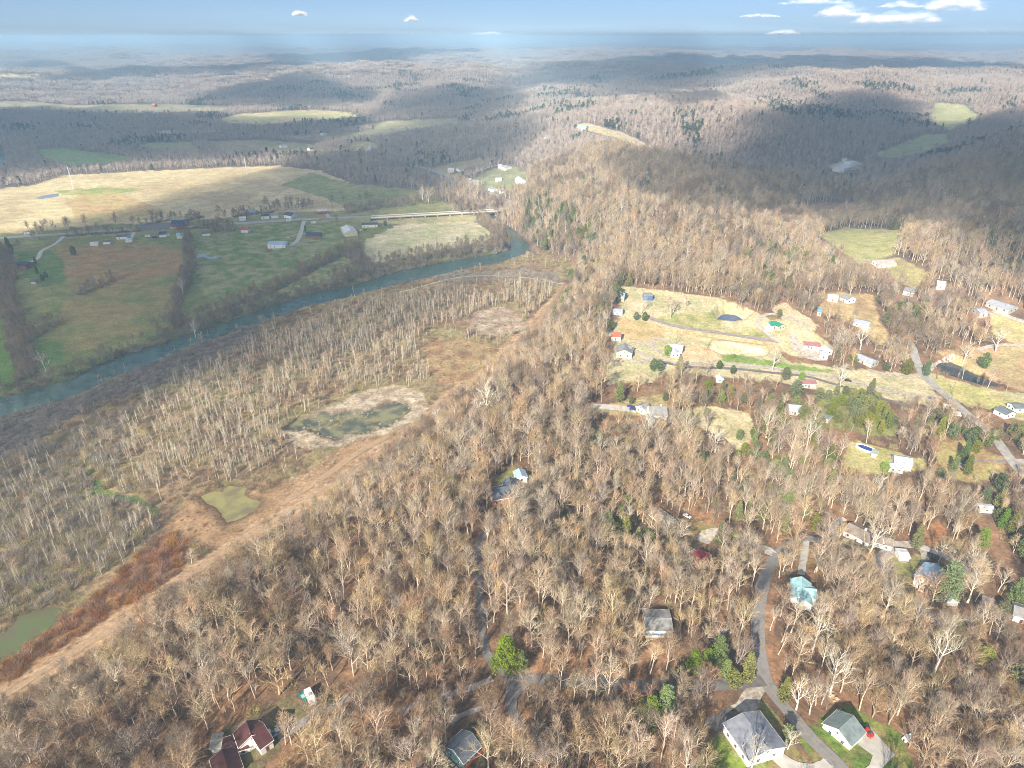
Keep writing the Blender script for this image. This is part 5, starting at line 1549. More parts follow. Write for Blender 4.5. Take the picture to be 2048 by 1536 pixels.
for i, (x, y, m, k, lb) in enumerate([(578,443,P_WHITE,'van','white van on the highway below the navy roofs'),(590,442,paint('gold',(.5,.4,.2)),'car','gold car on the highway by the bare yard'),(618,440,P_WHITE,'car','white car on the highway above the barn drive'),
     (628,447,P_WHITE,'van','white van pulled off below the highway'),(575,476,P_WHITE,'car','white car on the grass by the brick ranch'),(585,475,P_GREY,'car','grey car nearest the brick ranch'),(538,502,P_RED,'pickup','red tractor-coloured truck at the corner of the metal barn'),
     (722,461,P_WHITE,'pickup','white pickup beside the cream hall'),(730,460,P_DK,'car','black car beside the long workshop'),(55,469,P_WHITE,'van','white truck on the highway beside the field trees'),(296,474,P_WHITE,'van','white camper in the junk yard'),(310,476,P_BLUE,'van','blue camper in the junk yard'),
     (335,472,P_WHITE,'van','white truck next to the junk yard'),(254,492,paint('orange',(.6,.2,.05)),'car','small orange car on the lawn by the trailers')]):
    vehicle('roadside_vehicle', lb, x, y, x + 8, y - .6, m, k, 'vehicle', HT)
# upturned boats
def boat(name, label, px, py, px2, py2, m, L=5.0, W=1.9):
    g = spot(px, py); yaw = px_yaw(px, py, px2, py2, g[2])
    r = thing(name, label, 'boat', (g[0], g[1], g[2] + .1), yaw)
    KEEPOUT.append((g[0], g[1], 4))
    V = []; F = []; n = 8
    for i in range(n + 1):
        t = i / n; x = (t - .5) * L; w = W / 2 * (1 - max(0, (t - .45) / .55) ** 2.2) + .02
        V += [(x, -w, .75), (x, -w * .7, .2), (x, 0, 0), (x, w * .7, .2), (x, w, .75), (x, 0, .70)]
    for i in range(n):
        for j in range(6):
            a = i * 6 + j; b = i * 6 + (j + 1) % 6
            F.append((a, b, b + 6, a + 6))
    F += [tuple(range(5, -1, -1)), tuple(n * 6 + j for j in range(6))]
    mobj('hull', V, F, m, r)
    MB().box(-L * .2, -W * .3, .72, L * .15, W * .3, 1.0).build('seat', P_GREY, r)
    MB().box(-L / 2 - .35, -.2, .3, -L / 2, .2, 1.1).build('outboard_motor', P_DK, r)
    return r
boat('white_boat', 'small white boat on the lawn edge past the concrete drive', 1815, 1477, 1821, 1472, P_WHITE)
boat('green_boat', 'dark green covered boat next to the white camper van', 607, 1397, 612, 1404, P_GREEN, 4.6, 2.0)
def utility_pole(px, py, h, label, m=None, group='utility poles'):
    g = spot(px, py); mm = m or mat('pole_wood', (.22, .16, .12), .9)
    r = thing('utility_pole', label, 'utility pole', g, random.uniform(0, 3), group)
    MB().tube([(0, 0, -1), (0, 0, h)], [.2, .13], 8).build('pole', mm, r)
    MB().box(-1.2, -.07, h - .9, 1.2, .07, h - .72).build('crossarm', mm, r)
    for x in (-1.05, -.5, .5, 1.05):
        MB().tube([(x, 0, h - .72), (x, 0, h - .45)], .06, 5).build('insulator', trim_w, r)
for (x, y, h, lb) in [(1873,758,10,'utility pole beside the farm lane turning'),(1903,790,10,'wooden pole in the straw meadow by the country road'),(1898,812,10,'pole at the near edge of the country road'),(1882,888,11,'dark pole in the orange yard'),
                      (1814,1062,11,'pole beside the conical olive cedar'),(1780,1020,10,'pole behind the brown-roofed ranch house'),(1352,690,13,'white mast behind the white farmhouse'),(98,470,10,'pole beside the highway field trees'),(512,440,11,'pole in front of the highway houses'),
                      (704,445,10,'pole between highway and cream hall'),(1850,1195,10,'pole at the foot of the big pine'),(601,462,10,'pole beside the barn driveway')]:
    utility_pole(x, y, h, lb)
# slender lattice masts standing in the far fields
for (x, y, h, lb) in [(147,378,38,'tall white mast standing in the pale fields'),(494,349,34,'tall white mast at the edge of the sunlit field'),(1493,104,90,'thin white mast on the far ridge'),(727,82,60,'thin mast on the skyline')]:
    g = spot(x, y); r = thing('radio_mast', lb, 'mast', g, 0)
    s = 1.1 if h < 60 else 2.0
    mm = mat('mast_white', (.75, .74, .7), .6)
    for k in range(3):
        a = k * 2.094
        MB().tube([(cos(a) * s, sin(a) * s, 0), (cos(a) * s * .4, sin(a) * s * .4, h)], [.22 * s, .14 * s], 4).build('leg', mm, r)
    B = MB()
    for i in range(14):
        z = i * h / 14; f = 1 - .6 * i / 14
        for k in range(3):
            a = k * 2.094; b = (k + 1) * 2.094
            B.tube([(cos(a) * s * f, sin(a) * s * f, z), (cos(b) * s * f, sin(b) * s * f, z + h / 14)], .1 * s, 3, False)
    B.build('bracing', mm, r)
# swimming pool
def build_pool():
    g = spot(1731, 899); yaw = px_yaw(1712, 891, 1752, 906, g[2])
    r = thing('swimming_pool', 'oval above-ground pool with a dark blue cover beside the small white shed', 'pool', (g[0], g[1], h1(g[0], g[1])), yaw)
    KEEPOUT.append((g[0], g[1], 8))
    n = 32; V = []; F = []
    for z, s in ((-.6, 1), (1.2, 1), (1.2, .78), (.9, .78)):
        for i in range(n):
            t = i * 2 * pi / n
            V.append((6.2 * s * math.copysign(abs(cos(t)) ** .8, cos(t)), 3.3 * s * math.copysign(abs(sin(t)) ** .8, sin(t)), z))
    for k in range(3):
        for i in range(n):
            F.append((k * n + i, k * n + (i + 1) % n, (k + 1) * n + (i + 1) % n, (k + 1) * n + i))
    mobj('rim', V, F, mat('pool_white', (.78, .79, .8), .5), r)
    Wt = [(v[0], v[1], 1.0) for v in V[3 * n:4 * n]]
    mobj('water', Wt, [tuple(range(n))], mat('pool_blue', (.01, .045, .22), .15, spec=.5), r)
build_pool()
# riding arena fence, yard fences
def fence(name, label, px, sp=3.0, h=1.2, m=None, rails=2, up=0):
    P = [np.array(spot(x, y)[:2]) for x, y in px]
    P = dens(P, sp)
    c = P[len(P) // 2]; zc = h1(*c)
    r = thing(name, label, 'fence', (c[0], c[1], zc))
    m = m or mat('fence_wood', (.30, .22, .16), .9)
    me = mesh_from('post', MB().box(-.09, -.09, -.3, .09, .09, h).V, MB().box(0, 0, 0, 1, 1, 1).F, (m,))
    Z = [h1(*p) for p in P]
    for p, z in zip(P[:120], Z):
        o = bpy.data.objects.new('post', me); link(o, r); o.location = (p[0] - c[0], p[1] - c[1], z - zc)
    for k in range(rails):
        B = MB()
        B.tube([(p[0] - c[0], p[1] - c[1], z - zc + h * (.45 + .45 * k)) for p, z in zip(P, Z)], .06, 4)
        B.build('rail', m, r)
fence('arena_fence', 'dark rail fence around the pale riding arena', [(1424,681),(1470,685),(1530,692),(1540,702),(1534,714),(1500,716),(1440,711),(1414,698),(1424,681)])
fence('roadside_fence', 'low grey fence following the road below the big pine', [(1830,1192),(1865,1210),(1900,1235)], m=mat('fence_grey', (.42, .38, .33), .9))
fence('yard_fence', 'white board fence below the brown-roofed ranch house', [(1684,1085),(1720,1105),(1745,1128)], m=trim_w)
fence('pasture_fence', 'wooden fence along the lane above the riding arena', [(1390,672),(1450,682),(1520,690)])
# rocks at the creek bed
rockm = mat('creek_rock', (.42, .33, .22), .9, noise=.3, nscale=1, bump=.6)
for i in range(26):
    t = random.random(); px_ = 1600 + t * 75 + random.uniform(-6, 6); py_ = 1350 + t * 48 + random.uniform(-8, 8)
    g = spot(px_, py_); s = random.uniform(.5, 1.5)
    V = []; 
    for k in range(14):
        v = np.array([random.gauss(0, 1), random.gauss(0, 1), random.gauss(0, 1)]); v /= np.linalg.norm(v); V.append(tuple(v * s * np.array([1, .8, .55])))
    import bmesh
    bm = bmesh.new()
    for v in V: bm.verts.new(v)
    bmesh.ops.convex_hull(bm, input=bm.verts)
    me = bpy.data.meshes.new('rock'); bm.to_mesh(me); bm.free(); me.materials.append(rockm)
    o = link(bpy.data.objects.new('rock', me)); o.location = (g[0], g[1], g[2] + s * .15)
    tag(o, 'tan boulder in the dry creek bed beside the woods', 'rock', 'boulders of the dry creek bed')

#@@SPLIT_PLANT
# ------------------------------------------------------------------ individual trees
LAND = [(1490,1465,'large grey metal building'),(1695,1445,'grey-green roofed house'),(1605,1175,'turquoise-roofed cottage'),(1315,1250,'broad grey low-roofed house'),(930,1490,'teal-walled house'),(490,1480,'burgundy-roofed house'),
        (1010,985,'slate-roofed house'),(1330,1030,'long grey-roofed house'),(1405,1120,'red-roofed house'),(1735,1065,'brown-roofed ranch house'),(1865,1140,'pale blue-roofed house'),(1310,825,'white gabled house'),
        (1010,1330,'bright pair of pines'),(620,1400,'white camper van'),(1518,1365,'road fork'),(1200,1368,'straight dark lane'),(960,1200,'narrow woodland lane'),(1650,1370,'dry creek bed'),(1560,1095,'road bend'),(1850,1220,'lower road'),
        (1815,1477,'small white boat'),(300,1210,'dirt track on the bank'),(690,960,'dirt track by the mudflat'),(1800,925,'white house near the pool'),(1960,1010,'white trailer home'),(1290,1440,'pines below the lane'),(1440,1320,'pine grove by the road'),
        (150,1420,'russet reed belt'),(800,1420,'dirt path to the camper'),(1040,1430,'curved dark drive'),(1950,1240,'gravel turning'),(2000,1400,'gully wood in the corner'),(560,1180,'edge of the ridge above the track'),(1100,1150,'middle of the leaf-strewn wood')]
USED = {}
def place_tree(sp, x, y, z, size, name, label, cat, group, var=None, rz=None):
    v = SPECIES[sp][var if var is not None else random.randrange(len(SPECIES[sp]))]
    t = thing(name, label, cat, (x, y, z), random.uniform(0, 6.28) if rz is None else rz, group)
    s = size * random.uniform(.95, 1.05)
    t.scale = (s * random.uniform(.93, 1.07), s * random.uniform(.93, 1.07), s)
    a = bpy.data.objects.new('trunk', v[0]); link(a, t)
    b = bpy.data.objects.new('crown', v[1]); link(b, t)
    return t

EVER = [  # kind, pixel of the foot, size, variant, label
 ('pine',1012,1348,1.15,0,'tall bright green pine beside the bend of the woodland lane'),('pine',1043,1345,.85,1,'shorter bright green pine next to the tall one at the lane bend'),('darkcedar',990,1340,.8,0,'dark low evergreen at the foot of the tall lane pine'),
 ('pine',1385,1352,.8,0,'olive pine at the outer end of the grove by the road'),('pine',1410,1345,.9,1,'leaning olive pine in the grove by the road'),('pine',1432,1340,.95,2,'tallest pine of the grove by the road'),('pine',1450,1358,.75,1,'small pine in the grove near the road fork'),
 ('cedar',1492,1362,1.45,2,'broad olive cedar right at the road fork'),('cedar',1466,1372,1.2,1,'squat olive cedar just behind the road fork'),('pine',1352,1362,.55,1,'small yellowish pine above the straight dark lane'),
 ('pine',1272,1432,.85,1,'first of the pines below the straight dark lane'),('pine',1298,1462,1.0,0,'middle one of the pines below the straight dark lane'),('pine',1325,1448,1.05,2,'tallest of the pines below the straight dark lane'),
 ('darkcedar',1232,1232,.9,0,'dark round evergreen amid the leaf-strewn wood'),('cedar',1425,1212,.65,1,'small olive bush below the red-roofed house'),('cedar',1575,1478,1.0,1,'round yellow-green tree beside the big metal building'),
 ('cedar',1412,1525,1.1,1,'olive cedar at the bottom edge beside the lawn'),('cedar',1396,1560,1.1,2,'second olive cedar at the bottom edge'),('cedar',1566,1402,1.1,2,'dark olive cedar by the road above the metal building'),('pine',1884,1208,1.5,0,'big green pine overhanging the pale blue roof'),
 ('cedar',1830,1098,1.35,2,'tall mustard-olive conical cedar beside the gravel drive'),('pine',1958,1098,1.0,1,'rounded light green pine standing in the orange leaf clearing'),('pine',2046,1120,1.05,0,'green pine cut by the picture edge near the clearing'),
 ('pine',2026,1210,1.1,1,'green pine in front of the edge house'),('cedar',2005,1225,1.0,1,'olive evergreen next to the edge house'),('cedar',1922,1262,.8,1,'small olive evergreen by the gravel turning'),('cedar',1965,1330,1.3,1,'wide olive evergreen in the gully wood'),('cedar',2035,1360,1.4,1,'olive evergreen mass on the gully side'),
 ('bright',1372,852,1.0,0,'vivid green evergreen beside the white gabled house, nearer the lawn'),('bright',1358,862,.85,1,'vivid green evergreen beside the white gabled house, nearer the porch'),
 ('bright',1768,944,.75,1,'round vivid green bush beside the white house near the pool'),('darkcedar',1905,945,1.2,1,'dark green cedar beside the yard drive'),('cedar',1932,950,1.3,2,'olive cedar at the bend of the yard drive'),
 ('cedar',1880,958,1.1,1,'low olive tree behind the white house near the pool'),('bright',1334,712,.8,0,'bright green tree in front of the white farmhouse'),('darkcedar',1307,742,1.3,0,'dark round evergreen south of the farm lane'),('darkcedar',1318,742,1.2,0,'second dark evergreen south of the farm lane'),
 ('cedar',1357,752,1.6,2,'tall olive conical cedar below the farm lane'),('darkcedar',1438,738,.9,0,'dark bush on the dark lane'),('darkcedar',1465,748,.9,0,'small round green tree near the tiny cottage'),
 ('cedar',1571,760,1.45,1,'large olive round cedar at the lane drive'),('bright',1602,762,.75,1,'round bright tree beside the maroon roof'),('darkcedar',1590,794,1.7,0,'big dark green tree in front of the maroon roof'),('cedar',1637,800,1.4,1,'olive tree past the maroon roof'),
 ('cedar',1468,716,.5,1,'small bush by the arena corner'),('pine',1570,1034,.95,0,'light green pine leaning by the shadow of the road bend'),('pine',1500,1012,.6,1,'small light green pine in the ravine wood'),('cedar',1483,968,.7,1,'olive bush in the ravine wood'),
 ('cedar',1408,812,1.2,2,'olive cedar above the dry lawn'),('cedar',1412,832,.9,1,'low olive cedar at the top of the dry lawn'),('darkcedar',1478,880,1.0,0,'round dark cedar at the lawn corner'),('darkcedar',1508,878,1.25,0,'bushy green cedar on the lawn edge'),
 ('cedar',1515,900,.9,1,'olive cedar below the lawn edge'),('cedar',1488,905,1.0,1,'yellowish cedar beside the dry lawn'),('cedar',1562,925,1.2,1,'round green cedar above the big spreading tree'),('cedar',1605,930,1.1,1,'round olive cedar below the big spreading tree'),
 ('cedar',1580,868,1.0,2,'narrow bright cedar near the tin roof'),('cedar',1600,862,.9,2,'narrow olive cedar near the tin roof'),('cedar',1238,805,1.5,2,'yellow-green cedar above the pale drive'),('darkcedar',1262,808,.7,0,'small dark cedar above the parked blue cars'),
 ('darkcedar',1330,802,.8,0,'small dark cedar behind the white gabled house'),('darkcedar',1272,640,1.0,0,'first of two dark cedars beside the low barn'),('darkcedar',1289,642,1.1,0,'second of two dark cedars beside the low barn'),
 ('darkcedar',1966,736,1.6,0,'tall dark green cedar in the brown field'),('cedar',1812,748,1.7,1,'green tree at the country road junction'),('darkcedar',1850,752,1.3,1,'dark conifer right beside the country road'),('cedar',1558,634,1.0,1,'cedar behind the green-roofed barn'),
 ('darkcedar',22,508,2.1,1,'tall dark conifer in the corner of the valley farm'),('darkcedar',148,510,1.5,0,'round dark tree alone in the brown field'),('darkcedar',93,556,1.0,0,'dark tree below the brick farmhouse'),('darkcedar',86,562,1.0,0,'dark bush below the brick farmhouse'),
 ('darkcedar',72,528,1.0,1,'dark tree at the farmhouse drive'),('darkcedar',75,548,1.0,1,'thin dark tree at the farmhouse lawn'),('darkcedar',611,462,.9,1,'small conifer beside the brick ranch'),('darkcedar',771,452,1.0,0,'round bush east of the long workshop'),
 ('bright',1428,1008,.4,1,'small vivid sapling in the ravine'),('cedar',1950,905,1.3,1,'olive cedar by the country road slope'),('cedar',1990,880,1.3,1,'second olive cedar by the country road slope'),('darkcedar',1925,925,1.5,1,'dark cedar shading the yard drive'),
]
for sp, px_, py_, sz, var, lb in EVER:
    g = spot(px_, py_)
    nm = {'pine': 'pine_tree', 'cedar': 'cedar_tree', 'darkcedar': 'evergreen_tree', 'bright': 'green_tree'}[sp]
    place_tree(sp, g[0], g[1], g[2], sz, nm, lb, 'evergreen tree', None, var)
    KEEPOUT.append((g[0], g[1], 3.5 * sz))
# cedar thicket above the pool
k = 0
CG = 'cedars of the thicket between lane and pool'
for (px_, py_) in [(1655,800),(1672,792),(1690,790),(1705,800),(1720,797),(1740,792),(1665,815),(1682,812),(1700,818),(1718,815),(1735,812),(1752,805),(1660,838),(1675,846),(1705,836),(1725,835),(1742,830),(1758,825),(1715,855),(1735,852),(1750,848),(1768,842),(1695,858),(1775,858),(1630,830),(1640,852),(1760,868),(1785,850)]:
    g = spot(px_, py_)
    place_tree('cedar', g[0], g[1], g[2], random.uniform(1.0, 1.45), 'cedar_tree', 'olive cedar in the thicket between the dark lane and the pool', 'evergreen tree', CG, random.choice([1, 1, 0, 2]))
    KEEPOUT.append((g[0], g[1], 3))
HC = 'cedars on the sunny hillside'
for (cx, cy_, n, sx, sy) in [(1590,528,9,45,7),(1535,515,7,25,10),(1660,540,5,25,6),(1110,365,10,35,12),(1160,378,7,30,8),(1130,440,8,30,18),(1185,470,8,30,20),(1190,545,8,20,20),(1300,380,5,30,6),(1230,600,4,15,8)]:
    for _ in range(n):
        g = spot(cx + random.gauss(0, .5) * sx, cy_ + random.gauss(0, .5) * sy)
        place_tree('darkcedar' if random.random() < .5 else 'cedar', g[0], g[1], g[2], random.uniform(1.2, 1.9), 'cedar_tree', 'dark green cedar scattered among bare trees on the sunny hillside', 'evergreen tree', HC)
SYC = [(945,905,1.0,0,'white-limbed sycamore leaning over the berm edge'),(972,838,1.15,2,'tall white sycamore above the mudflat, inner of two'),(955,840,1.0,1,'spreading white sycamore above the mudflat'),(875,862,.95,1,'white-branched sycamore at the end of the mudflat'),
       (95,748,1.1,1,'white sycamore on the left bank field corner'),(392,678,.9,2,'thin white sycamore over the river bend'),(367,590,1.0,0,'pale sycamore in the hedge belt'),(873,505,1.1,0,'white sycamore on the sunny river bank'),(906,500,.9,2,'pale sycamore beside the sunny meadow edge'),(858,408,1.3,1,'white sycamore at the corner of the far meadow'),(845,402,1.2,0,'white sycamore at the far side of the highway meadow'),
       (1685,700,1.2,1,'spreading white tree behind the farmyard'),(1720,700,1.2,1,'second spreading white tree behind the farmyard'),(1925,728,1.1,1,'white-limbed tree over the slate pond'),(1990,704,1.3,1,'gnarled white tree on the brown field'),(1545,742,1.0,0,'tall tree beside the farm lane throwing a long shadow'),(1678,782,1.1,0,'slim white tree between the two lanes'),
       (1347,624,.8,0,'lone bare tree in the sunny pasture'),(1282,628,.8,2,'thin tree beside the low barn'),(1592,1420,.9,1,'white-limbed tree beside the road below the fork'),(1575,1500,.55,1,'small whitish tree beside the metal building'),(1500,1545,1.0,1,'bare tree against the pale metal roof'),(1745,1010,1.1,1,'white-barked tree behind the brown-roofed ranch house'),
       (1735,1118,1.35,1,'broad white-barked tree in front of the ranch house'),(1612,900,1.3,1,'huge spreading pale tree above the dark thicket'),(1930,1170,1.2,1,'crooked white tree over the pine and the concrete turning'),(1865,1350,1.2,0,'leaning white tree in the gully wood'),(1660,1390,1.1,0,'leaning white tree over the creek bed'),(1625,1300,1.2,1,'bushy white tree beside the road curve'),
       (1290,900,1.3,0,'tall forked pale tree below the white gabled house'),(1385,920,.9,1,'round whitish tree below the vivid evergreens'),(1430,905,1.0,1,'round pale tree beside the dry lawn'),(1350,700,.0,0,'')]
for px_, py_, sz, var, lb in SYC:
    if sz <= 0: continue
    g = spot(px_, py_)
    place_tree('white', g[0], g[1], g[2], sz, 'sycamore_tree', lb, 'bare tree', None, var)
    KEEPOUT.append((g[0], g[1], 4.0))
ORN = [(1655,1108,'round-crowned'),(1648,1118,'wide'),(1390,1480,'round'),(1640,1455,'domed'),(1700,1500,'bushy')]
# valley single trees
VT = 'bare trees lining the valley highway'
for (px_, py_) in [(58,466),(88,462),(96,463),(108,462),(135,460),(140,461),(172,452),(232,450),(270,456),(280,452),(310,447),(385,440),(392,446),(440,438),(452,440),(470,440),(478,436),(500,428),(535,424),(548,420),(556,418),(578,418),(585,418),(598,416),(605,418),(612,418),(620,418),(665,418),(720,410),(735,408),(745,412),(690,415),(400,460),(430,462),(440,460),(450,462),(460,466),(70,478),(80,480),(90,480),(675,452),(700,440),(745,440),(40,505),(400,446)]:
    g = spot(px_, py_)
    place_tree('dark', g[0], g[1], g[2], random.uniform(.95, 1.4), 'bare_tree', 'dark bare tree in the line of trees along the valley highway', 'bare tree', VT)
for (px_, py_, lb) in [(165,588,'dark bare tree at the near end of the field thicket'),(190,578,'dark bare tree in the middle of the field thicket'),(225,562,'dark bare tree at the far end of the field thicket'),(208,572,'pale trunked tree in the field thicket'),(85,582,'low dark thicket tree below the farm'),(105,582,'second low thicket tree below the farm')]:
    g = spot(px_, py_); place_tree('dark', g[0], g[1], g[2], .6, 'bare_tree', lb, 'bare tree', None)

# ------------------------------------------------------------------ woods
def region_of(x, y, z):
    k, c = cover(x, y, z)
    kinds = np.array([q[0] for q in ZONES] + ['forest'])
    return kinds[k], k

x, y = jgrid(120, 1250, 6.3)
z = hgt(x, y)
px_, py_, dep = project(x, y, z)
kd, ki = region_of(x, y, z)
rr_ = np.hypot(x, y)
dB, sB = dist_poly(x, y, BERM_ALL)
dBo, _so = dist_poly(x, y, BERM)
LEFTVAL = (dB * sB < 3) & (rr_ < 1150)
good = road_clear(x, y, 2.2) & (road_clear(x, y + 4, 0) | (rng.random(len(x)) < .6)) & keep_clear(x, y) & ~in_water(x, y)
dn = fbm(x / 45, y / 45, 3, 61)
open_near_road = np.ones(len(x), bool)
def shows_open(px, py):
    o = np.zeros(px.shape, bool)
    for k_, P, *_r in ZONES:
        if k_ in ('lawn', 'arena'): o |= inpoly(px, py, P)
    for k_ in ('blue', 'slate'): o |= inpoly(px, py, POND_PX[k_])
    return o
hide = np.zeros(len(x), bool)
for up_ in (5.0, 10.0, 15.0):
    a_, b_, _d = project(x, y, z + up_)
    hide |= shows_open(a_, b_)
hide &= (rr_ > 330) & (rng.random(len(x)) < .86)
rsh = np.zeros(len(x), bool)
for k_ in (8, 16, 24): rsh |= ~road_clear(x, y + k_, 1.0)
rsh &= (rr_ > 430) & (px_ > 1200) & (rng.random(len(x)) < .85)
good &= ~(hide | rsh)
forest = good & ~((dBo < 11) & (rr_ < 1000)) & (kd == 'forest') & (rng.random(len(x)) < np.clip(.72 + dn * .7, 0, 1))
# tree lines: hedges and river banks in the valley
HEDGE = [([(352,665),(350,640),(352,620),(360,590),(375,560),(382,530),(378,500),(376,470)], 6), ([(340,700),(350,670),(365,655)], 15), ([(350,665),(400,640),(450,620),(500,600),(545,580),(590,558),(630,535),(680,510),(720,490)], 7),
         ([(0,530),(10,580),(25,630),(35,670),(45,720),(60,760),(40,790)], 9), ([(60,680),(90,655),(110,650)], 7), ([(0,792),(60,778),(147,756),(235,714),(293,695),(381,664),(440,645)], 6),
         ([(440,645),(481,630),(600,590),(702,566)], 7), ([(0,500),(0,530)], 6), ([(165,588),(190,578),(225,562)], 4),
         ([(130,473),(200,468),(275,463)], 5), ([(300,449),(330,442),(360,436)], 5), ([(470,433),(520,428),(560,421),(625,417)], 6), ([(375,456),(440,455)], 7), ([(430,462),(460,462)], 8), ([(380,440),(400,436)], 6), ([(700,425),(780,412),(850,404)], 8), ([(702,566),(760,552),(805,537),(907,515),(993,502),(1005,490)], 26), ([(1010,490),(1008,475),(990,458),(965,445)], 12), ([(700,500),(735,540),(770,555)], 12),
         ([(-20,500),(0,520),(10,560)], 14), ([(700,425),(760,415),(800,412),(850,405)], 6), ([(860,400),(900,395),(940,400),(975,415)], 26), ([(930,410),(975,405),(1000,412)], 14)]
hed = np.zeros(len(x), bool)
for P, w in HEDGE:
    Q = [spot(a, b)[:2] for a, b in P]
    d, _ = dist_poly(x, y, Q)
    hed |= d < w
forest &= ~(LEFTVAL & (rr_ < 960))
hedge_t = hed & good & ~forest & ~np.isin(kd, ['wet', 'brush', 'open', 'mud']) & (rng.random(len(x)) < .95)
wetsap = good & LEFTVAL & np.isin(kd, ['wet', 'sparse'])
OPENMASK = np.isin(kd, OPEN_KINDS)
yard = good & (kd == 'lawn') & (rng.random(len(x)) < .035) & (rr_ < 700) & (px_ > 900)
far_forest = forest
sel = forest & ~yard
evm = (fbm(x / 70 + 5, y / 70, 3, 91) > .60) & (rng.random(len(x)) < .35) & (px_ > 1050) & (py_ < 1100)
evm |= (fbm(x / 40 + 1, y / 40, 3, 95) > .52) & (rng.random(len(x)) < .45) & (px_ > 1180) & (py_ > 770) & (py_ < 1010)
evm |= (fbm(x / 50 + 1, y / 50, 3, 96) > .5) & (rng.random(len(x)) < .22) & (px_ > 1050) & (px_ < 1260) & (py_ > 400) & (py_ < 660)
ever_sc = sel & evm
sel &= ~evm
# darker trees on river banks, ravine and damp hollows
darkm = (fbm(x / 60, y / 60, 3, 71) > .56) & (rng.random(len(x)) < .8)
slimm = rng.random(len(x)) < np.clip((fbm(x / 90 + 2, y / 90, 2, 73) - .38) * 2.0, .08, .6)
idx = np.where((sel | yard) & (dep > 60))[0]
# the trees that show largest become things
vis = (px_[idx] > -60) & (px_[idx] < 2108) & (py_[idx] < 1600)
cand = idx[vis]
order = cand[np.argsort(dep[cand])]
top = order[:300]
rest = np.setdiff1d(idx, top)
def adj(v, a, b, c): return a if v < .33 else (b if v < .66 else c)
cnt = {}
for i in top:
    size = .78 + .38 * rng.random()
    dmin = min(LAND, key=lambda l: hypot(l[0] - px_[i], (l[1] - py_[i]) * 1.2))
    dd = hypot(dmin[0] - px_[i], dmin[1] - py_[i])
    kindn = 'dark' if darkm[i] else ('slim' if slimm[i] else 'bare')
    if dB[i] < 42: size *= .72
    rel = ('below' if py_[i] > dmin[1] + 18 else ('above' if py_[i] < dmin[1] - 18 else 'level with')) if dd > 25 else 'close to'
    d2 = sorted(LAND, key=lambda l: hypot(l[0] - px_[i], (l[1] - py_[i]) * 1.2))[1]
    lab = f"{adj((size-.78)/.38,'low','middling','tall')} {dict(dark='dark brown', slim='slender', bare='tan')[kindn]} bare tree {rel} the {dmin[2]}"
    if len((lab + d2[2]).replace('-', ' ').split()) <= 13: lab += ', towards the ' + d2[2]
    g = f"bare trees {rel} the {dmin[2]}"
    place_tree(kindn, x[i], y[i], z[i], size, 'bare_tree', lab, 'bare tree', g)
rd = rest[darkm[rest]]; rs_ = rest[~darkm[rest] & slimm[rest]]; rb = rest[~darkm[rest] & ~slimm[rest]]
lowb = lambda ii: np.where(dB[ii] < 42, .7, 1.0)
scatter('woodland', [t[2] for t in SPECIES['slim']], x[rs_], y[rs_], z[rs_], .7 + .45 * rng.random(len(rs_)), 'slender pale-trunked trees standing among the woodland', 'woodland')
near = rr_[rb] < 720
scatter('woodland', [t[2] for t in SPECIES['bare']], x[rb], y[rb], z[rb], (.75 + .42 * rng.random(len(rb))) * lowb(rb), 'dense bare tan woodland covering the near slopes', 'woodland')
scatter('woodland', [t[2] for t in SPECIES['dark']], x[rd], y[rd], z[rd], .75 + .4 * rng.random(len(rd)), 'darker brown bare trees mixed through the woodland', 'woodland')
h = np.where(hedge_t)[0]
scatter('hedgerow', [t[2] for t in SPECIES['dark']], x[h], y[h], z[h], .55 + .4 * rng.random(len(h)), 'dark bare trees lining river banks and field hedges', 'tree belt')
e = np.where(ever_sc)[0]
scatter('evergreen_wood', [t[2] for t in SPECIES['cedar'] + SPECIES['darkcedar']], x[e], y[e], z[e], .8 + .7 * rng.random(len(e)), 'scattered green cedars growing under the bare woodland', 'woodland')
# white trees sprinkled
# saplings of the wetland
xs, ys = jgrid(150, 1000, 3.5)
zs = hgt(xs, ys)
qx, qy, qd = project(xs, ys, zs)
m = inpoly(qx, qy, ZONES[0][1]) & (qx > -80)
xs, ys, zs, qx, qy, qd = [a[m] for a in (xs, ys, zs, qx, qy, qd)]
kk, ki2 = region_of(xs, ys, zs)
dR_, _sr = dist_poly(xs, ys, WATER_W[0][1], True)
g0 = (dR_ > 7) & road_clear(xs, ys, 1.5) & ~in_water(xs, ys) & keep_clear(xs, ys)
clump_ = fbm(xs / 9 + 3, ys / 9, 2, 27)
SAPZ = [([(330,762),(480,694),(640,642),(800,592),(900,575),(990,600),(1010,570),(1110,575),(1090,625),(1050,655),(1000,640),(940,640),(870,650),(820,690),(850,745),(800,775),(740,785),(640,800),(590,845),(540,850),(540,790),(430,792)], .8),
        ([(240,900),(290,830),(350,790),(480,772),(560,790),(640,790),(600,850),(570,905),(520,950),(440,978),(390,985),(330,985),(270,965)], .85),
        ([(120,880),(200,850),(290,800),(330,770),(420,770),(300,850),(240,880),(180,930)], .6),
        ([(1000,590),(1100,570),(1112,580),(1060,640),(1010,620)], .9), ([(880,660),(1000,680),(1030,660),(1000,720),(960,700)], .6), ([(560,800),(760,770),(800,700),(870,690),(860,760),(700,790),(600,840)], .6)]
dens_ = np.full(len(xs), .05)
dens_[kk == 'sparse'] = .30
for P, d in SAPZ:
    dens_[inpoly(qx, qy, P) & (kk != 'open')] = d
dens_[np.isin(kk, ['mud', 'open', 'reed', 'brush'])] = .0
pat = fbm(xs / 22, ys / 22, 3, 15)
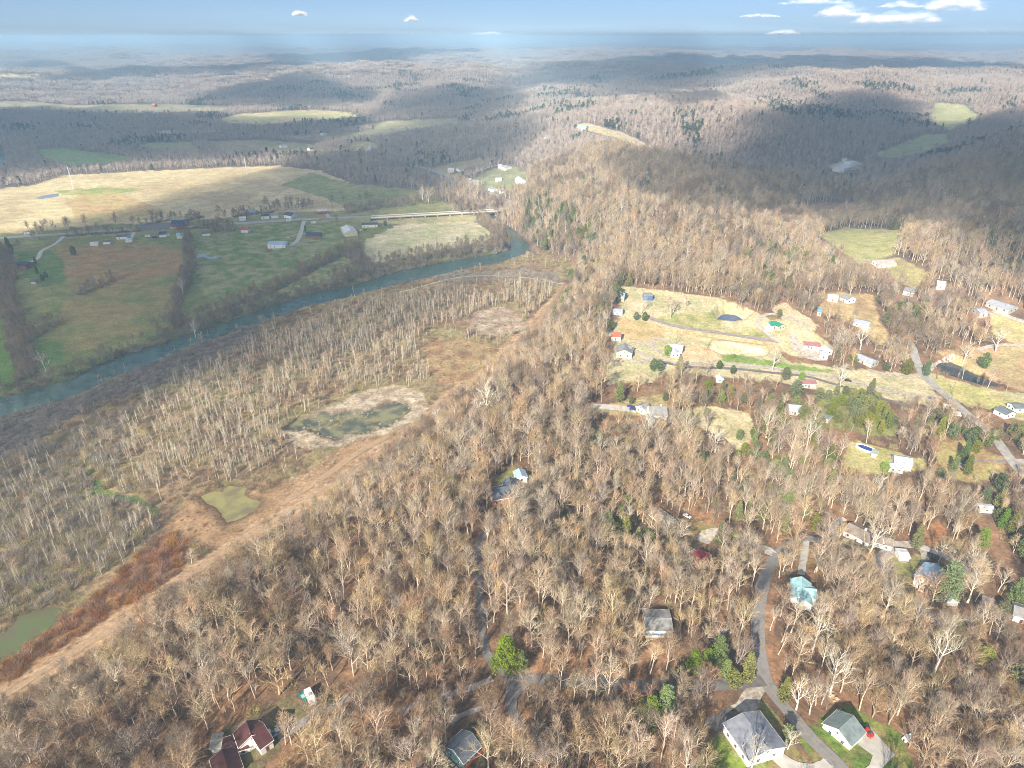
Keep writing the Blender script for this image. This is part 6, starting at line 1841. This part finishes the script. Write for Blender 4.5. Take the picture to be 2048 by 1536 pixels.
sm = g0 & (rng.random(len(xs)) < dens_ * np.clip((pat - .30) * 4.2, 0.02, 1.15) * np.clip((clump_ - .28) * 3.6, .08, 1.25))
si = np.where(sm)[0]
so = si[np.argsort(qd[si])]
soo = so[(qx[so] > 0)][:300]
for j, i in enumerate(soo):
    v = SPECIES['sap'][random.randrange(5)]
    o = link(bpy.data.objects.new('sapling', v[2])); o.location = (xs[i], ys[i], zs[i]); s = random.uniform(.7, 1.05); o.scale = (s, s, s); o.rotation_euler = (0, 0, random.uniform(0, 6.28))
    WL = [(450,1010,'lower pond'),(700,840,'upper pond'),(240,990,'grassy hook'),(330,950,'dark hollow'),(60,1270,'green pond'),(170,1240,'russet reeds'),(100,880,'grey river brush'),(430,880,'young wood centre'),(20,1000,'river side brush'),(120,1080,'olive brush patch'),(600,840,'upper pond inlet'),(300,1080,'mudflat tip')]
    l_ = min(WL, key=lambda l: hypot(l[0] - qx[i], (l[1] - qy[i]) * 1.3))
    rl = ('above' if qy[i] < l_[1] - 14 else 'below') + (' and west of' if qx[i] < l_[0] - 20 else (' and east of' if qx[i] > l_[0] + 20 else ''))
    wh = 'russet reeds' if qy[i] > 1110 and qx[i] > 150 else ('green pond' if qx[i] < 150 and qy[i] > 1080 else ('grass hook' if qx[i] < 330 else 'lower pond'))
    tag(o, f"{'tall' if s > .93 else ('short' if s < .8 else 'mid-height')} slender pale sapling {rl} the {l_[2]}", 'sapling', f'pale saplings by the {l_[2]}')
sr = np.setdiff1d(si, soo)
scatter('sapling_stand', [t[2] for t in SPECIES['sap']], xs[sr], ys[sr], zs[sr], .45 + .65 * rng.random(len(sr)), 'dense stand of slender pale saplings in the wetland', 'young wood', .2, tilt=.13)
wb = g0 & np.isin(kk, ['wet', 'sparse']) & (rng.random(len(xs)) < np.clip(dens_ * .22, .02, .2))
i = np.where(wb)[0]
scatter('wetland_trees', [t[2] for t in SPECIES['slim'] + SPECIES['bare'][:3]], xs[i], ys[i], zs[i], .35 + .3 * rng.random(len(i)), 'small branching pale trees mixed among the wetland saplings', 'young wood', .2, tilt=.1)
nbk = (dR_ > 1) & (dR_ < 8) & ~in_water(xs, ys, .5) & (rng.random(len(xs)) < .10)
i = np.where(nbk)[0]
scatter('bank_trees', [t[2] for t in SPECIES['dark'][1::2] + SPECIES['slim']], xs[i], ys[i], zs[i], .3 + .3 * rng.random(len(i)), 'small bare trees leaning over the near river bank', 'tree belt', .2, tilt=.15)
# brush of the wetland
def brushes(mask, meshes, p, smin, smax, label, name='brush'):
    m2 = mask & (rng.random(len(xs)) < p)
    i = np.where(m2)[0]
    scatter(name, meshes, xs[i] + rng.normal(0, 1, len(i)), ys[i] + rng.normal(0, 1, len(i)), zs[i], smin + (smax - smin) * rng.random(len(i)), label, 'undergrowth', .2)
pn = fbm(xs / 30 + 7, ys / 30, 3, 16)
brushes(g0 & (kk == 'reed'), REED, 1.0, .7, 1.15, 'dense russet reeds along the foot of the bank', 'reed_bed')
brushes(g0 & (kk == 'brush'), BRG, .9, .5, 1.0, 'tangled grey brush beside the river')
brushes(g0 & (kk == 'wet') & (pn > .45), BR, .85, .5, 1.2, 'brown brush under the wetland saplings')
brushes(g0 & (kk == 'wet') & (pn <= .5), BRO, .6, .45, 1.1, 'olive brush under the wetland saplings')
brushes(g0 & (kk == 'sparse'), BRO + BR[:1], .95, .7, 1.5, 'olive brush in the open wetland')
brushes(g0 & (kk == 'sparse'), BRG, .5, .6, 1.5, 'grey brush in the open wetland')
brushes(g0 & (kk == 'open'), BR, .35, .2, .5, 'low brown growth in the wetland clearings')
brushes(g0 & (kk == 'mud') & (qx > 560), REEDP, .6, .5, 1.1, 'flattened pale reeds round the upper pond', 'reed_bed')
gU = ~g0 & (dR_ > 30) & inpoly(xs, ys, WATER_W[2][1]) & (fbm(xs / 9, ys / 9, 3, 19) > .54)
zs[gU] = np.maximum(zs[gU], -.9)
brushes(gU, REEDP + BRO, .9, .4, .8, 'clumps of pale reeds standing in the upper pond', 'reed_bed')
brushes(g0 & (kk == 'mud') & (qx <= 560) & (pn > .55), REED, .25, .2, .5, 'stubble of reeds on the mudflat', 'reed_bed')
# undergrowth of the woods and hedges
xu, yu = jgrid(120, 650, 4.2)
zu = hgt(xu, yu)
ku, _ = region_of(xu, yu, zu)
gu = road_clear(xu, yu, 2.0) & ~in_water(xu, yu) & keep_clear(xu, yu)
un = fbm(xu / 35, yu / 35, 3, 17)
dBu, sBu = dist_poly(xu, yu, BERM_ALL)
uu = gu & (ku == 'forest') & (rng.random(len(xu)) < np.clip((un - .3) * 2.6, 0.05, .8)) & (dBu * sBu > 2)
i = np.where(uu)[0]
scatter('undergrowth', BR + BRO[:1], xu[i], yu[i], zu[i], .5 + .8 * rng.random(len(i)), 'brown undergrowth between the bare trees', 'undergrowth', .2)
us = gu & (ku == 'forest') & (dBu * sBu > 9) & (rng.random(len(xu)) < .16)
i = np.where(us)[0]
scatter('understory', [t[2] for t in SPECIES['slim'] + SPECIES['dark'][:2]], xu[i], yu[i], zu[i], .25 + .3 * rng.random(len(i)), 'young bare trees growing between the tall ones', 'undergrowth', .2)
edge = gu & (dBu * sBu > 5) & (dBu * sBu < 16) & (rng.random(len(xu)) < .8)
i = np.where(edge)[0]
scatter('undergrowth', BRO + BR, xu[i], yu[i], zu[i], .6 + .7 * rng.random(len(i)), 'tangle of brush on the slope above the dirt track', 'undergrowth', .2)
xh, yh = jgrid(300, 1150, 5.0)
hb_ = np.zeros(len(xh), bool)
for P, w in HEDGE:
    Q = [spot(a, b)[:2] for a, b in P]
    d, _ = dist_poly(xh, yh, Q)
    hb_ |= d < w * .9
hb_ &= dist_poly(xh, yh, BERM)[0] > 60
hb_ &= ~in_water(xh, yh, .5) & road_clear(xh, yh, 1.0)
i = np.where(hb_)[0]; zh = hgt(xh[i], yh[i])
scatter('hedge_brush', BRG + BR[:2], xh[i], yh[i], zh, .8 + .9 * rng.random(len(i)), 'dark brush filling the hedges and river banks', 'undergrowth', .2)

# middle distance woods
x2, y2 = jgrid(1250, 3600, 9.0, th=.68)
z2 = hgt(x2, y2)
k2, _ = region_of(x2, y2, z2)
p2x, p2y, d2_ = project(x2, y2, z2)
ok2 = (k2 == 'forest') & road_clear(x2, y2, 4) & keep_clear(x2, y2) & ~in_water(x2, y2)
hed2 = np.zeros(len(x2), bool)
for P, w in [([(640,300),(700,285),(760,280),(790,300),(700,320)], 30), ([(380,265),(500,262),(640,268),(720,262)], 45), ([(260,308),(400,312),(520,318),(640,330)], 40), ([(400,290),(410,300),(430,305)], 20), ([(630,283),(680,290),(690,300)], 16), ([(0,362),(60,355),(110,350)], 22)]:
    Q = [spot(a, b)[:2] for a, b in P]
    d, _ = dist_poly(x2, y2, Q); hed2 |= d < w
h2_ = np.zeros(len(x2), bool)
for up_ in (5.0, 11.0):
    a_, b_, _d = project(x2, y2, z2 + up_)
    for k_, P, *_r in ZONES:
        if k_ in ('lawn', 'field', 'open'): h2_ |= inpoly(a_, b_, P)
ok2 &= ~(h2_ & (rng.random(len(x2)) < .9))
ok2 |= hed2
evn = fbm(x2 / 160 + 9, y2 / 160, 3, 92)
ev2 = ok2 & (((evn > .64) & (rng.random(len(x2)) < .5)) | (rng.random(len(x2)) < .012))
i = np.where(ok2 & ~ev2)[0]
scatter('hill_woodland', LOW, x2[i], y2[i], z2[i], .75 + .5 * rng.random(len(i)), 'bare grey-brown woodland covering the middle hills', 'woodland')
i = np.where(ev2)[0]
scatter('hill_evergreens', LOWC, x2[i], y2[i], z2[i], .9 + .6 * rng.random(len(i)), 'patches of dark evergreens in the hill woodland', 'woodland')
# far woods: clumps of many crowns
def clump(seed, m, R=34, n=26, Ht=19):
    rs = random.Random(seed); st = random.getstate(); random.seed(seed); B = MB()
    for _ in range(n):
        a = rs.uniform(0, 6.28); q = rs.random() ** .5 * R; c = np.array([cos(a) * q, sin(a) * q, 0]); hh = Ht * rs.uniform(.7, 1.15)
        for k in range(16):
            az = rs.uniform(0, 6.28); t = radians(rs.uniform(5, 65)); b = c + np.array([0, 0, hh * rs.uniform(.2, .5)])
            B.blade(b, b + np.array([sin(t) * cos(az), sin(t) * sin(az), cos(t)]) * hh * .5, .6)
    random.setstate(st)
    return mesh_from('clump', B.V, B.F, (m,), False)
CL = [clump(600 + i, twig_far) for i in range(4)]
x3, y3 = jgrid(3550, 9500, 46, th=.68)
z3 = hgt(x3, y3); k3, _ = region_of(x3, y3, z3)
i = np.where(k3 == 'forest')[0]
scatter('far_woodland', CL, x3[i], y3[i], z3[i], .85 + .4 * rng.random(len(i)), 'far hazy woodland rolling to the horizon', 'woodland', .1)

#@@SPLIT_AIR
# ------------------------------------------------------------------ haze and clouds
def volume_mat(name, col, dens, aniso=0.0):
    m = bpy.data.materials.new(name); m.use_nodes = True
    N = m.node_tree.nodes; L = m.node_tree.links
    N.remove(N['Principled BSDF'])
    pv = N.new('ShaderNodeVolumePrincipled')
    pv.inputs['Color'].default_value = (*col, 1); pv.inputs['Density'].default_value = dens; pv.inputs['Anisotropy'].default_value = aniso
    L.new(pv.outputs[0], N['Material Output'].inputs['Volume'])
    return m
HAZE_D = 1.75e-4
HB = MB().box(-42000, -42000, -45, 42000, 42000, 274)
hz = HB.build('haze', volume_mat('haze_air', (.50, .76, 1.0), HAZE_D, .0))
tag(hz, 'thin blue haze filling the air over the hills', 'haze', None, 'stuff')

def cloud_mesh(poly, zc, cell, thick, ramp, seed, m, name='cloud', label='cumulus cloud'):
    P = np.array(poly); lo = P.min(0) - cell * 2; hi = P.max(0) + cell * 2
    xs_ = np.arange(lo[0], hi[0], cell); ys_ = np.arange(lo[1], hi[1], cell)
    X, Y = np.meshgrid(xs_, ys_)
    wx = (fbm(X / (ramp * 3), Y / (ramp * 3), 4, seed) - .5) * ramp * 1.8; wy = (fbm(X / (ramp * 3) + 30, Y / (ramp * 3), 4, seed + 1) - .5) * ramp * 1.8
    qx = (X + wx).ravel(); qy = (Y + wy).ravel()
    d, _ = dist_poly(qx, qy, P, True); ins = inpoly(qx, qy, P)
    t = np.where(ins, d, 0) / ramp
    t = np.clip(t, 0, 1.0) ** .7 * thick * (.75 + .5 * fbm(X.ravel() / (ramp * 1.2), Y.ravel() / (ramp * 1.2), 3, seed + 5))
    t = t.reshape(X.shape)
    t[0] = 0; t[-1] = 0; t[:, 0] = 0; t[:, -1] = 0
    ny, nx = t.shape
    act = (t[:-1, :-1] > 0) | (t[1:, :-1] > 0) | (t[:-1, 1:] > 0) | (t[1:, 1:] > 0)
    top = np.full(t.shape, -1); bot = np.full(t.shape, -1); V = []; F = []
    for j, i in zip(*np.where(act)):
        for (b, a) in ((j, i), (j, i + 1), (j + 1, i + 1), (j + 1, i)):
            if top[b, a] < 0:
                V.append((X[b, a], Y[b, a], zc + t[b, a] * .75)); top[b, a] = len(V) - 1
                if t[b, a] > 0:
                    V.append((X[b, a], Y[b, a], zc - t[b, a] * .25)); bot[b, a] = len(V) - 1
                else:
                    bot[b, a] = top[b, a]
        F.append((top[j, i], top[j, i + 1], top[j + 1, i + 1], top[j + 1, i]))
        F.append((bot[j + 1, i], bot[j + 1, i + 1], bot[j, i + 1], bot[j, i]))
    o = mobj(name, V, [tuple(int(q) for q in f) for f in F], m)
    return o
CLM = volume_mat('cloud_vapour', (1, 1, 1), .0056, .4)
CLM_THIN = volume_mat('thin_cloud_vapour', (1, 1, 1), .0036, .4)
ZC = 1000.0
SHADOWS = [  # outlines, in the photograph, of the ground lying in cloud shadow
 [(-500,900),(-500,560),(-60,486),(60,470),(150,440),(250,424),(330,388),(440,354),(560,335),(600,318),(640,300),(700,268),(760,262),(900,248),(960,262),(1010,285),(1030,320),(1000,350),(960,362),(900,380),(850,396),(780,412),(720,440),(685,470),(672,510),(690,560),(760,590),(880,592),(930,585),(900,615),(830,645),(739,688),(627,703),(557,745),(410,773),(293,790),(188,850),(117,870),(0,942),(-500,1200)],
 [(-500,345),(-500,225),(0,222),(150,232),(300,238),(440,248),(640,250),(700,262),(640,292),(560,322),(420,332),(300,340),(150,350),(20,368),(-500,380)],
 [(760,235),(775,200),(820,182),(880,190),(940,182),(1000,190),(1020,205),(1010,225),(960,240),(880,240)],
 [(380,200),(420,185),(480,172),(560,165),(640,175),(720,190),(735,205),(700,215),(600,220),(480,216),(400,212)],
 [(120,168),(150,150),(200,140),(300,142),(420,134),(560,128),(620,130),(560,142),(420,150),(280,158),(180,165)],
 [(500,120),(560,112),(700,106),(850,102),(1000,104),(900,112),(820,114),(760,130),(640,128),(540,128)],
 [(960,160),(1000,140),(1100,126),(1200,118),(1300,112),(1500,118),(1700,116),(1900,124),(2100,130),(2100,150),(1900,148),(1700,146),(1560,150),(1450,170),(1350,188),(1250,196),(1200,215),(1100,208),(1050,190),(980,178)],
 [(1170,330),(1260,316),(1340,322),(1400,330),(1440,300),(1430,260),(1480,235),(1560,222),(1640,225),(1600,205),(1700,202),(1800,206),(1860,225),(1868,250),(1900,262),(1960,246),(2200,240),(2300,440),(2300,560),(2048,540),(1960,520),(1860,490),(1800,455),(1720,440),(1640,440),(1560,420),(1480,410),(1400,400),(1320,385),(1250,380),(1180,352)],
 [(1280,200),(1340,190),(1420,190),(1460,205),(1400,222),(1310,218)],
 [(0,140),(40,128),(110,135),(60,146)],
]
CL_I = 0
for P in SHADOWS:
    W = []
    for a, b in P:
        g = spot(a, b) if b > 85 else (*on_plane(a, b, 60), 60)
        sft = (ZC - g[2]) / -LDIR[2]
        W.append((g[0] - LDIR[0] * sft, g[1] - LDIR[1] * sft))
    W = np.array(W)
    ext = np.linalg.norm(W.max(0) - W.min(0))
    cell = float(np.clip(ext / 70, 22, 300))
    o = cloud_mesh(W, ZC, cell, float(np.clip(ext * .2, 120, 320)), 45.0 if CL_I == 0 else float(np.clip(ext * .05, 80, 400)), 900 + CL_I, CLM_THIN if CL_I == 0 else CLM)
    tag(o, 'flat drifting cloud bank overhead that shades the land', 'cloud', 'cloud banks overhead')
    CL_I += 1
# low clouds seen above the horizon
CWM = mat('cloud_white', (.84, .86, .9), 1.0, spec=0)
_N = CWM.node_tree.nodes; _L = CWM.node_tree.links
_tc = _N.new('ShaderNodeTexCoord'); _mp = _N.new('ShaderNodeMapping'); _mp.inputs['Scale'].default_value = (.0012, .0012, .004)
_nn = _N.new('ShaderNodeTexNoise'); _nn.inputs['Scale'].default_value = 1.0; _nn.inputs['Detail'].default_value = 8; _nn.inputs['Roughness'].default_value = .65
_mr = _N.new('ShaderNodeMapRange'); _mr.inputs[1].default_value = .40; _mr.inputs[2].default_value = .68; _mr.inputs[3].default_value = 0; _mr.inputs[4].default_value = .085
_L.new(_tc.outputs['Object'], _mp.inputs['Vector']); _L.new(_mp.outputs[0], _nn.inputs['Vector']); _L.new(_nn.outputs['Fac'], _mr.inputs[0]); _L.new(_mr.outputs[0], _N['Principled BSDF'].inputs['Alpha'])
vis_clouds = [(1560,1700,-6,8,'thin wisp at the top of the sky'),(1760,1850,0,14,'thin white streak between the bigger clouds'),(1480,1560,26,34,'faint streak left of the long cumulus'),(940,1010,66,74,'pale streak just above the horizon ridge'),(1635,1740,8,34,'long white cumulus, tallest end of the pair'),(1715,1880,16,46,'long white cumulus with a flat trailing end'),(1532,1600,58,74,'small cumulus just over the far hills'),(1855,1975,-14,20,'white cumulus at the top edge of the sky'),(585,612,20,32,'faint little cloud wisp'),(812,836,30,42,'second faint cloud wisp near the middle')]
for (x0, x1, y0, y1, clb) in vis_clouds:
    D = 26000.0 + 900 * (x0 % 7)
    dep_ = D
    def wpt(a, b):
        d = ray(a, b); t = D / d[1]; return np.array([d[0] * t, D, H + d[2] * t])
    A = wpt(x0, (y0 + y1) / 2); Bq = wpt(x1, (y0 + y1) / 2); zt = wpt((x0 + x1) / 2, y0)[2]; zb = wpt((x0 + x1) / 2, y1)[2]
    zb = max(zb, 330); zt = max(zt, zb + 120)
    hw = (Bq[0] - A[0]) / 2; cx = (A[0] + Bq[0]) / 2; hh = (zt - zb)
    bm = bmesh.new()
    n = 70
    rs = random.Random(int(x0 * 7 + y0))
    for k in range(n):
        f = (k + .5) / n * 2 - 1
        rad = hh * .34 * (1 - abs(f) ** 2) ** .5 * rs.uniform(.4, 1.2) + hh * .06
        mtx = __import__('mathutils').Matrix.Translation((cx + f * hw, D + rs.uniform(-.5, .5) * hw * .5, zb + rad * .7 + rs.random() ** 2 * hh * .6 * (1 - abs(f)))) @ __import__('mathutils').Matrix.Diagonal((rad * 2.0 + hw / n, rad * 1.6, rad, 1))
        bmesh.ops.create_icosphere(bm, subdivisions=2, radius=1.0, matrix=mtx)
    for v in bm.verts:
        q = 1 + 0
        dx = float(fbm(np.array([v.co.x / 260]), np.array([v.co.z / 200 + v.co.y / 500]), 3, 5)[0] - .5)
        v.co.z += dx * hh * .35; v.co.x += dx * 150
        v.co.z = max(v.co.z, 320)
    me = bpy.data.meshes.new('cloud'); bm.to_mesh(me); bm.free(); me.materials.append(CWM)
    me.polygons.foreach_set('use_smooth', np.full(len(me.polygons), True))
    o = link(bpy.data.objects.new('cloud', me))
    tag(o, clb + ' low over the horizon', 'cloud', 'small clouds over the horizon')
